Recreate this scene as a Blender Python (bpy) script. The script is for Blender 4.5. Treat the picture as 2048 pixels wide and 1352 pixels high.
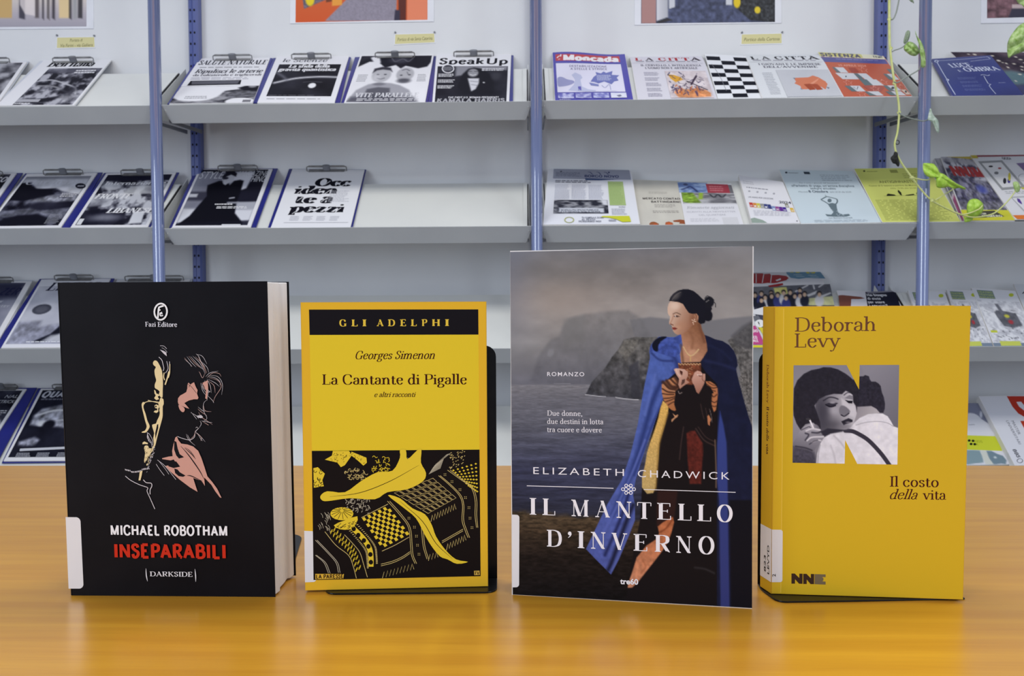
import bpy, math, random
import numpy as np
from mathutils import Matrix, Vector

for o in list(bpy.data.objects):
    bpy.data.objects.remove(o)
SC = bpy.context.scene
COL = SC.collection
random.seed(7)

# ---------------------------------------------------------------- camera
W, H, F = 2048.0, 1352.0, 1540.0
CX, CY = W / 2, H / 2
TT = 0.75                      # table top height
ZC = 0.19                      # camera above table top
PITCH, ROLL = 0.03247, -0.005017
fw = Vector((0, math.cos(PITCH), -math.sin(PITCH)))
up0 = Vector((0, math.sin(PITCH), math.cos(PITCH)))
ri0 = Vector((1, 0, 0))
RI = ri0 * math.cos(ROLL) + up0 * math.sin(ROLL)
UP = -ri0 * math.sin(ROLL) + up0 * math.cos(ROLL)
FW = fw
CAM = Vector((0, 0, TT + ZC))
cd = bpy.data.cameras.new('camera')
cam = bpy.data.objects.new('camera', cd)
COL.objects.link(cam)
m = Matrix((RI, UP, -FW)).transposed().to_4x4()
m.translation = CAM
cam.matrix_world = m
cd.sensor_width = 36.0
cd.lens = F * 36.0 / W
cd.clip_start = 0.02
cd.dof.use_dof = True
cd.dof.focus_distance = 0.53
cd.dof.aperture_fstop = 28
SC.camera = cam

# ---------------------------------------------------------------- world, lights, exposure
SC.view_settings.view_transform = 'Standard'
SC.view_settings.look = 'None'
SC.view_settings.gamma = 1.0
SC.view_settings.use_curve_mapping = False
SC.view_settings.exposure = 0.0
wd = bpy.data.worlds.new('room_light')
SC.world = wd
wd.use_nodes = True
wd.node_tree.nodes['Background'].inputs['Color'].default_value = (0.72, 0.785, 1.0, 1)
wd.node_tree.nodes['Background'].inputs['Strength'].default_value = 0.48


def area(name, loc, rot, sx, sy, power, color=(1, 1, 1)):
    l = bpy.data.lights.new(name, 'AREA')
    l.shape = 'RECTANGLE'
    l.size, l.size_y = sx, sy
    l.energy = power
    l.color = color
    o = bpy.data.objects.new(name, l)
    COL.objects.link(o)
    o.location = loc
    o.rotation_euler = rot
    return o


area('ceiling_lamp', (0.0, 0.9, 2.75), (0, 0, 0), 3.6, 0.5, 36, (1.0, 0.975, 0.91))
area('ceiling_lamp', (0.0, -0.9, 2.75), (math.radians(-12), 0, 0), 3.6, 0.6, 32, (1.0, 0.98, 0.93))
area('added_fill_light', (-2.5, -1.4, 1.6), (math.radians(88), 0, math.radians(-46)), 1.0, 2.0, 30, (0.82, 0.91, 1.0))  # added light behind the camera, for streaks on the posts and front fill
area('added_fill_light', (2.4, -1.9, 1.6), (math.radians(88), 0, math.radians(44)), 0.8, 2.0, 17, (0.82, 0.91, 1.0))  # second added light, placed to give the posts another highlight


# ---------------------------------------------------------------- projection helpers (used for measuring only)
def ray(x, y):
    return (FW + RI * ((x - CX) / F) - UP * ((y - CY) / F))


def hit(x, y, O, N):
    d = ray(x, y)
    t = (O - CAM).dot(N) / d.dot(N)
    return CAM + d * t


def atY(x, y, Y):
    d = ray(x, y)
    return CAM + d * (Y / d.y)


def pix(P):
    d = P - CAM
    return (CX + F * d.dot(RI) / d.dot(FW), CY - F * d.dot(UP) / d.dot(FW))


def lin(c):
    c = np.asarray(c, float) / 255.0
    return np.where(c <= 0.04045, c / 12.92, ((c + 0.055) / 1.055) ** 2.4)


def Z(ox, oy, s, txt):
    a = np.array(txt.replace(',', ' ').split(), float).reshape(-1, 2)
    return a / s + np.array([ox, oy])


# ---------------------------------------------------------------- materials
def mat(name, col, rough=0.5, metal=0.0, spec=0.5, noise=None, bump=0.0, bscale=200, coat=0.0, ncol=None, nscale=20, stretch=None, trans=0.0):
    mt = bpy.data.materials.new(name)
    mt.use_nodes = True
    nt = mt.node_tree
    b = nt.nodes['Principled BSDF']
    c = tuple(lin(col)) + (1,)
    b.inputs['Base Color'].default_value = c
    b.inputs['Roughness'].default_value = rough
    b.inputs['Metallic'].default_value = metal
    b.inputs['Specular IOR Level'].default_value = spec
    b.inputs['Coat Weight'].default_value = coat
    b.inputs['Coat Roughness'].default_value = 0.08
    tc = nt.nodes.new('ShaderNodeTexCoord')
    mp = nt.nodes.new('ShaderNodeMapping')
    nt.links.new(tc.outputs['Object'], mp.inputs['Vector'])
    if stretch:
        mp.inputs['Scale'].default_value = stretch
    n = nt.nodes.new('ShaderNodeTexNoise')
    n.inputs['Scale'].default_value = nscale
    n.inputs['Detail'].default_value = 4
    nt.links.new(mp.outputs[0], n.inputs['Vector'])
    if ncol is None:
        ncol = tuple(max(0, v - 8) for v in col)
    r = nt.nodes.new('ShaderNodeValToRGB')
    r.color_ramp.elements[0].position = 0.3
    r.color_ramp.elements[1].position = 0.7
    r.color_ramp.elements[0].color = c
    r.color_ramp.elements[1].color = tuple(lin(ncol)) + (1,)
    nt.links.new(n.outputs['Fac'], r.inputs['Fac'])
    nt.links.new(r.outputs['Color'], b.inputs['Base Color'])
    if bump:
        n2 = nt.nodes.new('ShaderNodeTexNoise')
        n2.inputs['Scale'].default_value = bscale
        nt.links.new(tc.outputs['Object'], n2.inputs['Vector'])
        bp = nt.nodes.new('ShaderNodeBump')
        bp.inputs['Strength'].default_value = bump
        bp.inputs['Distance'].default_value = 0.001
        nt.links.new(n2.outputs['Fac'], bp.inputs['Height'])
        nt.links.new(bp.outputs[0], b.inputs['Normal'])
    return mt


def _post_coat():
    b = M['post'].node_tree.nodes['Principled BSDF']
    b.inputs['Coat IOR'].default_value = 2.2
    b.inputs['Coat Roughness'].default_value = 0.06


def print_mat(name, rough, spec=0.35):
    mt = bpy.data.materials.new(name)
    mt.use_nodes = True
    nt = mt.node_tree
    b = nt.nodes['Principled BSDF']
    at = nt.nodes.new('ShaderNodeAttribute')
    at.attribute_name = 'ink'
    nt.links.new(at.outputs['Color'], b.inputs['Base Color'])
    b.inputs['Roughness'].default_value = rough
    b.inputs['Specular IOR Level'].default_value = spec
    return mt


M = {}
M['ink'] = print_mat('printed_cover', 0.45, 0.12)
M['ink_paper'] = print_mat('printed_paper', 0.7, 0.1)
M['ink_gloss'] = print_mat('printed_gloss', 0.32, 0.2)
M['paper'] = mat('paper', (236, 234, 232), 0.8, spec=0.2)
M['wall'] = mat('wall_paint', (222, 224, 226), 0.85, spec=0.2, ncol=(217, 219, 222), nscale=6, bump=0.15, bscale=400)
M['shelf'] = mat('shelf_enamel', (214, 216, 213), 0.5, spec=0.4, ncol=(209, 211, 209), nscale=8)
M['lip'] = mat('shelf_enamel_shaded', (196, 199, 200), 0.45, spec=0.4, ncol=(190, 193, 195), nscale=8)  # same shelf enamel, darkened: the lip's shade is put into the colour
M['edge'] = mat('bracket_edge', (120, 123, 130), 0.45)
M['rubber'] = mat('black_rubber', (18, 18, 22), 0.6)
M['post'] = mat('blue_post_enamel', (112, 127, 176), 0.2, spec=0.6, ncol=(108, 123, 171), nscale=4, coat=1.0)
M['upright'] = mat('blue_upright_enamel', (78, 91, 150), 0.3, spec=0.6, ncol=(74, 86, 144), nscale=4)
M['hole'] = mat('dark_slot', (8, 9, 22), 0.9)
M['steel'] = mat('clip_steel', (150, 150, 150), 0.35, metal=0.7, ncol=(110, 110, 112), nscale=60)
M['board_blue'] = mat('clipboard_blue', (34, 40, 130), 0.35, ncol=(28, 34, 112), nscale=12)
M['board_grey'] = mat('clipboard_grey', (200, 204, 214), 0.4)
M['black_metal'] = mat('bookend_black', (8, 8, 11), 0.3, spec=0.2, coat=0.1, ncol=(22, 22, 24), nscale=70)
M['floor'] = mat('floor_lino', (150, 146, 140), 0.4, ncol=(132, 128, 122), nscale=30)
M['leg'] = mat('table_leg', (70, 74, 82), 0.4)
M['black'] = mat('black_card', (18, 17, 23), 0.5, spec=0.12)
M['yellow'] = mat('yellow_card', (226, 178, 42), 0.5)
M['yellow2'] = mat('golden_card', (222, 172, 30), 0.5)
M['grey_card'] = mat('grey_card', (150, 150, 155), 0.5)
M['label'] = mat('white_sticker', (236, 236, 240), 0.35)
M['stem'] = mat('vine_stem', (214, 218, 150), 0.5, ncol=(196, 206, 122), nscale=60)
M['petiole'] = mat('vine_petiole', (140, 148, 140), 0.5)
M['leaf'] = mat('vine_leaf', (118, 158, 52), 0.4, ncol=(190, 214, 150), nscale=110)
M['leaf_lime'] = mat('vine_leaf_lime', (150, 196, 48), 0.4, ncol=(186, 220, 90), nscale=150)
M['leaf_pale'] = mat('vine_leaf_pale', (196, 210, 200), 0.45, ncol=(150, 172, 150), nscale=150)
M['leaf_dead'] = mat('vine_leaf_dead', (28, 30, 28), 0.8)
M['leaf_grey'] = mat('vine_leaf_underside', (136, 152, 128), 0.5)
M['plastic'] = mat('poster_sleeve', (232, 234, 240), 0.2, spec=0.6)


def wood():
    mt = bpy.data.materials.new('beech_laminate')
    mt.use_nodes = True
    nt = mt.node_tree
    b = nt.nodes['Principled BSDF']
    b.inputs['Roughness'].default_value = 0.3
    b.inputs['Specular IOR Level'].default_value = 0.8
    b.inputs['Coat Weight'].default_value = 0.7
    b.inputs['Coat Roughness'].default_value = 0.24
    b.inputs['Coat IOR'].default_value = 1.5
    tc = nt.nodes.new('ShaderNodeTexCoord')
    mp = nt.nodes.new('ShaderNodeMapping')
    mp.inputs['Scale'].default_value = (1.2, 30, 1)
    nt.links.new(tc.outputs['Object'], mp.inputs['Vector'])
    n = nt.nodes.new('ShaderNodeTexNoise')
    n.inputs['Scale'].default_value = 3.0
    n.inputs['Detail'].default_value = 6
    nt.links.new(mp.outputs[0], n.inputs['Vector'])
    r = nt.nodes.new('ShaderNodeValToRGB')
    r.color_ramp.elements[0].position = 0.32
    r.color_ramp.elements[0].color = tuple(lin((196, 137, 34))) + (1,)
    r.color_ramp.elements[1].position = 0.72
    r.color_ramp.elements[1].color = tuple(lin((212, 155, 42))) + (1,)
    nt.links.new(n.outputs['Fac'], r.inputs['Fac'])
    mp2 = nt.nodes.new('ShaderNodeMapping')
    mp2.inputs['Scale'].default_value = (6, 220, 1)
    nt.links.new(tc.outputs['Object'], mp2.inputs['Vector'])
    n2 = nt.nodes.new('ShaderNodeTexNoise')
    n2.inputs['Scale'].default_value = 4.0
    n2.inputs['Detail'].default_value = 3
    nt.links.new(mp2.outputs[0], n2.inputs['Vector'])
    r2 = nt.nodes.new('ShaderNodeValToRGB')
    r2.color_ramp.elements[0].position = 0.35
    r2.color_ramp.elements[0].color = (0.86, 0.83, 0.8, 1)
    r2.color_ramp.elements[1].position = 0.55
    r2.color_ramp.elements[1].color = (1, 1, 1, 1)
    nt.links.new(n2.outputs['Fac'], r2.inputs['Fac'])
    mx = nt.nodes.new('ShaderNodeMix')
    mx.data_type = 'RGBA'
    mx.blend_type = 'MULTIPLY'
    mx.inputs[0].default_value = 0.35
    nt.links.new(r.outputs['Color'], mx.inputs[6])
    nt.links.new(r2.outputs['Color'], mx.inputs[7])
    nt.links.new(mx.outputs[2], b.inputs['Base Color'])
    return mt


M['wood'] = wood()
_post_coat()


# ---------------------------------------------------------------- objects
def empty(name, mw, label=None, cat=None, group=None, kind=None):
    o = bpy.data.objects.new(name, None)
    COL.objects.link(o)
    o.empty_display_size = 0.02
    o.matrix_world = mw
    tag(o, label, cat, group, kind)
    o['_mw'] = [v for r in mw for v in r]
    return o


def tag(o, label=None, cat=None, group=None, kind=None):
    if label: o['label'] = label
    if cat: o['category'] = cat
    if group: o['group'] = group
    if kind: o['kind'] = kind


def mw_of(o):
    if o is None:
        return Matrix.Identity(4)
    if '_mw' in o:
        v = list(o['_mw'])
        return Matrix([v[i * 4:i * 4 + 4] for i in range(4)])
    return mw_of(o.parent)


def build(name, verts, faces, material, parent=None, smooth=False, bevel=0.0, label=None, local=False, cols=None):
    """verts in world coordinates unless local"""
    me = bpy.data.meshes.new(name)
    V = np.array([tuple(v) for v in verts], dtype=float)
    if not local and parent is not None:
        inv = np.array(mw_of(parent).inverted())
        V = V @ inv[:3, :3].T + inv[:3, 3]
    me.from_pydata([tuple(v) for v in V], [], [tuple(f) for f in faces])
    if cols is not None:
        at = me.color_attributes.new('ink', 'FLOAT_COLOR', 'POINT')
        cc = np.ones((len(V), 4), dtype=np.float32)
        cc[:, :3] = cols
        at.data.foreach_set('color', cc.ravel())
    me.materials.append(material)
    if smooth:
        me.polygons.foreach_set('use_smooth', [True] * len(me.polygons))
    me.update()
    o = bpy.data.objects.new(name, me)
    COL.objects.link(o)
    if parent is not None:
        o.parent = parent
    if bevel:
        md = o.modifiers.new('bevel', 'BEVEL')
        md.width = bevel
        md.segments = 2
        md.limit_method = 'ANGLE'
    if label:
        o['label'] = label
    return o


def boxv(x0, x1, y0, y1, z0, z1):
    v = [(x, y, z) for z in (z0, z1) for y in (y0, y1) for x in (x0, x1)]
    f = [(0, 2, 3, 1), (4, 5, 7, 6), (0, 1, 5, 4), (2, 6, 7, 3), (0, 4, 6, 2), (1, 3, 7, 5)]
    return v, f


def box(name, x0, x1, y0, y1, z0, z1, material, parent=None, bevel=0.0, label=None):
    v, f = boxv(x0, x1, y0, y1, z0, z1)
    return build(name, v, f, material, parent, bevel=bevel, local=True, label=label)


def prism(pts, ext):
    """pts: list of 3D points (planar outline), ext: vector"""
    n = len(pts)
    v = [Vector(p) for p in pts] + [Vector(p) + ext for p in pts]
    f = [tuple(range(n))[::-1], tuple(range(n, 2 * n))] + [(i, (i + 1) % n, n + (i + 1) % n, n + i) for i in range(n)]
    return v, f


def tubev(path, r, n=8, closed=False, taper=None):
    P = [Vector(p) for p in path]
    V, Fc = [], []
    L = len(P)
    up = None
    for i, p in enumerate(P):
        a = P[(i - 1) % L] if (closed or i > 0) else p
        b = P[(i + 1) % L] if (closed or i < L - 1) else p
        t = (b - a)
        if t.length < 1e-9: t = Vector((0, 0, 1))
        t.normalize()
        if up is None:
            up = Vector((0, 0, 1)) if abs(t.z) < 0.9 else Vector((0, 1, 0))
        s = t.cross(up).normalized()
        up = s.cross(t).normalized()
        rr = r if taper is None else r * taper(i / (L - 1))
        for k in range(n):
            an = 2 * math.pi * k / n
            V.append(p + s * (math.cos(an) * rr) + up * (math.sin(an) * rr))
    for i in range(L if closed else L - 1):
        j = (i + 1) % L
        for k in range(n):
            Fc.append((i * n + k, i * n + (k + 1) % n, j * n + (k + 1) % n, j * n + k))
    if not closed:
        Fc.append(tuple(range(n)))
        Fc.append(tuple(range((L - 1) * n, L * n))[::-1])
    return V, Fc


def merge(parts):
    V, Fc = [], []
    for v, f in parts:
        o = len(V)
        V += list(v)
        Fc += [tuple(i + o for i in q) for q in f]
    return V, Fc


def catmull(P, n=6, closed=False):
    P = [np.asarray(p, float) for p in P]
    if len(P) < 3:
        return P
    if closed:
        Q = [P[-1]] + P + [P[0], P[1]]
    else:
        Q = [2 * P[0] - P[1]] + P + [2 * P[-1] - P[-2]]
    out = []
    for i in range(1, len(Q) - 2):
        p0, p1, p2, p3 = Q[i - 1:i + 3]
        for k in range(n):
            t = k / n
            out.append(0.5 * ((2 * p1) + (-p0 + p2) * t + (2 * p0 - 5 * p1 + 4 * p2 - p3) * t * t + (-p0 + 3 * p1 - 3 * p2 + p3) * t ** 3))
    if not closed:
        out.append(P[-1])
    return out


# ---------------------------------------------------------------- noise
_TAB = {}


def vnoise(x, y, seed=0):
    if seed not in _TAB:
        _TAB[seed] = np.random.RandomState(seed).rand(64, 64)
    T = _TAB[seed]
    xi = np.floor(x).astype(int); yi = np.floor(y).astype(int)
    fx = x - xi; fy = y - yi
    fx = fx * fx * (3 - 2 * fx); fy = fy * fy * (3 - 2 * fy)
    a = T[yi % 64, xi % 64]; b = T[yi % 64, (xi + 1) % 64]
    c = T[(yi + 1) % 64, xi % 64]; d = T[(yi + 1) % 64, (xi + 1) % 64]
    return (a * (1 - fx) + b * fx) * (1 - fy) + (c * (1 - fx) + d * fx) * fy


def fbm(x, y, seed=0, o=4):
    s = 0; a = 0.5; t = 0
    for k in range(o):
        s = s + a * vnoise(x * 2 ** k + k * 7.3, y * 2 ** k + k * 3.1, seed + k)
        t += a; a *= 0.5
    return s / t


def sm(a, b, x):
    t = np.clip((x - a) / (b - a), 0, 1)
    return t * t * (3 - 2 * t)


# ---------------------------------------------------------------- serif letterforms drawn with a virtual nib
SERIF = {
 'A': (.80, "t .09,0 .40,1;T .37,1 .69,0;t .19,.33 .58,.33;s .09,0,.11;s .69,0,.13"),
 'B': (.74, "T .17,0 .17,1;c .17,.98 .40,.98 .56,.88 .56,.66 .42,.54 .17,.53;c .17,.53 .44,.53 .62,.42 .62,.14 .46,.02 .17,.02;s .12,0,.1;s .12,1,.1"),
 'C': (.78, "c .66,.74 .60,.92 .44,.98 .24,.94 .11,.72 .11,.32 .24,.06 .44,.0 .60,.08 .69,.26;v .67,.76,.11"),
 'D': (.84, "T .17,0 .17,1;c .17,.98 .44,.97 .66,.84 .74,.5 .66,.16 .44,.03 .17,.02;s .12,0,.1;s .12,1,.1"),
 'E': (.68, "T .17,0 .17,1;t .17,.98 .56,.98;t .17,.52 .46,.52;t .17,.02 .58,.02;v .57,.89,.1;v .46,.52,.09;v .60,.12,.12;s .12,0,.1;s .12,1,.1"),
 'F': (.64, "T .17,0 .17,1;t .17,.98 .56,.98;t .17,.52 .46,.52;v .57,.89,.1;v .46,.52,.09;s .17,0,.14;s .12,1,.1"),
 'G': (.84, "c .66,.74 .60,.92 .44,.98 .24,.94 .11,.72 .11,.32 .24,.06 .44,.0 .60,.05 .68,.12;T .68,.02 .68,.42;v .67,.76,.11;s .68,.42,.13"),
 'H': (.88, "T .17,0 .17,1;T .70,0 .70,1;t .17,.52 .70,.52;s .17,0,.14;s .17,1,.14;s .70,0,.14;s .70,1,.14"),
 'I': (.36, "T .18,0 .18,1;s .18,0,.15;s .18,1,.15"),
 'K': (.80, "T .17,0 .17,1;t .62,1 .22,.42;T .36,.60 .66,0;s .17,0,.14;s .17,1,.14;s .62,1,.12;s .68,0,.12"),
 'L': (.66, "T .17,0 .17,1;t .17,.02 .56,.02;v .59,.13,.13;s .12,0,.1;s .17,1,.14"),
 'M': (1.0, "t .15,0 .15,1;T .15,1 .47,.02;t .47,.02 .80,1;T .82,0 .82,1;s .14,0,.12;s .12,1,.09;s .82,0,.14;s .86,1,.1"),
 'N': (.84, "t .14,0 .14,1;T .14,1 .68,.02;t .68,0 .68,1;s .14,0,.12;s .12,1,.08;s .68,1,.12"),
 'O': (.86, "o .43,.5,.32,.5"),
 'P': (.68, "T .17,0 .17,1;c .17,.98 .42,.98 .58,.88 .58,.60 .42,.48 .17,.47;s .17,0,.14;s .12,1,.1"),
 'R': (.76, "T .17,0 .17,1;c .17,.98 .42,.98 .58,.88 .58,.62 .42,.50 .17,.49;T .38,.50 .60,.06;t .60,.06 .70,.01;s .17,0,.14;s .12,1,.1"),
 'S': (.60, "c .48,.76 .42,.93 .28,.98 .13,.9 .12,.72 .28,.55 .46,.42 .48,.2 .34,.02 .18,.03 .10,.26;v .49,.84,.1;v .10,.16,.1"),
 'T': (.76, "T .38,0 .38,1;t .07,.98 .69,.98;v .06,.88,.1;v .70,.88,.1;s .38,0,.15"),
 'U': (.84, "T .17,1 .17,.36;c .17,.4 .19,.14 .36,.02 .54,.04 .66,.2 .68,.4;t .68,.36 .68,1;s .17,1,.14;s .68,1,.12"),
 'V': (.78, "T .10,1 .40,.0;t .40,.0 .68,1;s .10,1,.13;s .68,1,.11"),
 'Z': (.68, "t .10,.98 .56,.98;T .54,.97 .12,.03;t .12,.02 .60,.02;v .09,.88,.1;v .60,.12,.12"),
 'Q': (.86, "o .43,.5,.32,.5;T .40,.05 .66,-.2"),
 'a': (.54, "c .10,.50 .16,.63 .28,.65 .38,.56 .40,.40 .40,.14;c .40,.38 .24,.35 .10,.26 .09,.1 .20,.01 .32,.04 .40,.14;t .40,.12 .45,.02 .53,.05;b .12,.49,.055"),
 'b': (.62, "T .13,.02 .13,1.04;c .13,.52 .26,.64 .42,.61 .52,.34 .42,.05 .26,.0 .13,.10;s .08,1.04,.07"),
 'c': (.52, "c .43,.50 .36,.63 .24,.64 .10,.50 .09,.22 .22,.02 .36,.03 .46,.16;b .42,.50,.055"),
 'd': (.64, "T .48,0 .48,1.04;c .48,.52 .36,.64 .20,.60 .10,.32 .20,.03 .34,.01 .48,.12;s .42,1.04,.07;s .54,.0,.07"),
 'e': (.54, "t .12,.38 .44,.38;c .45,.38 .42,.58 .28,.65 .13,.56 .09,.30 .18,.06 .32,.0 .47,.15"),
 'f': (.40, "T .16,0 .16,.8;c .16,.76 .20,.98 .34,1.05 .42,.98;t .05,.64 .32,.64;s .16,0,.13;b .41,.95,.05"),
 'g': (.56, "o .25,.43,.15,.21;c .36,.56 .44,.64 .53,.62;c .18,.24 .10,.16 .18,.06 .36,.02 .48,-.08 .44,-.24 .26,-.32 .08,-.24 .10,-.08 .20,.02;b .52,.61,.04"),
 'h': (.66, "T .14,0 .14,1.04;c .14,.46 .28,.64 .42,.62 .49,.44;T .49,.5 .49,0;s .14,0,.13;s .49,0,.13;s .08,1.04,.07"),
 'i': (.30, "T .15,0 .15,.64;s .15,0,.13;s .09,.64,.07;b .14,.88,.075"),
 'l': (.30, "T .15,0 .15,1.04;s .15,0,.13;s .09,1.04,.07"),
 'm': (1.0, "T .14,0 .14,.64;c .14,.46 .26,.64 .40,.62 .47,.44;T .47,.5 .47,0;c .47,.46 .60,.64 .74,.62 .81,.44;T .81,.5 .81,0;s .14,0,.12;s .47,0,.12;s .81,0,.12;s .08,.64,.07"),
 'n': (.66, "T .14,0 .14,.64;c .14,.46 .28,.64 .42,.62 .49,.44;T .49,.5 .49,0;s .14,0,.13;s .49,0,.13;s .08,.64,.07"),
 'o': (.60, "o .30,.32,.20,.325"),
 'p': (.64, "T .14,-.32 .14,.64;c .14,.52 .28,.64 .44,.61 .54,.34 .44,.05 .28,.0 .14,.10;s .08,.64,.07;s .14,-.32,.13"),
 'q': (.64, "T .48,-.32 .48,.62;c .48,.52 .36,.64 .20,.60 .10,.32 .20,.03 .34,.01 .48,.12;s .48,-.32,.13"),
 'r': (.46, "T .14,0 .14,.64;c .14,.44 .24,.60 .38,.62;s .14,0,.14;s .08,.64,.07;b .39,.57,.06"),
 's': (.46, "c .36,.50 .30,.62 .20,.64 .10,.56 .12,.42 .26,.33 .37,.22 .34,.05 .20,.0 .08,.16;v .37,.55,.07;v .08,.1,.07"),
 't': (.40, "T .17,.12 .17,.82;c .17,.16 .20,.03 .30,.01 .38,.08;t .05,.62 .34,.62"),
 'u': (.66, "T .14,.64 .14,.2;c .14,.24 .18,.04 .32,.01 .48,.14;T .49,.64 .49,0;s .08,.64,.07;s .43,.64,.07;s .54,.0,.07"),
 'v': (.60, "T .10,.64 .30,.0;t .30,.0 .50,.64;s .10,.64,.11;s .50,.64,.09"),
 'y': (.60, "T .10,.64 .31,.02;t .50,.64 .30,.0 .22,-.24 .10,-.3;s .10,.64,.11;s .50,.64,.09;b .10,-.26,.055"),
 'z': (.52, "t .08,.62 .42,.62;T .40,.61 .10,.03;t .10,.02 .46,.02;v .08,.54,.08;v .46,.1,.08"),
 "'": (.22, "b .11,.92,.075;c .17,.93 .17,.82 .09,.74"),
 ',': (.24, "b .12,.05,.075;c .18,.06 .18,-.06 .10,-.14"),
 '.': (.24, "b .12,.06,.075"),
 '/': (.4, "t .1,0 .3,1"),
 ' ': (.30, ""),
}


LIFT = []
SERIF.update({
 'J': (.52, "T .34,1 .34,.3;c .34,.34 .32,.08 .18,.0 .06,.1;s .34,1,.14"),
 'W': (1.04, "T .09,1 .30,.0;t .30,.0 .52,1;T .52,1 .73,.0;t .73,.0 .94,1;s .1,1,.12;s .94,1,.1"),
 'X': (.78, "T .12,1 .66,0;t .12,0 .66,1"),
 'Y': (.74, "T .09,1 .37,.45;t .37,.45 .65,1;T .37,0 .37,.5;s .37,0,.14"),
 'k': (.64, "T .14,0 .14,1.04;t .50,.64 .18,.28;T .28,.38 .50,0;s .14,0,.12;s .08,1.04,.07"),
 'w': (.9, "T .09,.64 .26,.0;t .26,.0 .43,.64;T .43,.64 .60,.0;t .60,.0 .77,.64"),
 '?': (.5, "c .10,.80 .18,.96 .34,.96 .42,.80 .36,.62 .25,.50 .24,.30;b .24,.06,.07"),
 '!': (.28, "T .14,.3 .14,1;b .14,.07,.07"),
})


def serif_text(txt, wt=0.13, th=0.045, spacing=0.0, italic=0.0, letter_pad=0.02, plain=False):
    """returns verts (n,2), faces; cap height 1, x origin 0"""
    V, Fc = [], []
    LIFT.clear()

    def add(v, f):
        o = len(V)
        LIFT.extend([(LIFT[-1] + 1) % 8 if LIFT else 0] * len(v))
        V.extend(v)
        Fc.extend([tuple(i + o for i in q) for q in f])

    def ribbon(P, wf, closed=False):
        P = [np.asarray(p, float) for p in P]
        n = len(P)
        vs = []
        for i in range(n):
            a = P[(i - 1) % n] if (closed or i > 0) else P[i]
            b = P[(i + 1) % n] if (closed or i < n - 1) else P[i]
            t = b - a
            t = t / (np.linalg.norm(t) + 1e-9)
            nr = np.array([-t[1], t[0]])
            w = wf(nr) / 2
            vs.append(P[i] + nr * w)
            vs.append(P[i] - nr * w)
        fs = [(2 * i, 2 * i + 1, 2 * ((i + 1) % n) + 1, 2 * ((i + 1) % n)) for i in range(n if closed else n - 1)]
        return vs, fs

    x = 0.0
    for ch in txt:
        acc = None
        if ch == 'À':
            ch, acc = 'A', 1
        adv, spec = SERIF.get(ch, SERIF['o'])
        for s in spec.split(';'):
            s = s.strip()
            if not s: continue
            op = s[0]
            if plain and (op in 'sv' or (op == 'b' and ch not in "ij!?.,'")):
                continue
            a = np.array(s[1:].replace(',', ' ').split(), float)
            if op in 'Ttc':
                P = a.reshape(-1, 2) + [x, 0]
                if op == 'T':
                    # stems: measured horizontally so that diagonals stay crisp
                    for i in range(len(P) - 1):
                        (x0, y0), (x1, y1) = P[i], P[i + 1]
                        h = wt / 2 * 1.05
                        add([(x0 - h, y0), (x0 + h, y0), (x1 + h, y1), (x1 - h, y1)], [(0, 1, 2, 3)])
                elif op == 't':
                    add(*ribbon(P, lambda nr: th * 1.1))
                else:
                    add(*ribbon(catmull(list(P), 7), lambda nr: math.sqrt((wt * nr[0]) ** 2 + (th * nr[1]) ** 2)))
            elif op == 'o':
                cx, cy, rx, ry = a
                P = [(x + cx + rx * math.cos(t), cy + ry * math.sin(t)) for t in np.linspace(0, 2 * math.pi, 30)[:-1]]
                add(*ribbon(P, lambda nr: math.sqrt((wt * 1.05 * nr[0]) ** 2 + (th * nr[1]) ** 2), True))
            elif op == 's':
                cx, cy, hw = a
                cx += x
                h = wt / 2
                d = th * 0.9 if cy < 0.3 and cy > -0.2 or cy < -0.2 else -th * 0.9
                k = 1.9 * d
                hw = max(hw, h + 0.03)
                add([(cx - hw, cy), (cx + hw, cy), (cx + hw, cy + d * .8), (cx + h, cy + k), (cx - h, cy + k), (cx - hw, cy + d * .8)], [(0, 1, 2, 3, 4, 5)])
            elif op == 'v':
                cx, cy, hh = a
                cx += x
                add([(cx - th * .5, cy - hh), (cx + th * .5, cy - hh), (cx + th * .5, cy + hh), (cx - th * .5, cy + hh)], [(0, 1, 2, 3)])
            elif op == 'b':
                cx, cy, r = a
                r = r * (0.7 + wt * 2)
                add([(x + cx + r * math.cos(t), cy + r * math.sin(t)) for t in np.linspace(0, 2 * math.pi, 13)[:-1]], [tuple(range(12))])
        if acc:
            add([(x + .30, 1.24), (x + .38, 1.28), (x + .50, 1.08), (x + .46, 1.07)], [(0, 1, 2, 3)])
        x += adv + spacing + letter_pad
    V = np.array([tuple(v) for v in V]) if V else np.zeros((0, 2))
    if italic and len(V):
        V[:, 0] += V[:, 1] * italic
    return V, Fc, x - spacing


def sans_text(txt, bold=0.0, spacing=1.0, italic=0.0):
    cu = bpy.data.curves.new('tmp_text', 'FONT')
    cu.body = txt
    cu.size = 1.0
    cu.offset = bold
    cu.space_character = spacing
    cu.resolution_u = 3
    ob = bpy.data.objects.new('tmp_text', cu)
    COL.objects.link(ob)
    dg = bpy.context.evaluated_depsgraph_get()
    me = bpy.data.meshes.new_from_object(ob.evaluated_get(dg))
    V = np.array([tuple(v.co)[:2] for v in me.vertices]) if len(me.vertices) else np.zeros((0, 2))
    Fc = [tuple(p.vertices) for p in me.polygons]
    bpy.data.objects.remove(ob)
    bpy.data.curves.remove(cu)
    bpy.data.meshes.remove(me)
    if len(V):
        V[:, 1] += 0.0
        V /= SANS_CAP
        V[:, 0] -= V[:, 0].min()
        if italic:
            V[:, 0] += V[:, 1] * italic
    return V, Fc, (V[:, 0].max() if len(V) else 1)


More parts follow.
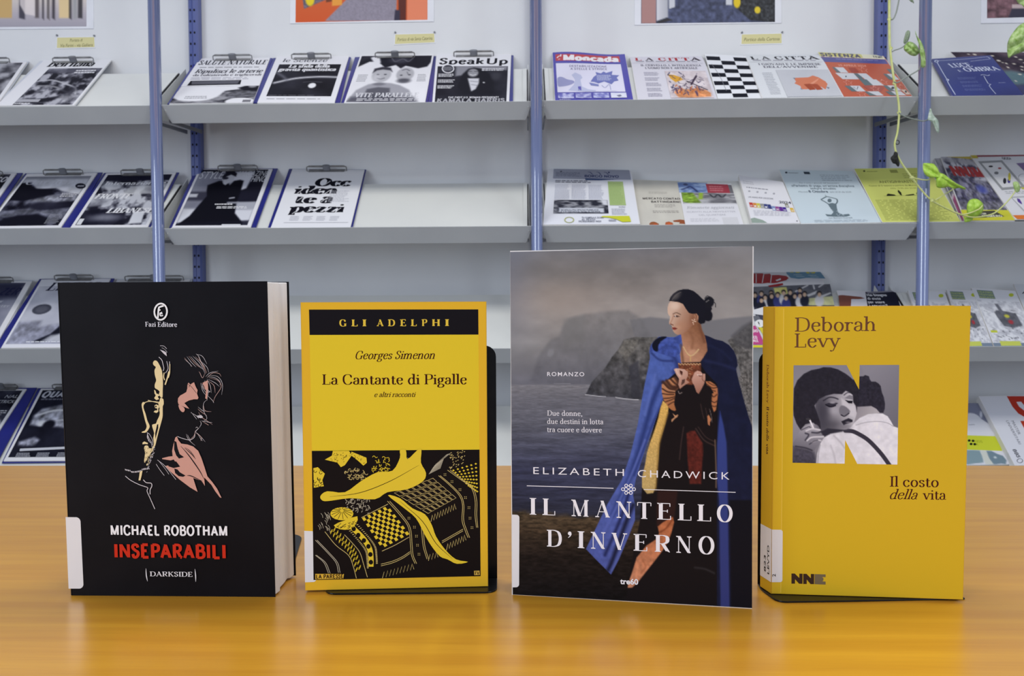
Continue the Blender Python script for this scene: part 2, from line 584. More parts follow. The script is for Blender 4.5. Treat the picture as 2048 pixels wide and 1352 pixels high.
SANS_CAP = 1.0
_v, _f, _w = sans_text('H')
SANS_CAP = float(_v[:, 1].max())


# ---------------------------------------------------------------- flat print on a real surface
class Art:
    """collects flat inked shapes lying on a plane (O, X, Y, N) and builds one mesh"""

    def __init__(s, O, X, Y, N, gain=1.0, step=9e-6, base=4e-5, tint=(1, 1, 1), bend=None):
        s.O, s.X, s.Y, s.N = O, X.normalized(), Y.normalized(), N.normalized()
        s.g, s.step, s.L = gain, step, base
        s.V, s.F, s.C = [], [], []
        s.n = 0
        s.lastb = True
        s.tint = np.array(tint)
        s.bend = bend

    def P(s, x, y):
        d = hit(x, y, s.O, s.N) - s.O
        return np.array([d.dot(s.X), d.dot(s.Y)])

    def PP(s, pts):
        return np.array([s.P(*p) for p in pts])

    def PX(s, U, V):
        """plane coordinates -> photo pixels (arrays)"""
        Wd = np.array(s.O)[None] + U.reshape(-1, 1) * np.array(s.X)[None] + V.reshape(-1, 1) * np.array(s.Y)[None] - np.array(CAM)[None]
        d = Wd @ np.array(FW)
        return (CX + F * (Wd @ np.array(RI)) / d).reshape(U.shape), (CY - F * (Wd @ np.array(UP)) / d).reshape(U.shape)

    def add(s, uv, faces, col, bump=True, lift=None):
        uv = np.asarray(uv, float)
        if len(uv) == 0: return
        if bump or s.lastb: s.L += s.step
        s.lastb = bump
        w = np.full((len(uv), 1), s.L)
        if lift is not None:
            w[:, 0] += np.asarray(lift) * s.step * .12
        s.V.append(np.hstack([uv, w]))
        s.F += [tuple(i + s.n for i in f) for f in faces]
        c = np.asarray(col, float)
        if c.ndim == 1:
            c = np.repeat(c[None], len(uv), 0)
        s.C.append(np.clip(lin(c) * s.g * s.tint, 0, 0.95))
        s.n += len(uv)

    def poly(s, pts, col, uv=False, smooth=0):
        if smooth:
            pts = catmull(list(pts), smooth, True)
        p = np.asarray(pts, float) if uv else s.PP(pts)
        s.add(p, [tuple(range(len(p)))], col)

    def rect(s, x0, y0, x1, y1, col):
        s.poly([(x0, y0), (x1, y0), (x1, y1), (x0, y1)], col)

    def mpp(s, p):
        a = s.P(*p)
        b = s.P(p[0] + 1, p[1])
        return float(np.linalg.norm(a - b))

    def stroke(s, pts, w, col, smooth=5, taper=False, bump=True, closed=False):
        pts = [np.asarray(p, float) for p in pts]
        if smooth and len(pts) > 2:
            pts = catmull(pts, smooth, closed)
        p = s.PP(pts)
        k = s.mpp(pts[0]) * w / 2
        n = len(p)
        vs = []
        for i in range(n):
            a = p[(i - 1) % n] if (closed or i > 0) else p[i]
            b = p[(i + 1) % n] if (closed or i < n - 1) else p[i]
            t = b - a
            t /= (np.linalg.norm(t) + 1e-12)
            nr = np.array([-t[1], t[0]])
            kk = k * (math.sin(math.pi * (0.08 + 0.84 * i / (n - 1))) if taper else 1)
            vs += [p[i] + nr * kk, p[i] - nr * kk]
        fs = [(2 * i, 2 * i + 1, 2 * ((i + 1) % n) + 1, 2 * ((i + 1) % n)) for i in range(n if closed else n - 1)]
        s.add(vs, fs, col, bump)

    def ell(s, cx, cy, rx, ry, col, n=20, ang=0.0, w=None):
        P = []
        for t in np.linspace(0, 2 * math.pi, n + 1)[:-1]:
            x, y = rx * math.cos(t), ry * math.sin(t)
            P.append((cx + x * math.cos(ang) - y * math.sin(ang), cy + x * math.sin(ang) + y * math.cos(ang)))
        if w:
            s.stroke(P, w, col, smooth=0, closed=True)
        else:
            s.poly(P, col)

    def text(s, txt, p0, p1, h, col, font='sans', bold=0.0, spacing=1.0, italic=0.0, up=None, **kw):
        """baseline from photo point p0 to p1, cap height h pixels"""
        if font == 'sans' and bold > .012 and not any(ch.isdigit() for ch in txt):
            font = 'grot'
            kw = dict(wt=.13 + bold * 2.6, th=.12 + bold * 2.1, letter_pad=.035 + bold * .3, plain=True)
        if font == 'sans':
            V, Fc, w = sans_text(txt, bold, spacing, italic)
        else:
            V, Fc, w = serif_text(txt, italic=italic, **kw)
            if len(V):
                V[:, 0] -= V[:, 0].min()
                w = V[:, 0].max()
        if not len(V): return
        a, b = s.P(*p0), s.P(*p1)
        e1 = (b - a) / w
        if up is not None:
            e2 = s.P(*up) - a
        else:
            t = (b - a) / np.linalg.norm(b - a)
            nr = np.array([-t[1], t[0]])
            c = s.P(p0[0], p0[1] - h)
            e2 = nr * abs(np.dot(c - a, nr))
            if font != 'sans' or True:
                pass
        uv = a + V[:, :1] * e1 + V[:, 1:] * e2
        s.add(uv, Fc, col, lift=None if font == 'sans' else list(LIFT))

    def lines(s, q, n, col, seed=0, fill=0.5, ragged=0.2):
        """q: 4 photo points TL TR BR BL; n rows of small type"""
        q = [np.asarray(p, float) for p in q]
        rs = random.Random(seed)
        s.L += s.step
        for i in range(n):
            t0 = (i + 0.25) / n
            t1 = (i + 0.25 + fill) / n
            e = 1 - ragged * rs.random()
            x = 0.0
            pts = []
            while x < e:
                wl = rs.uniform(0.05, 0.16)
                x1 = min(e, x + wl)
                f = lambda u, v: (q[0] * (1 - u) + q[1] * u) * (1 - v) + (q[3] * (1 - u) + q[2] * u) * v
                s.add(s.PP([f(x, t0), f(x1, t0), f(x1, t1), f(x, t1)]), [(0, 1, 2, 3)], col, False)
                x = x1 + 0.025

    def canvas(s, q, nx, ny):
        return Canvas(s, q, nx, ny)

    def build(s, name, material, parent, label=None):
        uvw = np.vstack(s.V)
        if s.bend is not None:
            import bmesh
            bm = bmesh.new()
            cl = bm.verts.layers.float_color.new('ink')
            C_ = np.vstack(s.C)
            vs = []
            for p_, c_ in zip(uvw, C_):
                v_ = bm.verts.new(p_)
                v_[cl] = (c_[0], c_[1], c_[2], 1)
                vs.append(v_)
            for f_ in s.F:
                try:
                    bm.faces.new([vs[i] for i in f_])
                except ValueError:
                    pass
            bmesh.ops.triangulate(bm, faces=[f_ for f_ in bm.faces if len(f_.verts) > 4])
            for lim in (.06, .03, .015, .010):
                ed = [e_ for e_ in bm.edges if e_.calc_length() > lim]
                if ed:
                    bmesh.ops.subdivide_edges(bm, edges=ed, cuts=1, use_grid_fill=True)
            bmesh.ops.triangulate(bm, faces=bm.faces[:])
            bm.verts.index_update()
            uvw = np.array([tuple(v_.co) for v_ in bm.verts])
            s.C = [np.array([tuple(v_[cl])[:3] for v_ in bm.verts])]
            s.F = [tuple(v_.index for v_ in f_.verts) for f_ in bm.faces]
            bm.free()
            uvw[:, 2] += .0004
            uvw = s.bend(uvw)
        Wd = np.array(s.O)[None] + uvw[:, :1] * np.array(s.X) + uvw[:, 1:2] * np.array(s.Y) + uvw[:, 2:3] * np.array(s.N)
        return build(name, Wd, s.F, material, parent, cols=np.vstack(s.C), label=label)


class Canvas:
    """a fine grid of coloured points, painted like a picture; q = TL TR BR BL in photo pixels"""

    def __init__(s, art, q, nx, ny):
        s.a = art
        p = art.PP(q)
        u = np.linspace(0, 1, nx)[None, :, None]
        v = np.linspace(0, 1, ny)[:, None, None]
        G = (p[0] * (1 - u) + p[1] * u) * (1 - v) + (p[3] * (1 - u) + p[2] * u) * v
        s.G = G
        s.nx, s.ny = nx, ny
        s.X, s.Y = art.PX(G[..., 0], G[..., 1])
        s.U, s.V = np.meshgrid(np.linspace(0, 1, nx), np.linspace(0, 1, ny))
        s.c = np.zeros((ny, nx, 3))

    def fill(s, col):
        s.c[:] = col

    def ramp(s, stops, t):
        """stops: [(pos, col)...]; t array"""
        ps = [a for a, _ in stops]
        for k in range(3):
            s.c[..., k] = np.interp(t, ps, [c[k] for _, c in stops])

    def blend(s, col, a):
        a = a[..., None]
        s.c = s.c * (1 - a) + np.asarray(col) * a

    def mask(s, pts, soft=1.0, smooth=0):
        if smooth:
            pts = catmull(list(pts), smooth, True)
        P = np.asarray(pts, float)
        lo, hi = P.min(0) - soft * 2, P.max(0) + soft * 2
        out = np.zeros(s.X.shape)
        sel = (s.X > lo[0]) & (s.X < hi[0]) & (s.Y > lo[1]) & (s.Y < hi[1])
        x, y = s.X[sel], s.Y[sel]
        if not len(x): return out
        inside = np.zeros(len(x), bool)
        d2 = np.full(len(x), 1e9)
        n = len(P)
        for i in range(n):
            x0, y0 = P[i]
            x1, y1 = P[(i + 1) % n]
            dx, dy = x1 - x0, y1 - y0
            t = np.clip(((x - x0) * dx + (y - y0) * dy) / (dx * dx + dy * dy + 1e-9), 0, 1)
            d2 = np.minimum(d2, (x - x0 - t * dx) ** 2 + (y - y0 - t * dy) ** 2)
            if abs(dy) > 1e-9:
                c = ((y0 > y) != (y1 > y)) & (x < dx * (y - y0) / dy + x0)
                inside ^= c
        d = np.sqrt(d2) * np.where(inside, 1, -1)
        out[sel] = sm(-soft, soft, d)
        return out

    def poly(s, pts, col, soft=1.0, alpha=1.0, smooth=0, c2=None, g=None, tex=0.0, seed=3, tscale=6.0):
        """c2,g: gradient from col at g[0] to c2 at g[1]"""
        m_ = s.mask(pts, soft, smooth) * alpha
        if c2 is not None:
            (x0, y0), (x1, y1) = g
            t = np.clip(((s.X - x0) * (x1 - x0) + (s.Y - y0) * (y1 - y0)) / ((x1 - x0) ** 2 + (y1 - y0) ** 2), 0, 1)[..., None]
            col = np.asarray(col) * (1 - t) + np.asarray(c2) * t
        if tex:
            nz = (fbm(s.X / tscale, s.Y / tscale, seed) - 0.5) * tex
            col = np.asarray(col) * (1 + nz[..., None] * 2)
        m_ = m_[..., None]
        s.c = s.c * (1 - m_) + np.asarray(col) * m_

    def ell(s, cx, cy, rx, ry, col, soft=0.3, alpha=1.0, ang=0.0):
        x, y = s.X - cx, s.Y - cy
        ca, sa = math.cos(ang), math.sin(ang)
        r = np.sqrt(((x * ca + y * sa) / rx) ** 2 + ((-x * sa + y * ca) / ry) ** 2)
        s.blend(col, (1 - sm(1 - soft, 1 + soft, r)) * alpha)

    def line(s, pts, w, col, soft=0.8, alpha=1.0, smooth=5):
        if smooth and len(pts) > 2:
            pts = catmull(list(pts), smooth)
        P = np.asarray(pts, float)
        d2 = np.full(s.X.shape, 1e9)
        for i in range(len(P) - 1):
            x0, y0 = P[i]
            dx, dy = P[i + 1] - P[i]
            t = np.clip(((s.X - x0) * dx + (s.Y - y0) * dy) / (dx * dx + dy * dy + 1e-9), 0, 1)
            d2 = np.minimum(d2, (s.X - x0 - t * dx) ** 2 + (s.Y - y0 - t * dy) ** 2)
        s.blend(col, (1 - sm(w / 2 - soft, w / 2 + soft, np.sqrt(d2))) * alpha)

    def put(s, clip=None):
        ny, nx = s.ny, s.nx
        idx = np.arange(nx * ny).reshape(ny, nx)
        a, b, c, d = idx[:-1, :-1].ravel(), idx[:-1, 1:].ravel(), idx[1:, 1:].ravel(), idx[1:, :-1].ravel()
        f = np.stack([a, d, c, b], 1)
        if clip is not None:
            P = np.asarray(clip, float)
            x = (s.X[:-1, :-1] + s.X[1:, 1:]).ravel() / 2
            y = (s.Y[:-1, :-1] + s.Y[1:, 1:]).ravel() / 2
            ins = np.zeros(len(x), bool)
            for i in range(len(P)):
                x0, y0 = P[i]
                x1, y1 = P[(i + 1) % len(P)]
                if abs(y1 - y0) > 1e-9:
                    ins ^= ((y0 > y) != (y1 > y)) & (x < (x1 - x0) * (y - y0) / (y1 - y0) + x0)
            f = f[ins]
        s.a.add(s.G.reshape(-1, 2), [tuple(q) for q in f.tolist()], np.clip(s.c.reshape(-1, 3), 0, 255))

# ================================================================= SETTING
YAW = 0.0197
XS = Vector((math.cos(YAW), -math.sin(YAW), 0))
YS = Vector((math.sin(YAW), math.cos(YAW), 0))
ZS = Vector((0, 0, 1))
S0 = Vector((0.0666, 2.0233, 0))


def SP(s, dep, z):
    return S0 + XS * s + YS * dep + ZS * z


def frame(o, x, y, z):
    mm = Matrix((x, y, z)).transposed().to_4x4()
    mm.translation = o
    return mm


WALL = 0.268
fl = box('floor', -4.5, 4.5, -3.5, 3.0, -0.05, 0.0, M['floor'])
tag(fl, 'grey linoleum floor under the table and shelving', kind='structure')
wmw = frame(SP(0, 0, 0), XS, YS, ZS)
v, f = boxv(-4.3, 4.3, WALL, WALL + 0.12, 0, 2.9)
wl = build('wall_back', [wmw @ Vector(p) for p in v], f, M['wall'])
tag(wl, 'white painted wall behind the magazine shelving', kind='structure')

# ---------------------------------------------------------------- shelving
LIPZ = {0: [.5485, .5492, .5504, .551], 1: [.2294, .2256, .2258, .2280], 2: [-.0905, -.0948, -.0950, -.0950], 3: [-.417, -.417, -.417, -.417]}
TH = math.atan2(.151, .187)
SY = YS * math.cos(TH) + ZS * math.sin(TH)
SN = -YS * math.sin(TH) + ZS * math.cos(TH)


def lz(b, k):
    return TT + ZC + LIPZ[k][b]


POSTN = ['left edge, outside the frame', 'first blue round post from the left, behind the black crime paperback', 'middle blue round post, above the winter cloak novel', 'blue round post at the right with the vine across it', 'far right, outside the frame']
for i, s in enumerate((-2, -1, 0, 1, 2)):
    t = empty('shelving_post', frame(SP(s, 0, 0), XS, YS, ZS), 'glossy ' + POSTN[i] if i in (1, 2, 3) else 'glossy blue round post at the ' + POSTN[i], 'post', 'round blue shelving posts')
    n = 28
    vs, fs = tubev([SP(s, 0, 0.012), SP(s, 0, 2.18)], 0.0150, n)
    build('tube', vs, fs, M['post'], t, smooth=True)
    vs, fs = tubev([SP(s, 0, 0.0), SP(s, 0, 0.012)], 0.022, n)
    build('foot', vs, fs, M['rubber'], t)
    vs, fs = tubev([SP(s, 0, 2.18), SP(s, 0, 2.19)], 0.0155, n)
    build('end_cap', vs, fs, M['rubber'], t)

UPN = ['outside the frame at the left', 'behind the round post near the salute magazine', 'hidden behind the middle round post', 'beside the hanging vine stem', 'outside the frame at the right']
for i, s in enumerate((-2, -1, 0, 1, 2)):
    t = empty('slotted_upright', frame(SP(s, 0.234, 0), XS, YS, ZS), 'blue slotted steel upright on the wall, ' + UPN[i], 'upright', 'slotted blue uprights')
    prof = [(-.0145, .030), (-.0145, .006), (-.0095, .001), (-.002, 0), (-.0005, .002), (.0005, .002), (.002, 0), (.0095, .001), (.0145, .006), (.0145, .030)]
    base = [SP(s + a, .234 + b, 0.0) for a, b in prof]
    vs, fs = prism(base, Vector((0, 0, 2.16)))
    build('channel', vs, fs, M['upright'], t)
    hv, hf = [], []
    z = 0.2
    ph = (TT + ZC + .856) % .0325
    kk = 0
    while z < 2.12:
        zz = math.floor(z / .0325) * .0325 + ph
        for cx_, dpt in ((-.0058, .0000), (.0058, .0000)):
            P0 = SP(s + cx_, .234 + dpt, zz)
            ring = [P0 + XS * (.0024 * math.cos(a)) + ZS * (.0036 * math.sin(a)) - YS * 0.0004 for a in np.linspace(0, 2 * math.pi, 11)[:-1]]
            a_, b_ = prism(ring, YS * 0.002)
            o_ = len(hv)
            hv += a_
            hf += [tuple(q + o_ for q in ff) for ff in b_]
        z += .0325
    h = build('slots', hv, hf, M['hole'], t)
    h['kind'] = 'stuff'

ROWN = ['top', 'second', 'third', 'bottom']
BAYN = ['left bay', 'bay left of the middle post', 'bay right of the middle post', 'far right bay']
SHELF = {}
for b in range(4):
    for k in range(4):
        s0, s1, z = b - 2, b - 1, lz(b, k)
        t = empty('display_shelf', frame(SP(s0, 0, z), XS, YS, ZS), 'slanted grey steel magazine shelf, %s row, %s' % (ROWN[k], BAYN[b]), 'shelf', 'slanted display shelves')
        SHELF[b, k] = t
        # board
        A = SP(s0 + .026, 0.0015, z) - SN * .010
        B = SP(s1 - .026, 0.0015, z) - SN * .010
        vs, fs = prism([A, B, B + SY * .247, A + SY * .247], -SN * .0012)
        build('board', vs, fs, M['shelf'], t)
        # down-turned rear edge of the board
        Ab, Bb = A + SY * .247, B + SY * .247
        vs, fs = prism([Ab, Bb, Bb - ZS * .018, Ab - ZS * .018], YS * .0012)
        build('rear_edge', vs, fs, M['shelf'], t)
        # lip folded at right angles to the board
        dn = -SN
        q = [SP(s0 + .010, 0, z + .0015), SP(s1 - .010, 0, z + .0015), SP(s1 - .028, 0, z) + dn * .050, SP(s0 + .028, 0, z) + dn * .050]
        vs, fs = prism(q, SY * .0014)
        build('lip', vs, fs, M['lip'], t, bevel=.0004)
        for e, sg in ((s0, 1), (s1, -1)):
            pl = [(.0065, -.0105), (.229, .169), (.2335, .155), (.2335, .015), (.033, -.030)]
            P_ = [SP(e + sg * .020, a, z + c) for a, c in pl]
            vs, fs = prism(P_, XS * (sg * .0016))
            sp = build('side_plate', vs, fs, M['shelf'], t)
            P_ = [SP(e + sg * .020, a, z + c) for a, c in [(.030, -.030), (.2335, -.008), (.2335, -.019), (.033, -.037)]]
            vs, fs = prism(P_, XS * (sg * .004))
            build('support_arm', vs, fs, M['edge'], sp)
            C = SP(e + sg * .0216, .002, z) - SN * .010
            vs, fs = prism([C, C + XS * (sg * .003), C + XS * (sg * .003) + SY * .232, C + SY * .238], SN * .0035)
            build('black_strip', vs, fs, M['rubber'], sp)
            C = SP(e + sg * .0250, .002, z) - SN * .010
            vs, fs = prism([C, C + XS * (sg * .011), C + XS * (sg * .011) + SY * .236, C + SY * .242], SN * .0045)
            build('flange', vs, fs, M['shelf'], sp, bevel=.0006)

# ---------------------------------------------------------------- table
TY = math.radians(1.47)
TX = Vector((math.cos(TY), -math.sin(TY), 0))
TYV = Vector((math.sin(TY), math.cos(TY), 0))
FE = Vector((0, .9545, 0))           # middle of the far edge
t = empty('library_table', frame(FE - TYV * .4, TX, TYV, ZS), 'large beech laminate table carrying the four upright books', 'table')
bx, fx = boxv(-1.1, 1.1, -.40, .40, TT - .028, TT)
build('tabletop', bx, fx, M['wood'], t, bevel=.0015, local=True)
for sx in (-1, 1):
    for sy in (-1, 1):
        box('leg', sx * 1.04 - .025, sx * 1.04 + .025, sy * .34 - .025, sy * .34 + .025, 0, TT - .028, M['leg'], t, bevel=.003)
box('rail', -1.015, 1.015, .325, .345, TT - .09, TT - .028, M['leg'], t)
box('rail', -1.015, 1.015, -.345, -.325, TT - .09, TT - .028, M['leg'], t)


# ---------------------------------------------------------------- things that lie on the slanted shelves
def splane(b, k, lift):
    O = SP(b - 2, 0, lz(b, k)) + SN * (lift - .0096)
    return O, XS, SY, SN


TNT = (.95, .95, .90)


def item(name, label, cat, group, b, k, lift, thick, q, material='paper', gain=0.99, ink='ink_paper', bend=None, body='page_block'):
    """q: TL TR BR BL photo points of the top face. returns (empty, art)"""
    O, X, Y, N = splane(b, k, lift + thick)
    pts = [hit(x, y, O, N) for x, y in q]
    # keep the lower edge just behind the lip
    for i_ in range(4):
        v_ = (pts[i_] - O).dot(Y)
        if v_ < .0022:
            pts[i_] = pts[i_] + Y * (.0022 - v_)
    q = [pix(p_) for p_ in pts]
    e = empty(name, frame(pts[3] - N * thick, X, Y, N), label, cat, group)
    a = Art(O, X, Y, N, gain=gain, step=1.6e-5 if bend is None else 6e-5, base=6e-5, bend=bend, tint=TNT)
    if bend is None:
        vs, fs = prism(pts, -N * thick)
        build(body, vs, fs, M[material], e)
    else:
        n_ = 36
        T_ = [((pts[0] * (1 - u / n_) + pts[1] * (u / n_)) * (1 - w / n_) + (pts[3] * (1 - u / n_) + pts[2] * (u / n_)) * (w / n_)) for w in range(n_ + 1) for u in range(n_ + 1)]
        uvw = np.array([[(p - O).dot(X), (p - O).dot(Y), 0] for p in T_])
        top = bend(uvw)
        bot = top - [0, 0, thick]
        W3 = lambda r: O + X * r[0] + Y * r[1] + N * r[2]
        vs = [W3(r) for r in top] + [W3(r) for r in bot]
        idx = lambda u, w: w * (n_ + 1) + u
        m_ = (n_ + 1) ** 2
        fs = []
        for w in range(n_):
            for u in range(n_):
                fs.append((idx(u, w), idx(u, w + 1), idx(u + 1, w + 1), idx(u + 1, w)))
                fs.append((m_ + idx(u, w), m_ + idx(u + 1, w), m_ + idx(u + 1, w + 1), m_ + idx(u, w + 1)))
        for u in range(n_):
            fs.append((idx(u, 0), idx(u + 1, 0), m_ + idx(u + 1, 0), m_ + idx(u, 0)))
            fs.append((idx(u, n_), m_ + idx(u, n_), m_ + idx(u + 1, n_), idx(u + 1, n_)))
            fs.append((idx(0, u), m_ + idx(0, u), m_ + idx(0, u + 1), idx(0, u + 1)))
            fs.append((idx(n_, u), idx(n_, u + 1), m_ + idx(n_, u + 1), m_ + idx(n_, u)))
        build(body, vs, fs, M[material], e)
    a.e = e
    a.q = [np.array(p, float) for p in q]
    a.ink = ink
    return e, a


def uvq(a, u, v):
    q = a.q
    return (q[0] * (1 - u) + q[1] * u) * (1 - v) + (q[3] * (1 - u) + q[2] * u) * v


def qr(a, u0, v0, u1, v1):
    return [uvq(a, u0, v0), uvq(a, u1, v0), uvq(a, u1, v1), uvq(a, u0, v1)]


def done(a, label=None):
    a.build('cover_print', M[a.ink], a.e, label)


def clipboard(label, b, k, q, clip, dark='board_blue', lift=0.001):
    """q board corners, clip=(x0,x1,y) photo points of the metal clip"""
    th = .003
    O, X, Y, N = splane(b, k, lift + th)
    pts = [hit(x, y, O, N) for x, y in q]
    e = empty('clipboard', frame(pts[3] - N * th, X, Y, N), label, 'clipboard', 'blue clipboards on the shelves')
    vs, fs = prism(pts, -N * th)
    build('board', vs, fs, M[dark], e, bevel=.001)
    if clip:
        x0, x1, y = clip
        O2 = O + N * .006
        p0, p1 = hit(x0, y + 5, O2, N), hit(x1, y + 5, O2, N)
        p0 -= N * .006
        p1 -= N * .006
        c = (p0 + p1) / 2
        hw = (p1 - p0).length / 2
        base = [c + X * a_ + Y * b_ for a_, b_ in ((-hw * .9, -.008), (hw * .9, -.008), (hw * .9, .006), (-hw * .9, .006))]
        bar = tubev([c - X * hw * .9 + N * .0165 + Y * .003, c + X * hw * .9 + N * .0165 + Y * .003], .0026, 10)
        loop = []
        LV = (Y * .35 + N * .94).normalized()
        LC = c + N * .009
        for sx, sy in ((-1, -1), (1, -1), (1, 1), (-1, 1)):
            for an in np.linspace(0, math.pi / 2, 4):
                aa = {(-1, -1): math.pi, (1, -1): 1.5 * math.pi, (1, 1): 0, (-1, 1): .5 * math.pi}[(sx, sy)] + an
                r = .0035
                loop.append(LC + X * (sx * (hw - r) + r * math.cos(aa)) + LV * (sy * (.0072 - r) + r * math.sin(aa)))
        cl = merge([prism(base, N * .0056), bar, tubev(loop, .0016, 6, closed=True)])
        cp = build('clip', cl[0], cl[1], M['steel'], e, smooth=False)
        bs = [c + X * (.011 * math.cos(a_)) + Y * (.001 + .006 * math.sin(a_)) + N * .0056 for a_ in np.linspace(0, 2 * math.pi, 17)[:-1]]
        vs, fs = prism(bs, N * .015)
        build('clip_boss', vs, fs, M['edge'], cp)
    return e


# ---------------------------------------------------------------- posters and captions on the wall
WO = SP(0, WALL, 0)
WN = -YS


def wall_item(name, label, cat, group, q, thick, material, gain=1.1, ink='ink_gloss', body='sheet'):
    O = WO + WN * thick
    pts = [hit(x, y, O, WN) for x, y in q]
    e = empty(name, frame(pts[3] - WN * thick, XS, ZS, WN), label, cat, group)
    vs, fs = prism(pts, -WN * thick)
    build(body, vs, fs, M[material], e)
    a = Art(O, XS, ZS, WN, gain=gain, step=1.6e-5, base=6e-5)
    a.e, a.ink, a.q = e, ink, [np.array(p, float) for p in q]
    return e, a


e, a = wall_item('poster', 'photo poster of a pale arcade with tan columns, left end of the wall', 'poster', 'arcade photo posters', [(-190, -210), (187, -210), (187, 57), (-190, 60)], .002, 'plastic')
c = a.canvas([(-170, -190), (173, -190), (173, 53), (-170, 55)], 150, 110)
c.ramp([(0, (200, 190, 180)), (.78, (205, 196, 190)), (.9, (176, 170, 178)), (1, (160, 156, 166))], c.V)
for x0, x1, col in ((-160, -90, (190, 160, 110)), (-10, 24, (198, 165, 110)), (118, 140, (220, 196, 150))):
    c.poly([(x0, -190), (x1, -190), (x1, 36), (x0, 36)], col, 1.5)
for x0, x1, col in ((-80, -20, (90, 84, 84)), (38, 50, (60, 58, 70)), (70, 78, (90, 82, 84)), (84, 88, (70, 66, 72)), (94, 99, (90, 84, 84)), (104, 110, (64, 60, 66)), (138, 143, (50, 48, 52)), (156, 165, (52, 50, 54))):
    c.poly([(x0, -150), (x1, -150), (x1, 36 + (x0 % 5)), (x0, 36)], col, 2, .9)
c.poly([(26, -190), (66, -190), (70, 32), (50, 28), (40, 10)], (226, 216, 214), 2, .8)
c.poly([(143, -100), (156, -100), (154, 38), (146, 38)], (158, 158, 160), 3)
c.put()
done(a)
e, a = wall_item('poster', 'photo poster of an orange arcade street above the le scienze magazine', 'poster', 'arcade photo posters', [(582, -220), (868, -222), (868, 43), (580, 47)], .002, 'plastic')
c = a.canvas([(593, -200), (855, -202), (855, 39.5), (591, 45)], 150, 140)
c.ramp([(0, (196, 120, 60)), (1, (200, 84, 40))], c.V)
c.poly([(720, -200), (800, -200), (792, 42), (650, 42), (692, 0), (700, -60)], (138, 132, 146), 1.2, tex=.1, tscale=3)
c.poly([(652, 5), (690, -2), (690, -140), (652, -140)], (110, 56, 34), 1.2)
c.poly([(664, -120), (684, -120), (684, 10), (664, 12)], (222, 150, 60), 1.2)
c.poly([(604, -140), (652, -140), (655, -2), (608, 18), (604, -10)], (104, 96, 110), 1.2, tex=.3, tscale=3)
c.ell(620, -2, 9, 14, (222, 196, 30), .2)
c.poly([(795, -200), (815, -200), (812, 42), (797, 42)], (88, 36, 28), 1.2)
c.poly([(815, -200), (855, -200), (855, 42), (814, 42)], (214, 120, 88), 1.2, c2=(222, 130, 96), g=((815, -200), (855, 40)))
c.poly([(790, 20), (800, 20), (800, 44), (788, 44)], (50, 46, 66), 1.2)
c.put()
done(a)
e, a = wall_item('poster', 'photo poster of a grey cobbled arcade with white column bases', 'poster', 'arcade photo posters', [(1270, -222), (1562, -222), (1563, 46), (1269, 50)], .002, 'plastic')
c = a.canvas([(1283, -200), (1550, -200), (1550, 44), (1282, 47)], 150, 140)
c.ramp([(0, (190, 190, 196)), (1, (60, 66, 90))], c.V)
c.poly([(1330, -60), (1500, -60), (1500, 50), (1330, 50)], (72, 78, 104), 4, tex=.4, tscale=7)
c.poly([(1283, -200), (1313, -200), (1312, 47), (1283, 47)], (168, 128, 124), 1)
c.poly([(1313, -200), (1335, -200), (1336, 34), (1313, 42)], (206, 206, 212), 1, c2=(170, 172, 180), g=((1313, 0), (1336, 0)))
c.poly([(1335, 36), (1313, 44), (1318, 47), (1345, 40)], (50, 48, 50), 1.5)
c.poly([(1336, -200), (1350, -200), (1350, 14), (1338, 18)], (196, 198, 204), 1)
c.poly([(1452, -200), (1466, -200), (1464, 10), (1452, 10)], (196, 198, 204), 1)
c.poly([(1466, -200), (1550, -200), (1550, 45), (1500, 40), (1470, 14)], (50, 52, 56), 1.5, tex=.7, tscale=4)
c.ell(1474, 4, 7, 12, (216, 188, 40), .2)
c.ell(1515, 20, 6, 7, (214, 190, 50), .2)
c.put()
done(a)
e, a = wall_item('poster', 'photo poster of maroon cloth draped by a dark step, right end of the wall', 'poster', 'arcade photo posters', [(1963, -222), (2252, -222), (2250, 43), (1962, 46.5)], .002, 'plastic')
c = a.canvas([(1975, -200), (2238, -200), (2238, 30), (1974, 36.5)], 130, 130)
c.ramp([(0, (150, 130, 130)), (1, (108, 82, 88))], c.V)
c.poly([(1974, -200), (2100, -200), (2100, 40), (1974, 40)], (112, 84, 90), 2, tex=.45, tscale=7)
c.poly([(2024, 16), (2100, 16), (2100, 40), (2015, 40)], (62, 60, 74), 1.5)
c.poly([(2024, 9), (2110, 9), (2110, 16), (2024, 17)], (190, 170, 170), 1)
c.put()
done(a)

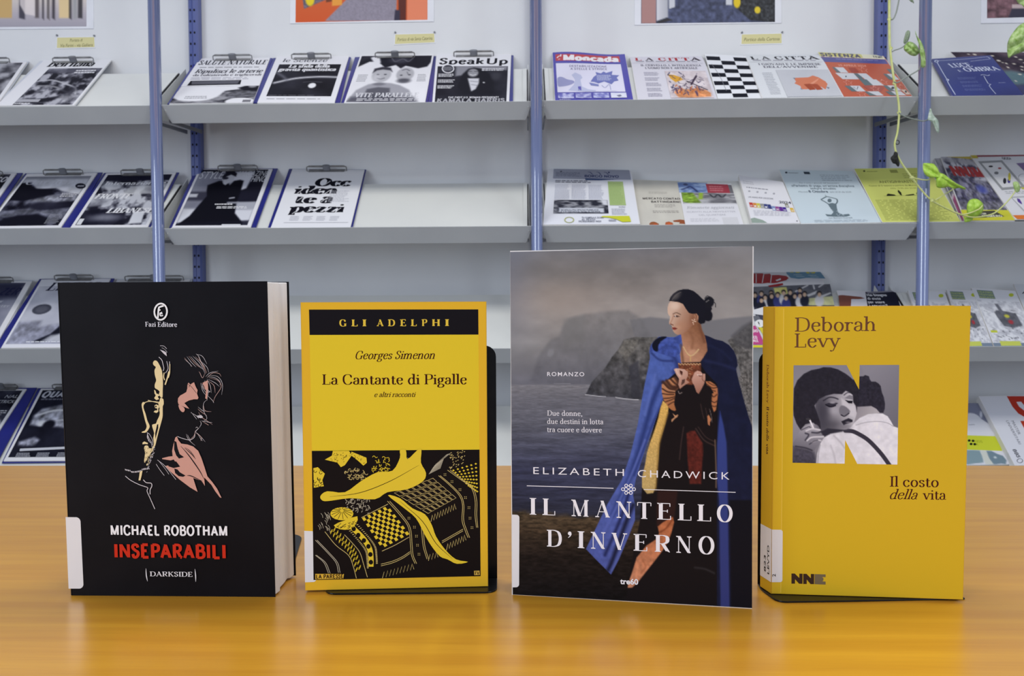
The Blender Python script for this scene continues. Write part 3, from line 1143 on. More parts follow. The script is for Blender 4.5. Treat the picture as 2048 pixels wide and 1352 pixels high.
CAPT = [([(113, 74), (190, 73), (191, 96), (112, 98)], ['Portico di', 'Via Farini - via Galliera'], 'yellow paper caption in two lines under the arcade poster, left of the posts', 40),
        ([(789, 68), (870, 66), (871, 86), (788, 90)], ['Portico di via Santa Caterina'], 'yellow paper caption pinned above the speak magazine', 42),
        ([(1482, 68), (1565, 66), (1565, 88), (1481, 90)], ['Portico della Certosa'], 'yellow paper caption pinned above the second newspaper with orange hand', 42)]
for q, tx, lb, _ in CAPT:
    e, a = wall_item('caption_card', lb, 'caption', 'yellow wall captions', q, .0012, 'plastic', ink='ink_paper')
    a.poly([uvq(a, .02, .05), uvq(a, .98, .05), uvq(a, .98, .92), uvq(a, .02, .92)], (206, 200, 150))
    n = len(tx)
    for i, tt in enumerate(tx):
        v = (.66 if n == 1 else (.42, .85)[i])
        u0, u1 = (.08, .93) if n == 1 else ((.35, .68), (.1, .93))[i]
        a.text(tt, uvq(a, u0, v), uvq(a, u1, v), 6 if n > 1 else 6.5, (96, 92, 56), italic=.25)
    done(a)
    for (u, v) in ((.02, -.12), (.99, -.05)):
        x, y = uvq(a, u, v)
        P_ = hit(x, y, WO, WN)
        ring = [P_ + XS * (.0028 * math.cos(g)) + ZS * (.0028 * math.sin(g)) for g in np.linspace(0, 6.283, 9)[:-1]]
        vs, fs = prism(ring, WN * .0035)
        build('pin', vs, fs, M['edge'], e)

# ================================================================= THE FOUR BOOKS ON THE TABLE
class Bk:
    def __init__(s, X, Y, psi, phi, w, h, zb=0.0):
        s.u = Vector((math.cos(psi), math.sin(psi), 0))
        n = Vector((-math.sin(psi), math.cos(psi), 0))
        s.t = ZS * math.cos(phi) + n * math.sin(phi)
        s.d = n * math.cos(phi) - ZS * math.sin(phi)
        s.O = Vector((X, Y, TT + zb))
        s.w, s.h = w, h

    def p(s, x, z, y=0.0):
        return s.O + s.u * x + s.t * z + s.d * y

    def plan(s, pts, z0, z1):
        """extrude a plan outline [(x,depth)] from z0 to z1"""
        return prism([s.p(x, z0, y) for x, y in pts], s.t * (z1 - z0))

    def empty(s, label, group='upright books on the table'):
        return empty('book', frame(s.O, s.u, s.d, s.t), label, 'book', group)

    def art(s, gain=1.05):
        return Art(s.O - s.d * 0.00001, s.u, s.t, -s.d, gain=gain, step=7e-6, base=1.2e-4)


GB = 1.13
WHT = (228, 228, 234)

# ---- book 1 : black crime paperback -------------------------------------------------
B = Bk(-.3008, .5164, -.0336, -.0308, .1409, .2117)
e = B.empty('thick black paperback with half-lit face drawing and red title, leftmost on table')
fc = build('front_cover', *B.plan([(0.0012, 0.0), (B.w, 0), (B.w, .0006), (.0012, .0006)], 0, B.h), M['black'], e)
vs, fs = B.plan([(.0018, .0007), (B.w - .0012, .0007), (B.w - .0004, .004), (B.w + .0004, .009), (B.w - .0016, .0105), (B.w - .0014, .024), (B.w - .0022, .031), (B.w - .0002, .0322), (B.w + .0006, .0385), (.0018, .0385)], .0006, B.h - .0006)
pb = build('page_block', vs, fs, M['paper'], e, bevel=.0006)
for i in range(14):
    y = .0115 + i * .0014
    vs, fs = B.plan([(B.w - .0019, y), (B.w - .00135, y + .0002), (B.w - .00135, y + .0006), (B.w - .0019, y + .0008)], .0015, B.h - .0015)
    if i == 0: ridges = [(vs, fs)]
    else: ridges.append((vs, fs))
vs, fs = merge(ridges)
r_ = build('page_edges', vs, fs, M['paper'], pb)
r_['kind'] = 'stuff'
build('back_cover', *B.plan([(.001, .0388), (B.w + .0016, .0388), (B.w + .0016, .0395), (.001, .0395)], 0, B.h), M['black'], e)
build('spine', *B.plan([(.0012, 0), (.0003, .0008), (0, .003), (0, .037), (.0006, .0392), (.0018, .0395), (.0018, 0)], 0, B.h), M['black'], e, smooth=False)
a = B.art(GB)
WZ = lambda t: Z(230, 680, 3.975, t)
CR, PK, LN = (226, 207, 158), (201, 152, 138), (205, 200, 205)
a.poly(WZ("303,180 315,163 335,168 355,200 372,240 378,280 382,340 380,400 378,455 362,452 350,430 355,410 340,395 318,380 318,350 328,320 318,280 315,240 325,215 308,200"), CR, smooth=3)
a.poly(WZ("312,395 322,402 330,425 345,430 355,440 340,450 352,470 330,478 312,462 325,440 315,425"), CR)
a.poly(WZ("362,460 385,470 388,510 380,530 380,600 372,640 350,720 330,800 322,835 305,870 285,900 262,935 240,975 232,960 240,900 232,860 240,840 262,840 270,855 285,862 300,850 310,825 305,780 312,740 300,700 297,672 325,665 335,640 352,605 357,575 352,560 356,540 345,505 355,485"), CR, smooth=2)
a.poly(WZ("335,672 345,668 345,700 322,790 320,740"), (16, 15, 22))
a.poly(WZ("315,520 330,512 348,520 352,535 345,545 345,570 330,580 308,572 318,560 335,560 338,545 320,540"), CR)
a.ell(*WZ("326,528")[0], 1.6, 1.6, (20, 18, 24))
a.poly(WZ("213,512 222,494 236,495 240,502 230,515 228,540 245,590 258,640 272,670 276,692 262,718 245,735 215,736 218,728 238,720 250,700 252,680 240,640 228,590 217,545"), CR, smooth=3)
for t_, w in (("230,500 270,488 340,492 350,500 355,520", 1.3), ("262,480 320,494 360,505", 1.0), ("265,478 300,488", .8)):
    a.stroke(WZ(t_), w, CR)
a.poly(WZ("220,815 235,806 262,818 262,828 238,826 220,829"), CR)
for t_ in ("255,735 272,745 288,770 300,800 300,835", "258,745 272,780 292,815", "262,760 268,800 290,820 296,850", "262,738 258,775 275,800"):
    a.stroke(WZ(t_), .9, LN)
rs = random.Random(2)
for i in range(60):
    y = rs.uniform(850, 985)
    x = rs.uniform(238, 318 - (y - 850) * .35)
    a.stroke(WZ("%f,%f %f,%f" % (x, y, x + rs.uniform(-10, 10), y + rs.uniform(5, 16))), .5, (20, 18, 22) if rs.random() < .5 else CR, bump=(i % 8 == 0))
for i in range(60):
    x = rs.uniform(258, 322)
    y = 1020 - (x - 258) * 2.6 + rs.uniform(-30, 30)
    a.stroke(WZ("%f,%f %f,%f" % (x, y, x - 6, y + 7)), .5, LN, bump=(i % 8 == 0))
a.poly(WZ("252,985 262,980 262,995 254,998"), CR)
for i in range(34):
    x = 85 + i * 5.6 + rs.uniform(-3, 3)
    y = 1030 + 10 * math.sin((x - 85) / 40.) + (8 if 130 < x < 215 else 0)
    a.stroke(WZ("%f,%f %f,%f" % (x, y - 6, x + 4, y + 6)), .9, LN, bump=(i % 8 == 0))
a.poly(WZ("200,1045 222,1038 215,1075 205,1115 190,1114 196,1080"), CR)
for t_, w in (("85,1080 130,1115 200,1150 262,1172 258,1200 285,1262 320,1342", 1.3), ("228,1110 252,1132 290,1137 296,1160 283,1188 282,1225", 1.5),
              ("340,952 400,1000 488,1108", .8), ("330,985 360,1030 395,1076", .8), ("352,960 400,1020 432,1066", .7)):
    a.stroke(WZ(t_), w, LN)
for t_, w in (("362,45 392,48 415,70", .8), ("362,78 390,88 412,100", .9), ("375,60 400,75 418,98", .6), ("352,135 375,158 385,190", 1.3), ("415,168 425,225 405,262", 1.0),
              ("437,170 437,232 422,290", 1.1), ("432,250 420,300 402,355", 2.6), ("395,258 390,290 398,318", 2.0), ("440,190 438,260 428,300", 1.6), ("385,190 392,225 386,245", 1.2)):
    a.stroke(WZ(t_), w, CR if w > 1.4 else LN)
a.poly(WZ("368,84 385,86 412,104 415,128 395,112"), LN)
# second figure
a.poly(WZ("503,490 505,462 522,440 545,428 570,413 578,385 580,350 588,338 600,350 632,335 645,370 660,398 655,425 667,458 660,470 630,470 590,480 555,500 575,522 594,545 575,540 548,528 520,518 508,508"), PK)
a.poly(WZ("508,515 525,520 548,532 559,552 548,572 530,566 515,545"), PK, smooth=2)
a.stroke(WZ("580,350 610,370 650,420"), .8, (20, 18, 22))
a.stroke(WZ("590,375 605,350 625,336"), .8, (20, 18, 22))
a.poly(WZ("495,765 508,795 530,822 580,829 625,845 665,880 690,935 712,1000 738,1082 775,1125 815,1180 850,1252 838,1250 800,1200 770,1150 712,1090 718,1158 700,1130 690,1118 625,1095 642,1150 660,1205 600,1170 520,1110 440,1040 405,1000 450,990 475,960 380,945 378,938 430,925 462,922 458,880 468,830 483,775"), PK)
BK = (16, 15, 21)
a.poly(WZ("474,800 492,808 502,860 518,905 553,930 512,941 490,915 474,870"), BK)
a.poly(WZ("425,962 470,948 492,965 522,1005 470,1016 428,1002"), BK)
a.poly(WZ("475,1020 500,1027 520,1050 565,1076 545,1086 510,1080 482,1056"), BK)
a.poly(WZ("472,948 484,930 495,965 480,962"), PK)
for t_, w in (("527,842 580,902 632,972 682,1047 712,1105", 2.2), ("555,855 612,905 645,945", 1.7), ("575,1075 612,1080 700,1122", 1.8), ("560,852 600,880 640,930", 1.0)):
    a.stroke(WZ(t_), w, BK, taper=True)
a.stroke(WZ("500,765 545,782 600,792 635,770 642,730 668,700"), 1.0, LN)
hair = ["555,140 590,180 618,210", "558,152 600,190 612,212", "575,130 610,175 650,215", "590,128 640,185 690,225", "605,130 660,190 705,235", "620,125 680,185 722,270", "640,130 700,190 735,260", "648,108 670,130 690,175 720,215", "655,112 700,130 735,190",
        "665,130 700,200 728,265", "690,170 735,215 750,260", "725,290 760,260 825,245", "735,300 780,262 830,265 848,290", "740,290 800,300 838,330 838,360", "745,280 820,290 858,350 852,435", "750,300 820,320 848,370 800,450 785,495", "742,310 800,340 835,370",
        "735,310 760,360 770,420", "740,320 790,360 800,420", "720,320 700,370 735,430", "725,325 745,400 735,480", "690,340 715,385 740,400", "685,340 700,400 728,440", "745,400 760,410 735,415", "706,510 720,560 770,568", "740,470 710,500 708,560 735,620 700,650",
        "665,530 700,560 720,565", "662,545 690,570 735,600", "605,575 650,600 670,625", "610,572 640,610 655,630", "668,570 690,610 735,640 780,672", "690,640 740,650 778,655", "680,640 690,665 672,700", "700,645 740,670 750,675", "645,700 655,690 668,700",
        "640,725 680,760 722,808", "645,735 690,770 685,800", "570,745 590,790 642,838", "580,750 600,790 605,805", "645,715 632,760 600,790", "660,740 690,790 700,800", "740,440 780,480 790,500", "720,260 700,300 680,262 672,250"]
for i, t_ in enumerate(hair):
    a.stroke(WZ(t_), .75, LN if i % 3 else (206, 170, 162), taper=True, bump=(i % 6 == 0))
a.poly(WZ("700,340 742,318 745,385 735,470 722,462 728,400"), PK)
a.poly(WZ("655,600 690,595 706,612 690,620 665,615"), (190, 188, 195))
# type
a.text('MICHAEL ROBOTHAM', (223, 1068.6), (455.7, 1070.3), 18.6, (232, 232, 238), bold=.028, spacing=1.0)
a.text('INSEPARABILI', (230.6, 1113.6), (452.6, 1115.5), 26, (196, 46, 26), bold=.036)
a.text('DARKSIDE', (301.2, 1151.4), (386, 1152.4), 9.3, (222, 220, 224), font='serif', spacing=.16, wt=.15, th=.06)
a.stroke([(293.2, 1136), (294, 1150), (296.3, 1161.5)], 2.0, (222, 220, 224), taper=True)
a.stroke([(391, 1137), (392.3, 1150), (392.6, 1162.5)], 2.0, (222, 220, 224), taper=True)
a.ell(322.7, 623.3, 12.6, 16.3, (235, 235, 245), n=28, ang=.08, w=3.3)
a.stroke([(328.5, 611.5), (322, 613.5), (318.8, 617), (317, 636)], 3.4, (235, 235, 245))
a.stroke([(319, 620.5), (322.5, 619.5)], 2.4, (235, 235, 245))
a.stroke([(325.6, 624.5), (321.6, 626.6), (322.4, 631.4), (327.5, 630.6)], 2.2, (235, 235, 245))
a.stroke([(321.8, 627.8), (326.5, 627)], 1.8, (235, 235, 245))
a.text('Fazi Editore', (292, 653), (355.5, 653.4), 9.3, (214, 214, 222), font='serif', wt=.16, th=.06)
a.build('cover_print', M['ink'], fc)


def sticker(Bk_, q, parent, r=4, label='blank white library sticker'):
    """rounded white label on the cover, q = TL TR BR BL photo points, right corners rounded"""
    art = Bk_.art(1.0)
    tl, tr, br, bl = [np.array(p, float) for p in q]

    def corner(c, a_, b_):
        da = (a_ - c) / np.linalg.norm(a_ - c)
        db = (b_ - c) / np.linalg.norm(b_ - c)
        return [c + da * r * (1 - s) ** 1.6 + db * r * s ** 1.6 for s in np.linspace(0, 1, 6)]
    pts = [tl] + corner(tr, tl, br) + corner(br, tr, bl) + [bl]
    P_ = [art.O + art.X * p[0] + art.Y * p[1] + art.N * .00013 for p in art.PP(pts)]
    vs, fs = prism(P_, art.N * .00008)
    return build('spine_label', vs, fs, M['label'], parent, label=label)


sp1 = sticker(B, [(131.6, 1034), (161, 1034.5), (167.5, 1177), (137.5, 1177)], e, r=8)

# ---- book 2 : yellow paperback -----------------------------------------------------
B = Bk(-.1419, .5194, .0523, -.0111, .1247, .1964, .0015)
e = B.empty('yellow paperback with black top band and black woodcut-style picture, second from left')
TK = .019
fc = build('front_cover', *B.plan([(0, 0), (B.w, 0), (B.w, .0005), (0, .0005)], 0, B.h), M['yellow'], e)
build('page_block', *B.plan([(.0006, .0006), (B.w - .0006, .0006), (B.w - .0006, TK - .0006), (.0006, TK - .0006)], .0006, B.h - .0004), M['paper'], e)
build('back_cover', *B.plan([(0, TK - .0005), (B.w, TK - .0005), (B.w, TK), (0, TK)], 0, B.h), M['yellow'], e)
build('spine', *B.plan([(0, .0005), (.0005, .0005), (.0005, TK - .0005), (0, TK - .0005)], 0, B.h), M['yellow'], e)
a = B.art(GB)
YB, YI, TB = (223, 176, 44), (222, 194, 44), (20, 17, 22)
q_ = [(0, B.h), (B.w, B.h), (B.w, 0), (0, 0)]
a.poly([(0.0003, 0.0003), (B.w - .0003, .0003), (B.w - .0003, B.h - .0003), (.0003, B.h - .0003)], YB, uv=True)
WZ = lambda t: Z(600, 600, 5.39, t)
a.poly([(619.3, 669.5), (956.9, 669.3), (958.9, 900), (623.8, 902)], YI)
a.poly(WZ("97,103 1922,101 1924,373 104,377"), TB)
for ch, x0, x1 in (('G', 425, 500), ('L', 555, 622), ('I', 675, 715), ('A', 828, 900), ('D', 950, 1025), ('E', 1080, 1143), ('L', 1195, 1258), ('P', 1312, 1372), ('H', 1425, 1508), ('I', 1565, 1605)):
    y = 600 + (283 - (x0 - 425) * .003) / 5.39
    a.text(ch, (600 + x0 / 5.39, y), (600 + x1 / 5.39, y), 13.3, (222, 190, 66), font='serif', wt=.2, th=.075)
MR = (52, 12, 14)
a.text('Georges Simenon', WZ("600,637")[0], WZ("1455,634")[0], 16.3, MR, font='serif', italic=.26, wt=.115, th=.05, letter_pad=-.01)
a.text('La Cantante di Pigalle', WZ("240,911")[0], WZ("1797,907")[0], 20.2, MR, font='serif', wt=.125, th=.045, letter_pad=0)
a.text('e altri racconti', WZ("803,1045")[0], WZ("1250,1043")[0], 9.8, MR, font='serif', italic=.26, wt=.12, th=.055, letter_pad=-.01)
# a plain patterned black and yellow panel (generic textile motifs)
PAN = [(623.8, 901.6), (958.9, 899.1), (961.2, 1152), (627.2, 1159.8)]
a.poly(PAN, (19, 14, 15))
YL, YP = (222, 194, 52), (196, 176, 112)


def bil(q, u, v):
    q = [np.asarray(p, float) for p in q]
    return (q[0] * (1 - u) + q[1] * u) * (1 - v) + (q[3] * (1 - u) + q[2] * u) * v


def cell(q, u0, v0, u1, v1):
    return [bil(q, u0, v0), bil(q, u1, v0), bil(q, u1, v1), bil(q, u0, v1)]


# chequered cloth
Q = [(724, 1036), (776, 1011), (819, 1068), (764, 1097)]
for i in range(10):
    for j in range(10):
        if (i + j) % 2 == 0:
            a.add(a.PP(cell(Q, i / 10., j / 10., (i + .98) / 10, (j + .98) / 10)), [(0, 1, 2, 3)], YL, False)
a.stroke([(723, 1035), (776, 1008)], 1.2, YP, smooth=0)
a.stroke([(764, 1102), (790, 1090), (818, 1074)], 1.2, YP)
# lattice cloth
Q = [(786, 985), (866, 955), (914, 996), (857, 1028)]
for i in range(7):
    for j in range(5):
        c4 = cell(Q, (i + .1) / 7, (j + .1) / 5, (i + .9) / 7, (j + .9) / 5)
        a.stroke(c4, 1.1, YP, smooth=0, bump=False, closed=True)
# rows of lozenges
Q = [(905, 938), (957, 921), (957.5, 990), (948, 985)]
for i in range(6):
    for j in range(8):
        c_ = bil([(900, 940), (956, 922), (956, 988), (938, 972)], (i + .5) / 6, (j + .5) / 8)
        a.add(a.PP([c_ + [-2.6, 0], c_ + [0, -2], c_ + [2.6, 0], c_ + [0, 2]]), [(0, 1, 2, 3)], YL, False)
for i in range(46):
    c_ = bil([(898, 905), (932, 900), (925, 930), (898, 938)], rs.random(), rs.random())
    a.add(a.PP([c_ + [-1.5, .4], c_ + [.3, -1.1], c_ + [1.5, -.4], c_ + [-.3, 1.1]]), [(0, 1, 2, 3)], YP, False)
# borders
for off in (0, 3.4):
    a.stroke([(877 + off, 951), (898 + off, 969), (918 + off, 990), (925 + off * .8, 1010), (924 + off, 1040), (930 + off, 1060), (936 + off, 1075)], 1.1, YP)
    a.stroke([(895 + off * 1.6, 940), (920 + off, 958), (942 + off, 975), (950 + off, 1000), (950 + off, 1030), (953 + off * .8, 1055)], 1.1, YP)
    a.stroke([(775 + off * 1.3, 1002), (800 + off * 1.2, 1030), (817 + off, 1055), (821 + off, 1090), (823 + off, 1110), (830 + off, 1127)], 1.1, YP)
    a.stroke([(842 + off, 1045), (844 + off, 1070), (847 + off, 1095), (854 + off, 1118)], 1.1, YP)
    a.stroke([(762, 1128 + off), (785, 1122 + off), (805, 1113 + off), (820, 1103 + off)], 1.1, YP)
    a.stroke([(884, 1082 + off), (905, 1070 + off), (926, 1058 + off)], 1.1, YP)
    a.stroke([(631 + off, 1080), (655 + off, 1105), (672 + off, 1125), (677 + off, 1145)], 1.1, (180, 172, 150))
    a.stroke([(631 + off * .6, 1110), (648 + off, 1125), (657 + off, 1146)], 1.1, (180, 172, 150))
for x, y in ((890, 949), (904, 963), (920, 979), (931, 995), (938, 1015), (940, 1036), (944, 1055), (818, 1036), (829, 1054), (833, 1072), (835, 1090), (838, 1108)):
    for dx, dy in ((-1.6, -1.6), (1.6, -1.6), (-1.6, 1.6), (1.6, 1.6)):
        a.add(a.PP([(x + dx - 1, y + dy), (x + dx, y + dy - 1), (x + dx + 1, y + dy), (x + dx, y + dy + 1)]), [(0, 1, 2, 3)], YP, False)
# dotted golden band
a.stroke([(703, 1053), (727, 1077), (739, 1097), (742, 1115), (742, 1133)], 10.5, YL)
for x, y in ((707.6, 1057.5), (716.7, 1070), (728, 1080.6), (737, 1092.4), (741, 1108.5), (742, 1124)):
    a.ell(x, y, 4.4, 4.8, (19, 14, 15), n=14)
for dx, dy in ((-9, 5), (9, -4)):
    pth = catmull([np.array(p) + [dx, dy] for p in ((703, 1050), (727, 1077), (741, 1097), (744, 1115), (745, 1133))], 8)
    for i in range(0, len(pth) - 1, 1):
        p0 = pth[i]
        a.add(a.PP([p0 + [-1.8, -.8], p0 + [1.8, -1.4], p0 + [1.8, 0], p0 + [-1.8, .6]]), [(0, 1, 2, 3)], YP, False)
pth = catmull([(663, 1062), (680, 1080), (697, 1097), (708, 1118), (716, 1148)], 3)
for p0 in pth[:-1]:
    p0 = np.array(p0) + [4, -3]
    for o in (0, 2.6):
        a.stroke([p0 + [-6, 6 + o], p0 + [-3, 0 + o], p0 + [1, 1 + o], p0 + [4, -5 + o]], 1.1, YL, smooth=0, bump=False)
a.stroke([(650, 1063), (672, 1090), (697, 1110), (706, 1130), (713, 1156)], 1.2, YP)
a.stroke([(689, 1069), (706, 1087), (720, 1105), (728, 1130), (735, 1154)], 1.2, YP)
for t0, t1, n in (((765, 1150), (828, 1132), 9), ((857, 1115), (876, 1108), 3), ((893, 1094), (932, 1074), 7), ((862, 1037), (912, 1012), 9)):
    P_ = []
    t0, t1 = np.array(t0, float), np.array(t1, float)
    for i in range(2 * n + 1):
        P_.append(t0 + (t1 - t0) * i / (2 * n) + [0, -6 if i % 2 else 6])
    a.stroke(P_, 1.1, YP, smooth=0)
# golden speckled cushions
a.poly([(666, 901.5), (698, 901.4), (704, 910), (690, 930), (682, 934), (675, 925), (650, 919), (664, 911)], YL)
a.poly([(703, 903), (733, 915), (734, 925), (727, 931), (716, 921), (702, 910)], YL)
for i in range(80):
    x, y = rs.uniform(660, 730), rs.uniform(904, 928)
    a.add(a.PP([(x - 1.2, y + .6), (x, y - .6), (x + 1.3, y - .7), (x + .1, y + .7)]), [(0, 1, 2, 3)], (19, 14, 15), i == 0)
for i in range(150):
    x, y = rs.uniform(688, 780), rs.uniform(912, 960)
    if y < 935 - (x - 700) * .1 + abs(x - 705) * .5 and x < 745: continue
    r1 = rs.uniform(0, 6.28)
    P_ = [(x + 3 * math.cos(r1 + t) * .9, y + 3 * math.sin(r1 + t)) for t in (0, .9, 1.8, 2.6)]
    a.stroke(P_, 1.1, YP if x < 745 else YL, smooth=2, bump=(i == 0))
for i in range(70):
    x, y = rs.uniform(692, 738), rs.uniform(997, 1024)
    r1 = rs.uniform(0, 6.28)
    a.stroke([(x + 2.4 * math.cos(r1 + t), y + 2.4 * math.sin(r1 + t)) for t in (0, 1, 2)], .9, (190, 182, 160), smooth=2, bump=(i == 0))
a.poly([(627, 936), (636, 934), (650, 947), (645, 960), (648, 972), (628, 975)], YL)
for i in range(10):
    x, y = rs.uniform(629, 646), rs.uniform(938, 972)
    a.stroke([(x + 3 * math.cos(t), y + 3 * math.sin(t)) for t in (0, 1.4, 2.8, 4)], 1.1, (19, 14, 15), smooth=3, bump=(i == 0))
a.ell(684, 1027, 23, 13, YL)
for i in range(13):
    an = i * 2 * math.pi / 13
    a.stroke([(684 + 4 * math.cos(an), 1021 + 3 * math.sin(an)), (684 + 21 * math.cos(an), 1026 + 12 * math.sin(an))], 1.0, (19, 14, 15), smooth=0, bump=(i == 0))
a.ell(684, 1021, 3, 3.4, YL)
a.poly([(668, 1050), (690, 1040), (715, 1032), (712, 1048), (700, 1058), (680, 1058)], YL, smooth=2)
for i in range(24):
    x, y = rs.uniform(672, 712), rs.uniform(1038, 1056)
    a.stroke([(x + 2.6 * math.cos(t), y + 2.6 * math.sin(t)) for t in (0, 1.2, 2.4)], 1.0, (19, 14, 15), smooth=3, bump=(i == 0))
for i in range(18):
    x, y = rs.uniform(630, 660), rs.uniform(1022, 1056)
    a.stroke([(x, y), (x + 3, y + 4), (x + 4, y + 9)], .8, (180, 172, 150), bump=(i == 0))
for i in range(12):
    a.stroke([(858 + i * 2, 948 - i), (872 + i * 1.6, 928 - i * 1.4), (890 + i, 915 - i * .8)], .8, (180, 172, 150), bump=(i == 0))
for i in range(7):
    a.stroke([(800 + i * 5, 912 + i), (812 + i * 4.4, 925), (820 + i * 3, 936)], .8, (170, 162, 140), bump=(i == 0))
# broad plain golden leaves across the panel
a.poly([(641, 992), (655, 982), (690, 984), (722, 962), (755, 944), (785, 941), (800, 915), (800, 900), (812, 900), (815, 918), (835, 899.8), (843, 899.8), (842, 925), (852, 945), (846, 962), (815, 978), (775, 984), (750, 998), (700, 996), (662, 1001), (646, 1001)], YL, smooth=3)
a.poly([(776, 990), (800, 996), (825, 1016), (850, 1028), (864, 1050), (872, 1072), (890, 1098), (912, 1118), (936, 1123), (914, 1127), (895, 1118), (880, 1112), (862, 1090), (848, 1066), (832, 1036), (806, 1014)], YL, smooth=3)
a.stroke([(660, 993), (720, 985), (780, 962), (838, 930)], 1.3, (19, 14, 15), taper=True)
a.stroke([(800, 1002), (845, 1042), (872, 1086), (905, 1117)], 1.3, (19, 14, 15), taper=True)
# small caption strip and monogram
a.poly([(631, 1147), (688.2, 1147.3), (687, 1156.4), (631, 1158)], (214, 172, 60))
a.text('LA PARESSE', (632.5, 1156.4), (686.5, 1155.4), 7.6, (40, 22, 18), bold=.03)
a.poly([(948, 1141), (959, 1140.6), (959.5, 1149.2), (948.5, 1149.6)], (206, 170, 76))
a.text('FV', (950, 1148.6), (958.4, 1148.4), 6, (30, 20, 18), bold=.03)
a.build('cover_print', M['ink'], fc)
sticker(B, [(608.6, 1061.5), (629.8, 1062.5), (632.6, 1163.5), (610.2, 1164.5)], e, r=5)

# ---- book 3 : winter cloak novel ---------------------------------------------------
B = Bk(-.001, .5139, -.1717, .0001, .1560, .2313)
e = B.empty('tall novel showing a woman in a blue cloak by a grey sea, third from left')
TK = .024
fc = build('front_cover', *B.plan([(0, 0), (B.w, 0), (B.w, .0006), (0, .0006)], 0, B.h), M['paper'], e)
build('page_block', *B.plan([(.0008, .0007), (B.w - .0008, .0007), (B.w - .0008, TK - .0007), (.0008, TK - .0007)], .0008, B.h - .0008), M['paper'], e)
build('back_cover', *B.plan([(0, TK - .0006), (B.w, TK - .0006), (B.w, TK), (0, TK)], 0, B.h), M['grey_card'], e)
build('spine', *B.plan([(0, .0006), (.0006, .0006), (.0006, TK - .0006), (0, TK - .0006)], 0, B.h), M['grey_card'], e)
a = B.art(GB)
c = a.canvas([(1020.4, 504), (1505, 492.6), (1504, 1216), (1025.6, 1188.8)], 330, 480)
HZ = lambda t: Z(1010, 480, 3.976, t)
# sky
c.ramp([(495, (116, 116, 120)), (540, (126, 122, 120)), (580, (140, 134, 130)), (630, (152, 147, 144)), (700, (132, 131, 132)), (760, (108, 109, 118)), (778, (100, 102, 112))], c.Y)
n1 = fbm(c.X / 70, c.Y / 38, 11)
n2 = fbm(c.X / 26, c.Y / 14, 5)
c.c *= (1 + (n1 - .5) * .28 + (n2 - .5) * .06)[..., None]
c.blend((112, 118, 134), sm(1110, 1015, c.X) * .55 * sm(780, 560, c.Y))
c.blend((162, 148, 138), np.exp(-((c.X - 1120) / 90) ** 2 - ((c.Y - 600) / 38) ** 2) * .45)
c.blend((108, 106, 106), np.exp(-((c.X - 1095) / 50) ** 2 - ((c.Y - 540) / 18) ** 2) * .5)
c.blend((146, 144, 144), sm(1250, 1500, c.X) * .45 * sm(700, 600, c.Y))
# far headlands
c.poly([(1420, 641), (1460, 636), (1506, 632), (1506, 790), (1300, 790), (1260, 640), (1300, 634), (1360, 640)], (112, 113, 118), 3, .85)
c.poly(HZ("200,1120 230,1040 260,940 320,850 370,790 430,770 460,690 500,625 640,590 800,570 980,560 1080,620 1160,760 1100,1140 650,1150 240,1138"), (108, 108, 110), 5, .55, c2=(96, 97, 106), g=((1150, 640), (1150, 760)), tex=.16, tscale=14)
c.poly(HZ("470,630 640,590 640,800 480,860 450,760"), (116, 116, 116), 6, .5)
c.ell(1101, 706, 6, 8, (134, 135, 140), .5, .7, .5)
# cliff
c.poly(HZ("640,1228 690,1130 800,1010 850,930 900,870 945,790 1040,770 1120,775 1200,770 1320,800 1330,1270 1060,1270 960,1262 860,1248 790,1245"), (96, 95, 93), 1.0, c2=(62, 63, 70), g=((1250, 690), (1240, 790)), tex=.5, seed=9, tscale=9)
c.poly(HZ("900,880 960,800 1060,790 1040,860 960,960"), (112, 110, 104), 3, .6, tex=.5, tscale=5)
c.poly(HZ("985,1000 1060,960 1080,1250 1010,1260"), (54, 55, 64), 3, .7)
c.poly(HZ("690,1130 900,960 960,1000 940,1240 700,1240"), (76, 76, 80), 5, .4, tex=.5, tscale=6)
# right hillside
c.poly(HZ("1968,650 1900,700 1850,745 1770,800 1830,900 1870,1050 1900,1250 1960,1352 1980,1400"), (96, 95, 94), 1.2, tex=.5, seed=21, tscale=5)
c.poly([(1484, 652), (1506, 640), (1506, 700), (1470, 690), (1462, 672)], (74, 74, 78), 4, .6)
c.poly([(1473, 760), (1490, 740), (1506, 760), (1506, 858), (1490, 820)], (98, 96, 94), 3, .8, tex=.7, tscale=3)
# sea
sea = sm(767, 772, c.Y + (c.X - 1020) * -0.0 + 0 * c.X)
cl = c.mask(HZ("640,1228 690,1130 800,1010 850,930 900,870 945,790 1040,770 1320,770 1330,1270 1060,1270 960,1262 860,1248 790,1245"), 1.0)
old = c.c.copy()
c.ramp([(768, (124, 124, 130)), (800, (104, 105, 114)), (850, (92, 94, 106)), (900, (74, 77, 96)), (940, (56, 59, 82)), (985, (50, 53, 74)), (1030, (40, 42, 56))], c.Y)
w_ = fbm(c.X / 60 + c.Y / 90, c.Y / 5.5 + 2 * fbm(c.X / 50, c.Y / 20, 77), 31, 4)
w2 = fbm(c.X / 12, c.Y / 1.6, 33, 3)
c.c *= (1 + (w_ - .5) * .55 * sm(768, 900, c.Y) + (w2 - .5) * .3)[..., None]
mixm = (sea * (1 - cl) * (1 - sm(1470, 1474, c.X)))[..., None]
c.c = old * (1 - mixm) + c.c * mixm
c.line(HZ("640,1230 760,1244 800,1246"), 1.4, (190, 192, 200), .8, .9)
c.line(HZ("880,1252 960,1264 1060,1270"), 1.6, (200, 202, 208), .8, .9)
c.line(HZ("390,1140 520,1142"), 1, (150, 150, 158), .8, .7)
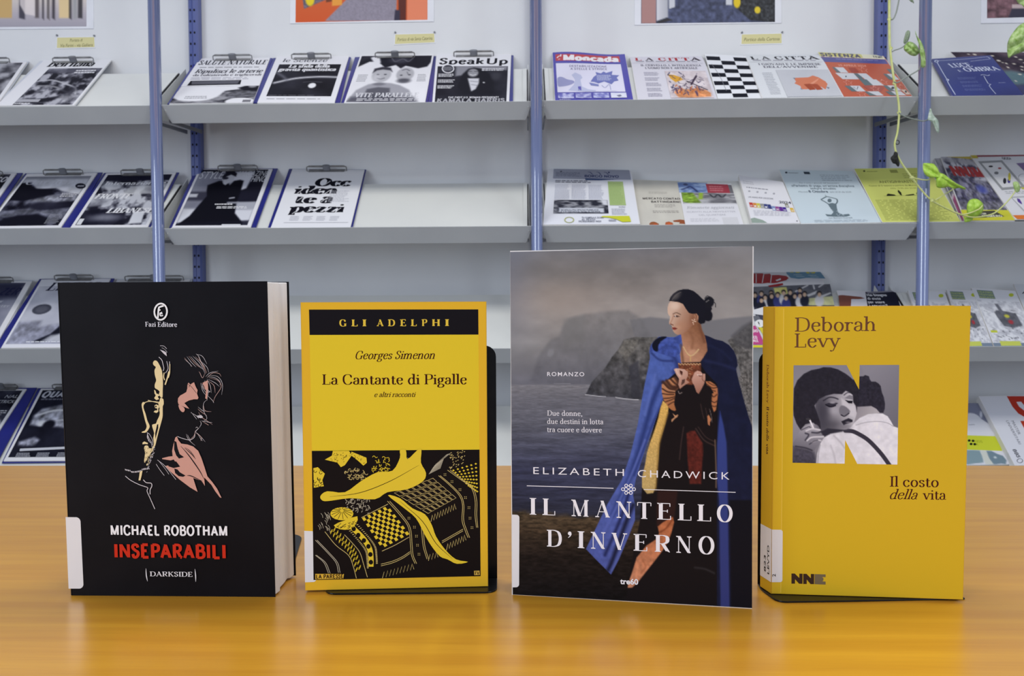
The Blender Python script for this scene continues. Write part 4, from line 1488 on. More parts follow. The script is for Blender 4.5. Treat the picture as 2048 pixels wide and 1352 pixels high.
# rocky foreground, dark foot
g_ = sm(1016, 1028, c.Y - (c.X - 1024) * .085 + 10 * (fbm(c.X / 18, c.Y / 9, 41) - .5))
fg = np.stack([np.interp(c.Y, [1015, 1060, 1110, 1190], v_) for v_ in ((78, 62, 30, 17), (66, 50, 24, 15), (50, 38, 22, 17))], -1)
fg = fg * (1 + (fbm(c.X / 10, c.Y / 3.2, 44) - .5) * 1.1)[..., None]
c.c = c.c * (1 - g_[..., None]) + fg * g_[..., None]
# --- the woman
# dark interior of cloak and dress
c.poly([(1326, 780), (1340, 720), (1360, 700), (1430, 700), (1506, 860), (1506, 1218), (1250, 1218), (1258, 1150), (1268, 1100), (1280, 1040), (1285, 960), (1300, 880)], (21, 17, 20), 1.2)
# left cloak
left = [(1299, 700), (1303, 688), (1318, 673.5), (1333, 674), (1350, 674), (1361, 669.5), (1366, 675), (1366, 690), (1362, 705), (1365, 722), (1358, 742), (1348, 748), (1334, 760), (1327, 768), (1326, 800), (1315, 829), (1305, 858), (1294, 888), (1282, 925), (1271, 960), (1266, 990), (1270, 1010), (1270, 1040), (1256, 1075), (1238, 1118), (1222, 1149), (1206, 1133), (1189, 1116), (1172, 1098), (1190, 1060), (1215, 1008), (1243.5, 960), (1260, 912), (1268, 880), (1276, 846), (1284, 797), (1290, 765), (1295.5, 740), (1300, 716), (1299, 706)]
c.poly(left, (76, 98, 170), .9, c2=(78, 90, 160), g=((1300, 760), (1220, 1140)), tex=.12, tscale=8)
mk = c.mask(left, .9)
keep = c.c.copy()
for pts, w, col, al in (([(1322, 765), (1306, 800), (1292, 850), (1276, 905), (1255, 965), (1225, 1030)], 9, (34, 48, 104), .8), ([(1327, 800), (1305, 850), (1290, 890), (1268, 950)], 5, (44, 58, 120), .9), ([(1310, 750), (1300, 790), (1290, 830)], 5, (92, 112, 184), .7),
                        ([(1290, 880), (1262, 950), (1225, 1030), (1190, 1095)], 4, (92, 108, 180), .8), ([(1258, 985), (1240, 1040), (1210, 1110)], 6, (30, 36, 80), .9), ([(1266, 1010), (1250, 1050), (1225, 1120), (1216, 1140)], 8, (20, 22, 44), .9),
                        ([(1268, 1040), (1252, 1080), (1224, 1140)], 5, (84, 96, 160), .8), ([(1240, 1000), (1210, 1060), (1192, 1105)], 5, (80, 94, 168), .6), ([(1340, 700), (1355, 730), (1350, 745)], 10, (34, 44, 96), .8), ([(1303, 706), (1320, 720), (1345, 722)], 4, (28, 36, 84), .6)):
    c.line(pts, w, col, w * .6, al)
c.c = keep * (1 - mk[..., None]) + c.c * mk[..., None]
# hood
c.poly([(1299, 706), (1300, 694), (1306, 684), (1316, 675), (1332, 673.5), (1345, 677), (1362, 668), (1364, 680), (1356, 692), (1360, 706), (1350, 714), (1335, 712), (1318, 706), (1306, 702)], (62, 80, 152), 1.0, tex=.25, tscale=6)
c.poly([(1304, 690), (1310, 680), (1322, 673.5), (1334, 674), (1326, 680), (1317, 690), (1316, 702), (1308, 701)], (16, 18, 34), 1.0, smooth=3)
c.line([(1318, 700), (1332, 692), (1350, 694)], 3, (48, 62, 124), 2, .6)
c.line([(1322, 684), (1336, 680), (1352, 682)], 3, (80, 98, 172), 2, .6)
# right cloak
right = [(1408, 669.5), (1418, 673), (1430, 678.5), (1445, 682), (1458, 690), (1468, 702), (1473.5, 716), (1475.5, 731), (1472, 738), (1477, 760), (1489, 805), (1497, 832), (1504, 854), (1506, 900), (1506, 1218), (1434, 1218), (1434, 886), (1436, 800), (1434, 768), (1412, 745), (1402, 730), (1402, 722), (1415, 702), (1411, 685)]
c.poly(right, (23, 27, 52), 1.0, tex=.15, tscale=12)
c.poly([(1440, 822), (1447, 850), (1453, 885), (1455, 950), (1457, 1100), (1459, 1214), (1441, 1214), (1438, 1000), (1434, 960), (1434, 890), (1437, 850)], (52, 66, 132), 2.2, c2=(50, 56, 112), g=((1445, 840), (1445, 1210)))
c.line([(1412, 722), (1440, 728), (1470, 738)], 5, (40, 46, 84), 4, .6)
c.line([(1416, 690), (1440, 700), (1462, 720)], 4, (34, 40, 72), 4, .5)
# neck and chest
sk1, sk2 = (184, 136, 108), (132, 88, 62)
c.poly([(1362, 668), (1372, 656), (1384, 644), (1392, 636), (1400, 640), (1404, 660), (1410, 672), (1414, 690), (1414.5, 702), (1406, 716), (1400, 724), (1362, 725), (1360, 708), (1365, 690)], sk1, 1.0, c2=sk2, g=((1372, 700), (1404, 665)), tex=.08, tscale=6)
c.line([(1380, 664), (1386, 680), (1384, 696)], 5, (128, 86, 62), 4, .6)
c.line([(1398, 650), (1404, 668), (1409, 684)], 5, (104, 66, 48), 3, .7)
c.ell(1386, 704, 8, 5, (204, 158, 128), .6, .6)
c.line([(1362, 690), (1364, 706), (1366, 724)], 4, (90, 60, 46), 3, .7)
# face
face = [(1341, 602), (1337, 608), (1335, 616), (1335.5, 626), (1338, 631), (1340.5, 633.5), (1338.5, 643), (1338.2, 648), (1342, 649.5), (1344, 653), (1343.5, 656), (1345.5, 658.5), (1346, 662), (1350, 667), (1355, 669.5), (1364, 668.5), (1374, 662), (1386, 650), (1394, 640), (1396, 628), (1390, 622), (1372, 608), (1360, 603), (1350, 602)]
c.poly(face, (206, 176, 156), .8, c2=(148, 102, 78), g=((1342, 625), (1388, 640)))
c.ell(1350, 612, 9, 7, (222, 198, 180), .7, .7)
c.ell(1362, 652, 10, 9, (178, 130, 102), .8, .5)
c.ell(1356, 655, 5, 4, (196, 150, 124), .7, .5)
c.ell(1393, 632, 5.2, 8, (172, 126, 100), .3)
c.line([(1390, 628), (1393, 632), (1392, 638)], 1.4, (110, 72, 54), .8)
c.line([(1346, 628), (1353, 625.5), (1361, 629)], 1.6, (104, 78, 64), .9)
c.poly([(1347, 633), (1352, 630.5), (1360, 632.5), (1355, 634.5)], (70, 50, 44), .8)
c.ell(1350.8, 632, 1.2, 1.1, (225, 215, 210), .4)
c.line([(1347, 630), (1344, 640), (1340, 647)], 2.2, (170, 126, 104), 1.4, .8)
c.line([(1341.5, 648), (1346, 650)], 1.8, (110, 66, 50), .9)
c.poly([(1344, 655), (1349, 654.2), (1355, 657), (1350, 660), (1346, 659.5)], (140, 62, 52), .7)
c.line([(1346, 657.4), (1354, 657)], .9, (84, 30, 28), .5)
c.ell(1386, 638, 6, 10, (130, 86, 64), .8, .6)
# hair
c.poly([(1338, 602), (1341, 594), (1347, 587), (1356, 581), (1366, 578.5), (1377, 578.5), (1387, 582), (1396, 589), (1404, 597), (1411, 603), (1421, 606), (1424, 618), (1421, 624), (1424.5, 632), (1423, 640), (1417, 642.5), (1411, 641), (1409, 646.5), (1401, 648), (1396, 644), (1397, 632), (1393, 627), (1386, 628), (1378, 626), (1372, 618), (1366, 608), (1358, 604.5), (1348, 603)], (22, 22, 32), .8)
c.ell(1418, 604, 10, 11, (24, 24, 32), .15)
c.ell(1416, 631, 9, 11, (21, 21, 30), .15)
c.ell(1404, 641, 7, 6, (21, 21, 30), .2)
c.line([(1409, 597), (1414, 592), (1420, 594), (1428, 600)], 1.2, (30, 30, 36), .6)
c.line([(1420, 600), (1430, 606), (1431, 614)], 1.2, (30, 30, 36), .6)
c.line([(1412, 604), (1418, 600)], 1.4, (120, 118, 118), .6)
c.ell(1352, 593, 10, 5, (96, 92, 90), .9, .75, -.7)
c.line([(1344, 600), (1352, 590), (1362, 584)], 1.2, (130, 124, 120), 1, .6)
for x, y in ((1384.5, 640), (1388, 642), (1386, 645), (1391, 643), (1389, 639), (1387, 648)):
    c.ell(x, y, 1.2, 1.2, (226, 196, 170), .4)
# necklace
nk = catmull([(1367, 694), (1372, 703), (1378, 710), (1385, 710.5), (1392, 705), (1397, 699)], 4)
for p in nk:
    c.ell(p[0], p[1], 1.3, 1.3, (206, 176, 130), .5)
for y in (713, 717, 721):
    c.ell(1381, y, 1.5, 1.8, (200, 164, 110), .4)
# bodice
c.poly([(1356, 726), (1402, 726), (1402, 746), (1396, 760), (1384, 770), (1374, 770), (1366, 752), (1358, 742)], (112, 62, 42), 1.0, tex=.4, tscale=4)
for i in range(15):
    c.ell(1358 + i * 3, 727.5 + (i % 2) * 1.6, 1.5, 1.3, (196, 158, 118), .5)
for i in range(20):
    c.ell(1374 + rs.random() * 10, 734 + rs.random() * 24, 1.0, 1.0, (176, 130, 96), .5, .8)
# sleeves, hands
JZ = lambda t: Z(1180, 740, 6.145, t)
c.poly(JZ("880,180 905,150 945,125 1000,105 1050,80 1085,130 1095,220 1050,260 1045,330 1035,420 1062,490 1040,505 1000,490 960,455 925,400 900,360 882,270"), (188, 130, 90), 1.0, c2=(166, 106, 66), g=((1325, 770), (1350, 815)))
for t_, w in (("900,150 980,230 1050,235", 7), ("940,130 1000,200 1070,210", 6), ("890,230 960,270 1040,275", 3), ("890,290 960,300 1030,300", 2.4), ("905,350 970,345 1035,330", 2.4), ("930,390 990,370 1035,350", 2.2), ("960,430 1010,400 1035,390", 2.2), ("1050,90 1085,150 1090,210", 7), ("990,110 1040,160 1080,190", 4)):
    c.line(JZ(t_), w, (54, 32, 26), w * .4, .85)
c.line(JZ("900,180 960,240 1040,262"), 2, (214, 160, 120), 1, .7)
c.poly(JZ("1420,140 1480,140 1540,180 1568,220 1572,300 1560,400 1548,490 1520,520 1500,450 1482,380 1488,300 1520,280 1480,210 1440,190"), (176, 112, 74), 1.0)
for t_, w in (("1440,180 1500,220 1560,215", 2.4), ("1490,300 1520,330 1560,300", 2.4), ("1490,380 1530,400 1560,380", 2.2), ("1500,440 1530,450 1552,440", 2.2), ("1450,150 1500,180 1540,190", 1.6), ("1500,250 1540,260", 2)):
    c.line(JZ(t_), w, (60, 36, 28), 1, .8)
c.poly(JZ("1030,-10 1060,-22 1100,-18 1160,-10 1200,20 1205,70 1180,120 1225,150 1150,195 1105,235 1085,180 1095,110 1062,60"), (206, 168, 152), .9, c2=(170, 124, 104), g=((1350, 742), (1370, 775)))
c.poly(JZ("1100,0 1140,20 1130,70 1108,40"), (74, 40, 32), .8)
c.poly(JZ("1130,120 1170,110 1160,160 1120,190"), (60, 38, 34), .8, .8)
c.line(JZ("1055,-10 1085,50 1110,80"), 1.6, (226, 194, 178), .8, .8)
c.poly(JZ("1250,110 1285,30 1320,8 1360,20 1385,45 1415,45 1418,110 1402,170 1372,230 1335,295 1308,272 1280,190 1255,150"), (202, 160, 144), .9, c2=(156, 108, 90), g=((1388, 745), (1400, 785)))
c.line(JZ("1330,60 1350,75 1372,70"), 1.4, (90, 50, 40), .7)
c.line(JZ("1385,50 1380,110 1400,140"), 1.6, (120, 76, 60), .8, .8)
c.line(JZ("1320,60 1350,56 1375,60"), 1.2, (230, 208, 196), .5)
# dark mitts and drape
c.poly(JZ("1100,240 1180,180 1240,180 1290,260 1330,310 1400,220 1450,200 1500,300 1490,450 1540,560 1560,800 1540,940 1440,920 1380,900 1290,760 1180,800 1150,1352 850,1352 850,1000 890,760 960,520 1060,500 1040,420 1045,320"), (24, 18, 20), 2.0)
for t_, w in (("1360,420 1380,520 1400,600", 1.6), ("1420,470 1440,560 1460,640", 1.4), ("1300,720 1400,860 1530,930", 2.4), ("1330,700 1420,820 1530,880", 1.6), ("1150,700 1120,900 1100,1100", 2)):
    c.line(JZ(t_), w, (74, 56, 54), 1.4, .7)
c.line(JZ("1085,260 1100,290 1130,275"), 1.6, (150, 136, 130), .8, .8)
c.poly(JZ("1015,530 1050,560 1085,545 1075,575 1040,600 1005,640 1000,610 1040,580"), (190, 140, 104), .8)
c.poly(JZ("1440,570 1460,550 1490,610 1475,640 1470,685 1450,670"), (180, 118, 82), .8)
c.line(JZ("1470,480 1490,560 1500,640"), 1.2, (140, 128, 124), .7, .7)
# fur
fur = [(1326, 801), (1333, 808), (1337, 815), (1336, 826), (1331, 846), (1325, 866), (1319, 886), (1317, 919), (1313, 955), (1312, 975), (1306, 986), (1294, 987.5), (1284, 975), (1284, 955), (1290, 930), (1294, 905), (1300, 885), (1309, 860), (1316, 838), (1321, 815)]
c.poly(fur, (214, 172, 92), 1.3, c2=(186, 160, 104), g=((1325, 820), (1298, 985)), tex=.16, tscale=2)
fm = c.mask([(p[0] + 5, p[1]) for p in fur[:12]] + [(1300, 990)] + [(1318, 880), (1322, 840)], 3)
c.line([(1336, 826), (1324, 866), (1317, 900), (1314, 950), (1311, 980)], 4, (136, 104, 50), 2.5, .6)
# skirt
c.poly(JZ("1185,780 1230,750 1290,745 1385,900 1392,1000 1375,1200 1365,1400 1225,1400 1200,1100"), (84, 34, 28), 2.2, tex=.3, tscale=5)
LZ = lambda t: Z(1260, 920, 4.508, t)
c.poly(LZ("250,270 430,280 400,520 390,560 240,600 240,420"), (44, 25, 24), 3)
c.poly(LZ("385,512 398,560 372,660 340,740 290,820 230,900 150,1000 80,1090 20,1150 -20,1152 -18,1120 20,1010 60,880 150,770 235,715 262,660 250,600 300,560"), (178, 104, 66), 1.4, c2=(196, 132, 100), g=((1340, 1040), (1270, 1165)), tex=.18, tscale=7)
c.line(LZ("380,540 330,610 290,640 270,650"), 3, (118, 58, 34), 2, .8)
c.line(LZ("110,900 140,960 100,1020"), 3, (150, 88, 58), 3, .6)
c.line([(1430, 880), (1432, 940), (1432, 975)], 2.4, (120, 98, 84), 1.2, .8)
c.line([(1390, 1135), (1410, 1138), (1428, 1146)], 3, (58, 56, 58), 3, .7)
c.poly([(1459, 1000), (1506, 1000), (1506, 1218), (1462, 1218)], (15, 15, 24), 2.5)
c.put()
WW = (232, 230, 236)
a.text('ROMANZO', (1094.5, 752), (1168.5, 752.4), 7.8, WW, bold=.006, spacing=1.25)
for i, (tx, x1) in enumerate((('Due donne,', 1164.5), ('due destini in lotta', 1207), ('tra cuore e dovere', 1203.5))):
    y = 831 + i * 16.4
    a.text(tx, (1094.5, y), (x1, y + 1.0), 10.2, WW, font='serif', wt=.11, th=.05)
a.text('ELIZABETH', (1066.8, 947.8), (1248, 951.9), 13.6, WW, spacing=1.35, bold=-.004)
a.text('CHADWICK', (1275.6, 954), (1459, 959.2), 14.2, WW, spacing=1.35, bold=-.004)
a.stroke([(1053.7, 971.5), (1140, 973.8), (1227, 976.5)], 1.3, WW, smooth=0)
a.stroke([(1287.5, 978.8), (1380, 981.5), (1471, 984.6)], 1.3, WW, smooth=0)
kx, ky = 1257, 978.3
for dx, dy in ((-11, 0), (11, 0), (-4.6, -7.2), (4.6, -7.2), (-4.6, 7.2), (4.6, 7.2)):
    a.ell(kx + dx, ky + dy, 3.0, 3.0, WW, n=14, w=1.5)
for s_ in (-1, 1):
    a.stroke([(kx - 6.6, ky - s_ * 5.4), (kx + 6.6, ky + s_ * 5.4)], 1.5, WW, smooth=0)
    a.stroke([(kx - 8.6, ky + s_ * 1.6), (kx - 2.4, ky + s_ * 5.6)], 1.5, WW, smooth=0)
    a.stroke([(kx + 8.6, ky + s_ * 1.6), (kx + 2.4, ky + s_ * 5.6)], 1.5, WW, smooth=0)
    a.stroke([(kx - 3, ky - s_ * 9), (kx + 3, ky - s_ * 4.6)], 1.5, WW, smooth=0)
BLN = lambda x: 1028.7 + (x - 1059.5) * (1044.2 - 1028.7) / 405.5
for ch, x0, x1 in (('I', 1059.5, 1072.8), ('L', 1084.8, 1110.5), ('M', 1142.7, 1177.5), ('A', 1190.4, 1220), ('N', 1232.5, 1262.9), ('T', 1274.4, 1302.6), ('E', 1314.3, 1342), ('L', 1355.4, 1382.7), ('L', 1394.2, 1422)):
    a.text(ch, (x0, BLN(x0)), (x1, BLN(x1)), 33, WW, font='serif', wt=.165, th=.038)
a.text('O', (1433.7, BLN(1433)), (1465.2, BLN(1465)), 34, WW, font='serif', wt=.165, th=.04)
BL2 = lambda x: 1092.6 + (x - 1094) * (1108.5 - 1092.6) / 334
for ch, x0, x1 in (('D', 1093.9, 1123.8), ('I', 1155.3, 1169), ('N', 1181.5, 1211.2), ('V', 1223, 1254.5), ('E', 1267, 1294.4), ('R', 1308.4, 1340), ('N', 1352, 1383)):
    a.text(ch, (x0, BL2(x0)), (x1, BL2(x1)), 33.5, WW, font='serif', wt=.165, th=.038)
a.text('O', (1397, BL2(1397)), (1428.6, BL2(1428)), 35, WW, font='serif', wt=.165, th=.04)
a.ell(1139.5, 1066.5, 3.6, 3.8, WW, n=16)
a.poly([(1142.8, 1065), (1143.2, 1069), (1140.5, 1073), (1136.5, 1075.5), (1136.2, 1074.6), (1139.4, 1071.5), (1140.4, 1068)], WW)
a.text('tre60', (1240.3, 1167.3), (1276.6, 1168.8), 10.5, WW, bold=.03)
a.build('cover_print', M['ink'], fc)
sticker(B, [(1023.6, 1029), (1038.8, 1029.8), (1038.2, 1174), (1024.6, 1174.6)], e, r=5)

# ---- book 4 : golden paperback -----------------------------------------------------
B = Bk(.1724, .5092, -.1004, -.0245, .1219, .1917, .0015)
e = B.empty('golden yellow paperback with a black and white couple inside a letter N, rightmost on table')
SO, SD = -.0044, .0128           # rear edge of the slanting spine
fc = build('front_cover', *B.plan([(0, 0), (B.w, 0), (B.w, .0005), (0.0003, .0005)], 0, B.h), M['yellow2'], e)
build('page_block', *B.plan([(.0008, .0006), (B.w - .0006, .0006), (B.w - .0008 + SO, SD - .0006), (SO + .0008, SD - .0006)], .0006, B.h - .0005), M['paper'], e)
build('back_cover', *B.plan([(SO, SD - .0005), (B.w + SO, SD - .0005), (B.w + SO, SD), (SO, SD)], 0, B.h), M['yellow2'], e)
spn = build('spine', *B.plan([(0, 0), (.0004, .0004), (SO + .0004, SD - .0002), (SO, SD)], 0, B.h), M['yellow2'], e)
a = B.art(GB)
a.poly([(0.0004, 0.0003), (B.w - .0003, .0003), (B.w - .0003, B.h - .0003), (.0004, B.h - .0003)], (208, 172, 38), uv=True)
a.poly([(.0004, .0003), (.0064, .0003), (.0064, B.h - .0003), (.0004, B.h - .0003)], (216, 178, 44), uv=True)
a.stroke([(1567.2, 618), (1564.6, 900), (1561.6, 1185)], 1.0, (232, 198, 84), smooth=0)
a.text('Deborah', (1589.6, 663.2), (1751.8, 661.8), 28, (104, 66, 44), font='serif', wt=.105, th=.05, letter_pad=-.01)
a.text('Levy', (1588.7, 695), (1681, 694), 28, (104, 66, 44), font='serif', wt=.105, th=.05, letter_pad=-.01)
a.text('Il costo', (1779.4, 973), (1877, 974), 20.5, (66, 18, 20), font='serif', wt=.115, th=.05, letter_pad=-.01)
a.text('della', (1779.6, 997.8), (1835, 998.6), 19.5, (66, 18, 20), font='serif', italic=.28, wt=.10, th=.05, letter_pad=-.02)
a.text('vita', (1845, 998.8), (1892, 999.2), 19.5, (66, 18, 20), font='serif', wt=.115, th=.05, letter_pad=-.01)
NZ = lambda t: Z(1570, 720, 6.146, t)
c = a.canvas(NZ('105,65 1402,60 1380,1285 92,1262'), 180, 170)
c.ramp([(728, (132, 130, 140)), (830, (150, 148, 158)), (930, (120, 118, 128))], c.Y)
c.poly(NZ("920,60 1405,60 1390,900 1300,800 1200,650"), (138, 136, 146), 2, c2=(112, 111, 122), g=((1720, 760), (1790, 840)))
# man's hair, neck, shirt
c.poly(NZ("840,240 920,200 960,200 985,185 1030,200 1040,235 1060,265 1110,265 1150,290 1175,320 1190,400 1215,460 1228,540 1225,600 1208,648 1160,650 1120,600 1060,570 900,580 870,560 830,400"), (44, 42, 54), 1.2, tex=.3, tscale=4)
c.poly(NZ("880,575 980,570 1060,565 1120,600 1165,650 1060,660 960,690 860,770 870,660"), (148, 144, 152), 1.2, c2=(176, 172, 178), g=((1715, 815), (1750, 825)))
shirt = NZ("380,1290 395,1150 430,1030 480,950 560,905 650,878 740,868 800,830 850,770 920,710 1020,665 1120,655 1200,660 1260,690 1300,750 1335,815 1390,835 1390,1300")
c.poly(shirt, (214, 213, 222), 1.0, c2=(226, 225, 234), g=((1640, 900), (1780, 860)), tex=.08, tscale=9)
c.line(NZ("870,800 1000,765 1150,755 1260,775 1330,815"), 1.2, (160, 158, 168), 1)
c.line(NZ("600,930 680,1010 730,1080"), 3, (176, 174, 184), 2.5, .8)
c.line(NZ("560,1050 600,1160 620,1270"), 3, (180, 178, 188), 2.5, .7)
c.line(NZ("430,1040 410,1150 400,1270"), 2, (150, 148, 158), 1.5, .8)
c.line(NZ("700,880 760,900 830,880"), 2, (190, 188, 198), 2, .8)
c.line(NZ("740,868 830,876 920,918 1010,975 1090,1050 1180,1150 1240,1230 1295,1310"), 8.2, (56, 53, 66), .8)
# woman's face
fc4 = NZ("380,520 440,470 520,440 640,425 740,380 830,430 838,520 868,580 880,650 862,720 830,800 760,850 640,880 520,905 470,930 430,860 380,700")
c.poly(fc4, (96, 94, 104), 1.2, c2=(196, 194, 202), g=((1640, 820), (1705, 805)), smooth=3)
c.poly(NZ("690,470 740,500 800,560 850,560 868,640 850,700 800,690 700,560"), (206, 204, 212), 3, .8)
c.ell(*NZ("600,620")[0], 11, 8, (176, 174, 184), .8, .7, .3)
c.ell(*NZ("560,800")[0], 22, 10, (74, 72, 82), .9, .7)
c.ell(*NZ("460,640")[0], 12, 30, (62, 60, 72), .9, .8)
c.ell(*NZ("730,820")[0], 12, 5, (120, 118, 128), .9, .6)
c.line(NZ("470,500 540,460 600,462 650,480"), 2.2, (44, 42, 54), 1.4)
c.poly(NZ("490,545 550,520 620,520 650,530 600,575 540,580"), (50, 48, 60), 1.2)
c.ell(*NZ("585,523")[0], 6, 2.2, (150, 148, 158), .6)
c.line(NZ("500,550 560,575 620,560"), 2.0, (20, 19, 30), 1)
c.poly(NZ("728,470 790,430 832,440 832,490 790,480"), (128, 126, 136), 1.2)
c.poly(NZ("735,490 780,500 832,500 825,535 780,530"), (24, 23, 34), 1)
c.line(NZ("725,430 770,400 830,410"), 1.8, (60, 58, 70), 1)
c.poly(NZ("665,600 690,560 740,570 795,620 790,650 740,680 690,680 668,650"), (118, 116, 126), 1.5, smooth=3)
c.line(NZ("690,675 730,690 785,655"), 2.2, (38, 36, 48), 1)
c.poly(NZ("690,755 740,730 780,715 830,735 828,760 790,775 750,785 720,800"), (44, 42, 54), 1.0)
c.line(NZ("700,758 760,762 820,748"), 1.4, (24, 22, 32), .7)
c.ell(*NZ("775,765")[0], 5, 1.6, (132, 128, 138), .6, .8)
c.poly(NZ("440,880 520,840 640,850 740,860 700,880 560,905 480,945"), (48, 46, 58), 2)
# woman's hair
c.poly(NZ("100,600 108,350 150,250 230,170 320,125 420,105 470,88 560,90 650,115 740,165 800,210 850,255 910,360 900,420 880,640 870,560 838,520 832,430 800,400 745,378 700,420 600,415 500,440 420,480 360,560 390,640 430,760 440,850 400,800 330,770 250,790 190,860 140,780 105,680"), (40, 38, 48), 1.2, tex=.18, tscale=5)
# hand with cigarette
c.poly(NZ("95,1020 140,950 180,870 230,820 290,795 350,770 360,790 340,830 430,850 435,872 360,890 300,905 310,930 400,940 480,930 478,955 400,980 440,985 430,1030 380,1080 360,1110 380,1180 378,1290 90,1290"), (168, 166, 176), 1.0, c2=(76, 74, 86), g=((1615, 850), (1600, 925)))
for t_, w in (("260,870 330,845 430,860", 2.4), ("270,990 330,950 470,942", 2.4), ("330,1010 400,985 440,990", 2)):
    c.line(NZ(t_), w * 1.3, (206, 204, 212), 1.2)
for t_, w in (("250,900 290,920 250,985", 3), ("300,1035 350,1000 400,985", 2), ("330,890 400,895 440,880", 3), ("200,860 290,820 310,830", 1.6), ("130,1060 250,1080 330,1110", 3)):
    c.line(NZ(t_), w, (52, 50, 62), 1.4, .85)
c.poly(NZ("95,1060 200,1085 300,1110 350,1140 378,1290 90,1290"), (66, 64, 78), 3, .8, tex=.3, tscale=4)
c.line(NZ("300,728 345,830"), 3.4, (228, 226, 234), .7)
c.line(NZ("268,725 300,728"), 4, (60, 58, 66), .8)
c.put()
a.poly(NZ("750,50 908,362 918,50"), (208, 172, 38))
a.poly(NZ("897,1295 738,983 731,1295"), (208, 172, 38))
for x0, x1, col in ((1582.8, 1605, (58, 40, 32)), (1606.3, 1628, (58, 40, 32))):
    y0, y1 = 1146.8 + (x0 - 1582) * .025, 1167 + (x0 - 1582) * .03
    a.poly([(x0, y0), (x0 + 6.5, y0), (x1 - 6.5, y0 + 9), (x1 - 6.5, y0 + .2), (x1, y0 + .4), (x1 - .2, y1 + .3), (x1 - 7, y1 + .2), (x0 + 7, y1 - 9), (x0 + 7, y1), (x0, y1)], col)
x0, y0 = 1629, 1148
a.poly([(x0, y0), (1651, y0 + .6), (1651, y0 + 6), (1645, y0 + 5.8), (1645, y0 + 7.6), (1646.5, y0 + 7.6), (1646.5, y0 + 13), (1645, y0 + 13), (1645, y0 + 14.6), (1651, y0 + 15), (1651, y0 + 21), (x0, y0 + 20)], (112, 98, 74))
a.build('cover_print', M['ink'], fc)
# spine print
sx = (B.u * SO + B.d * SD).normalized() * -1
sn = sx.cross(B.t).normalized()
if sn.dot(CAM - B.O) < 0: sn = -sn
sa = Art(B.O, sx, B.t, sn, gain=GB, step=8e-6, base=6e-5)
sa.poly([(-.01335, .0003), (-.0001, .0003), (-.0001, B.h - .0003), (-.01335, B.h - .0003)], (205, 164, 34), uv=True)


def spine_text(txt, y0, y1, x, dx, col, **kw):
    if kw.get('font') == 'serif':
        kw.pop('font')
        V, Fc, w = serif_text(txt, **kw)
        V[:, 0] -= V[:, 0].min(); w = V[:, 0].max()
    else:
        V, Fc, w = sans_text(txt, **kw)
    P0, P1 = sa.P(x, y0), sa.P(x, y1)
    Pu = sa.P(x + dx, y0)
    uv = P0 + V[:, :1] * (P1 - P0) / w + V[:, 1:] * np.array([(Pu - P0)[0], 0])
    sa.add(uv, Fc, col, lift=list(LIFT) if len(LIFT) == len(uv) else None)


spine_text('Deborah Levy', 729, 806, 1533.6, 4.4, (120, 62, 24), font='serif', wt=.15, th=.08)
spine_text('Il costo', 813, 852, 1533.4, 4.6, (70, 20, 20), font='serif', wt=.17, th=.08)
spine_text('della', 856, 881, 1533.0, 4.6, (70, 20, 20), font='serif', wt=.15, th=.08, italic=.25)
spine_text('vita', 887, 908, 1532.8, 4.4, (70, 20, 20), font='serif', wt=.17, th=.08)
sa.poly([(-.01335, .0085), (-.0105, .0085), (-.0105, .0105), (-.01335, .0105)], (30, 24, 24), uv=True)
sa.build('spine_print', M['ink'], spn)
# wrap-round sticker with call number
lab = sticker(B, [(1543.8, 1059), (1565.2, 1059.6), (1564.6, 1164), (1543.4, 1164.2)], e, r=4, label='white library sticker folded round the spine with a shelf mark')
ptsL = [sa.P(1524.6, 1049.5), sa.P(1543.8, 1059), sa.P(1543.4, 1164.2), sa.P(1524.2, 1152.5)]
u0 = -.01335
ptsL = [(u0, ptsL[0][1]), (0, ptsL[1][1]), (0, ptsL[2][1]), (u0, ptsL[3][1])]
zt, zb_ = max(ptsL[0][1], ptsL[1][1]), min(ptsL[2][1], ptsL[3][1])
P_ = [sa.O + sa.X * p[0] + sa.Y * p[1] + sa.N * .00016 for p in ((u0, zt), (0, zt), (0, zb_), (u0, zb_))]
vs, fs = prism(P_, sa.N * .00008)
build('label_fold', vs, fs, M['label'], lab)
sa = Art(B.O, sx, B.t, sn, gain=GB, step=8e-6, base=3.2e-4)
spine_text('823', 1144, 1111, 1532.2, -3.4, (24, 24, 26), bold=.01)
spine_text('LEVYD', 1149, 1091.5, 1539, -3.6, (24, 24, 26), bold=.01)
sa.build('shelf_mark', M['ink'], lab)
fa = Art(B.O, B.u, B.t, -B.d, gain=GB, step=8e-6, base=3.0e-4)
V, Fc, w = sans_text('2', .01)
P0, P1, Pu = fa.P(1551, 1153), fa.P(1551, 1147.6), fa.P(1544.6, 1153)
fa.add(P0 + V[:, :1] * (P1 - P0) / w + V[:, 1:] * (Pu - P0), Fc, (24, 24, 26))
fa.build('copy_number', M['ink'], lab)


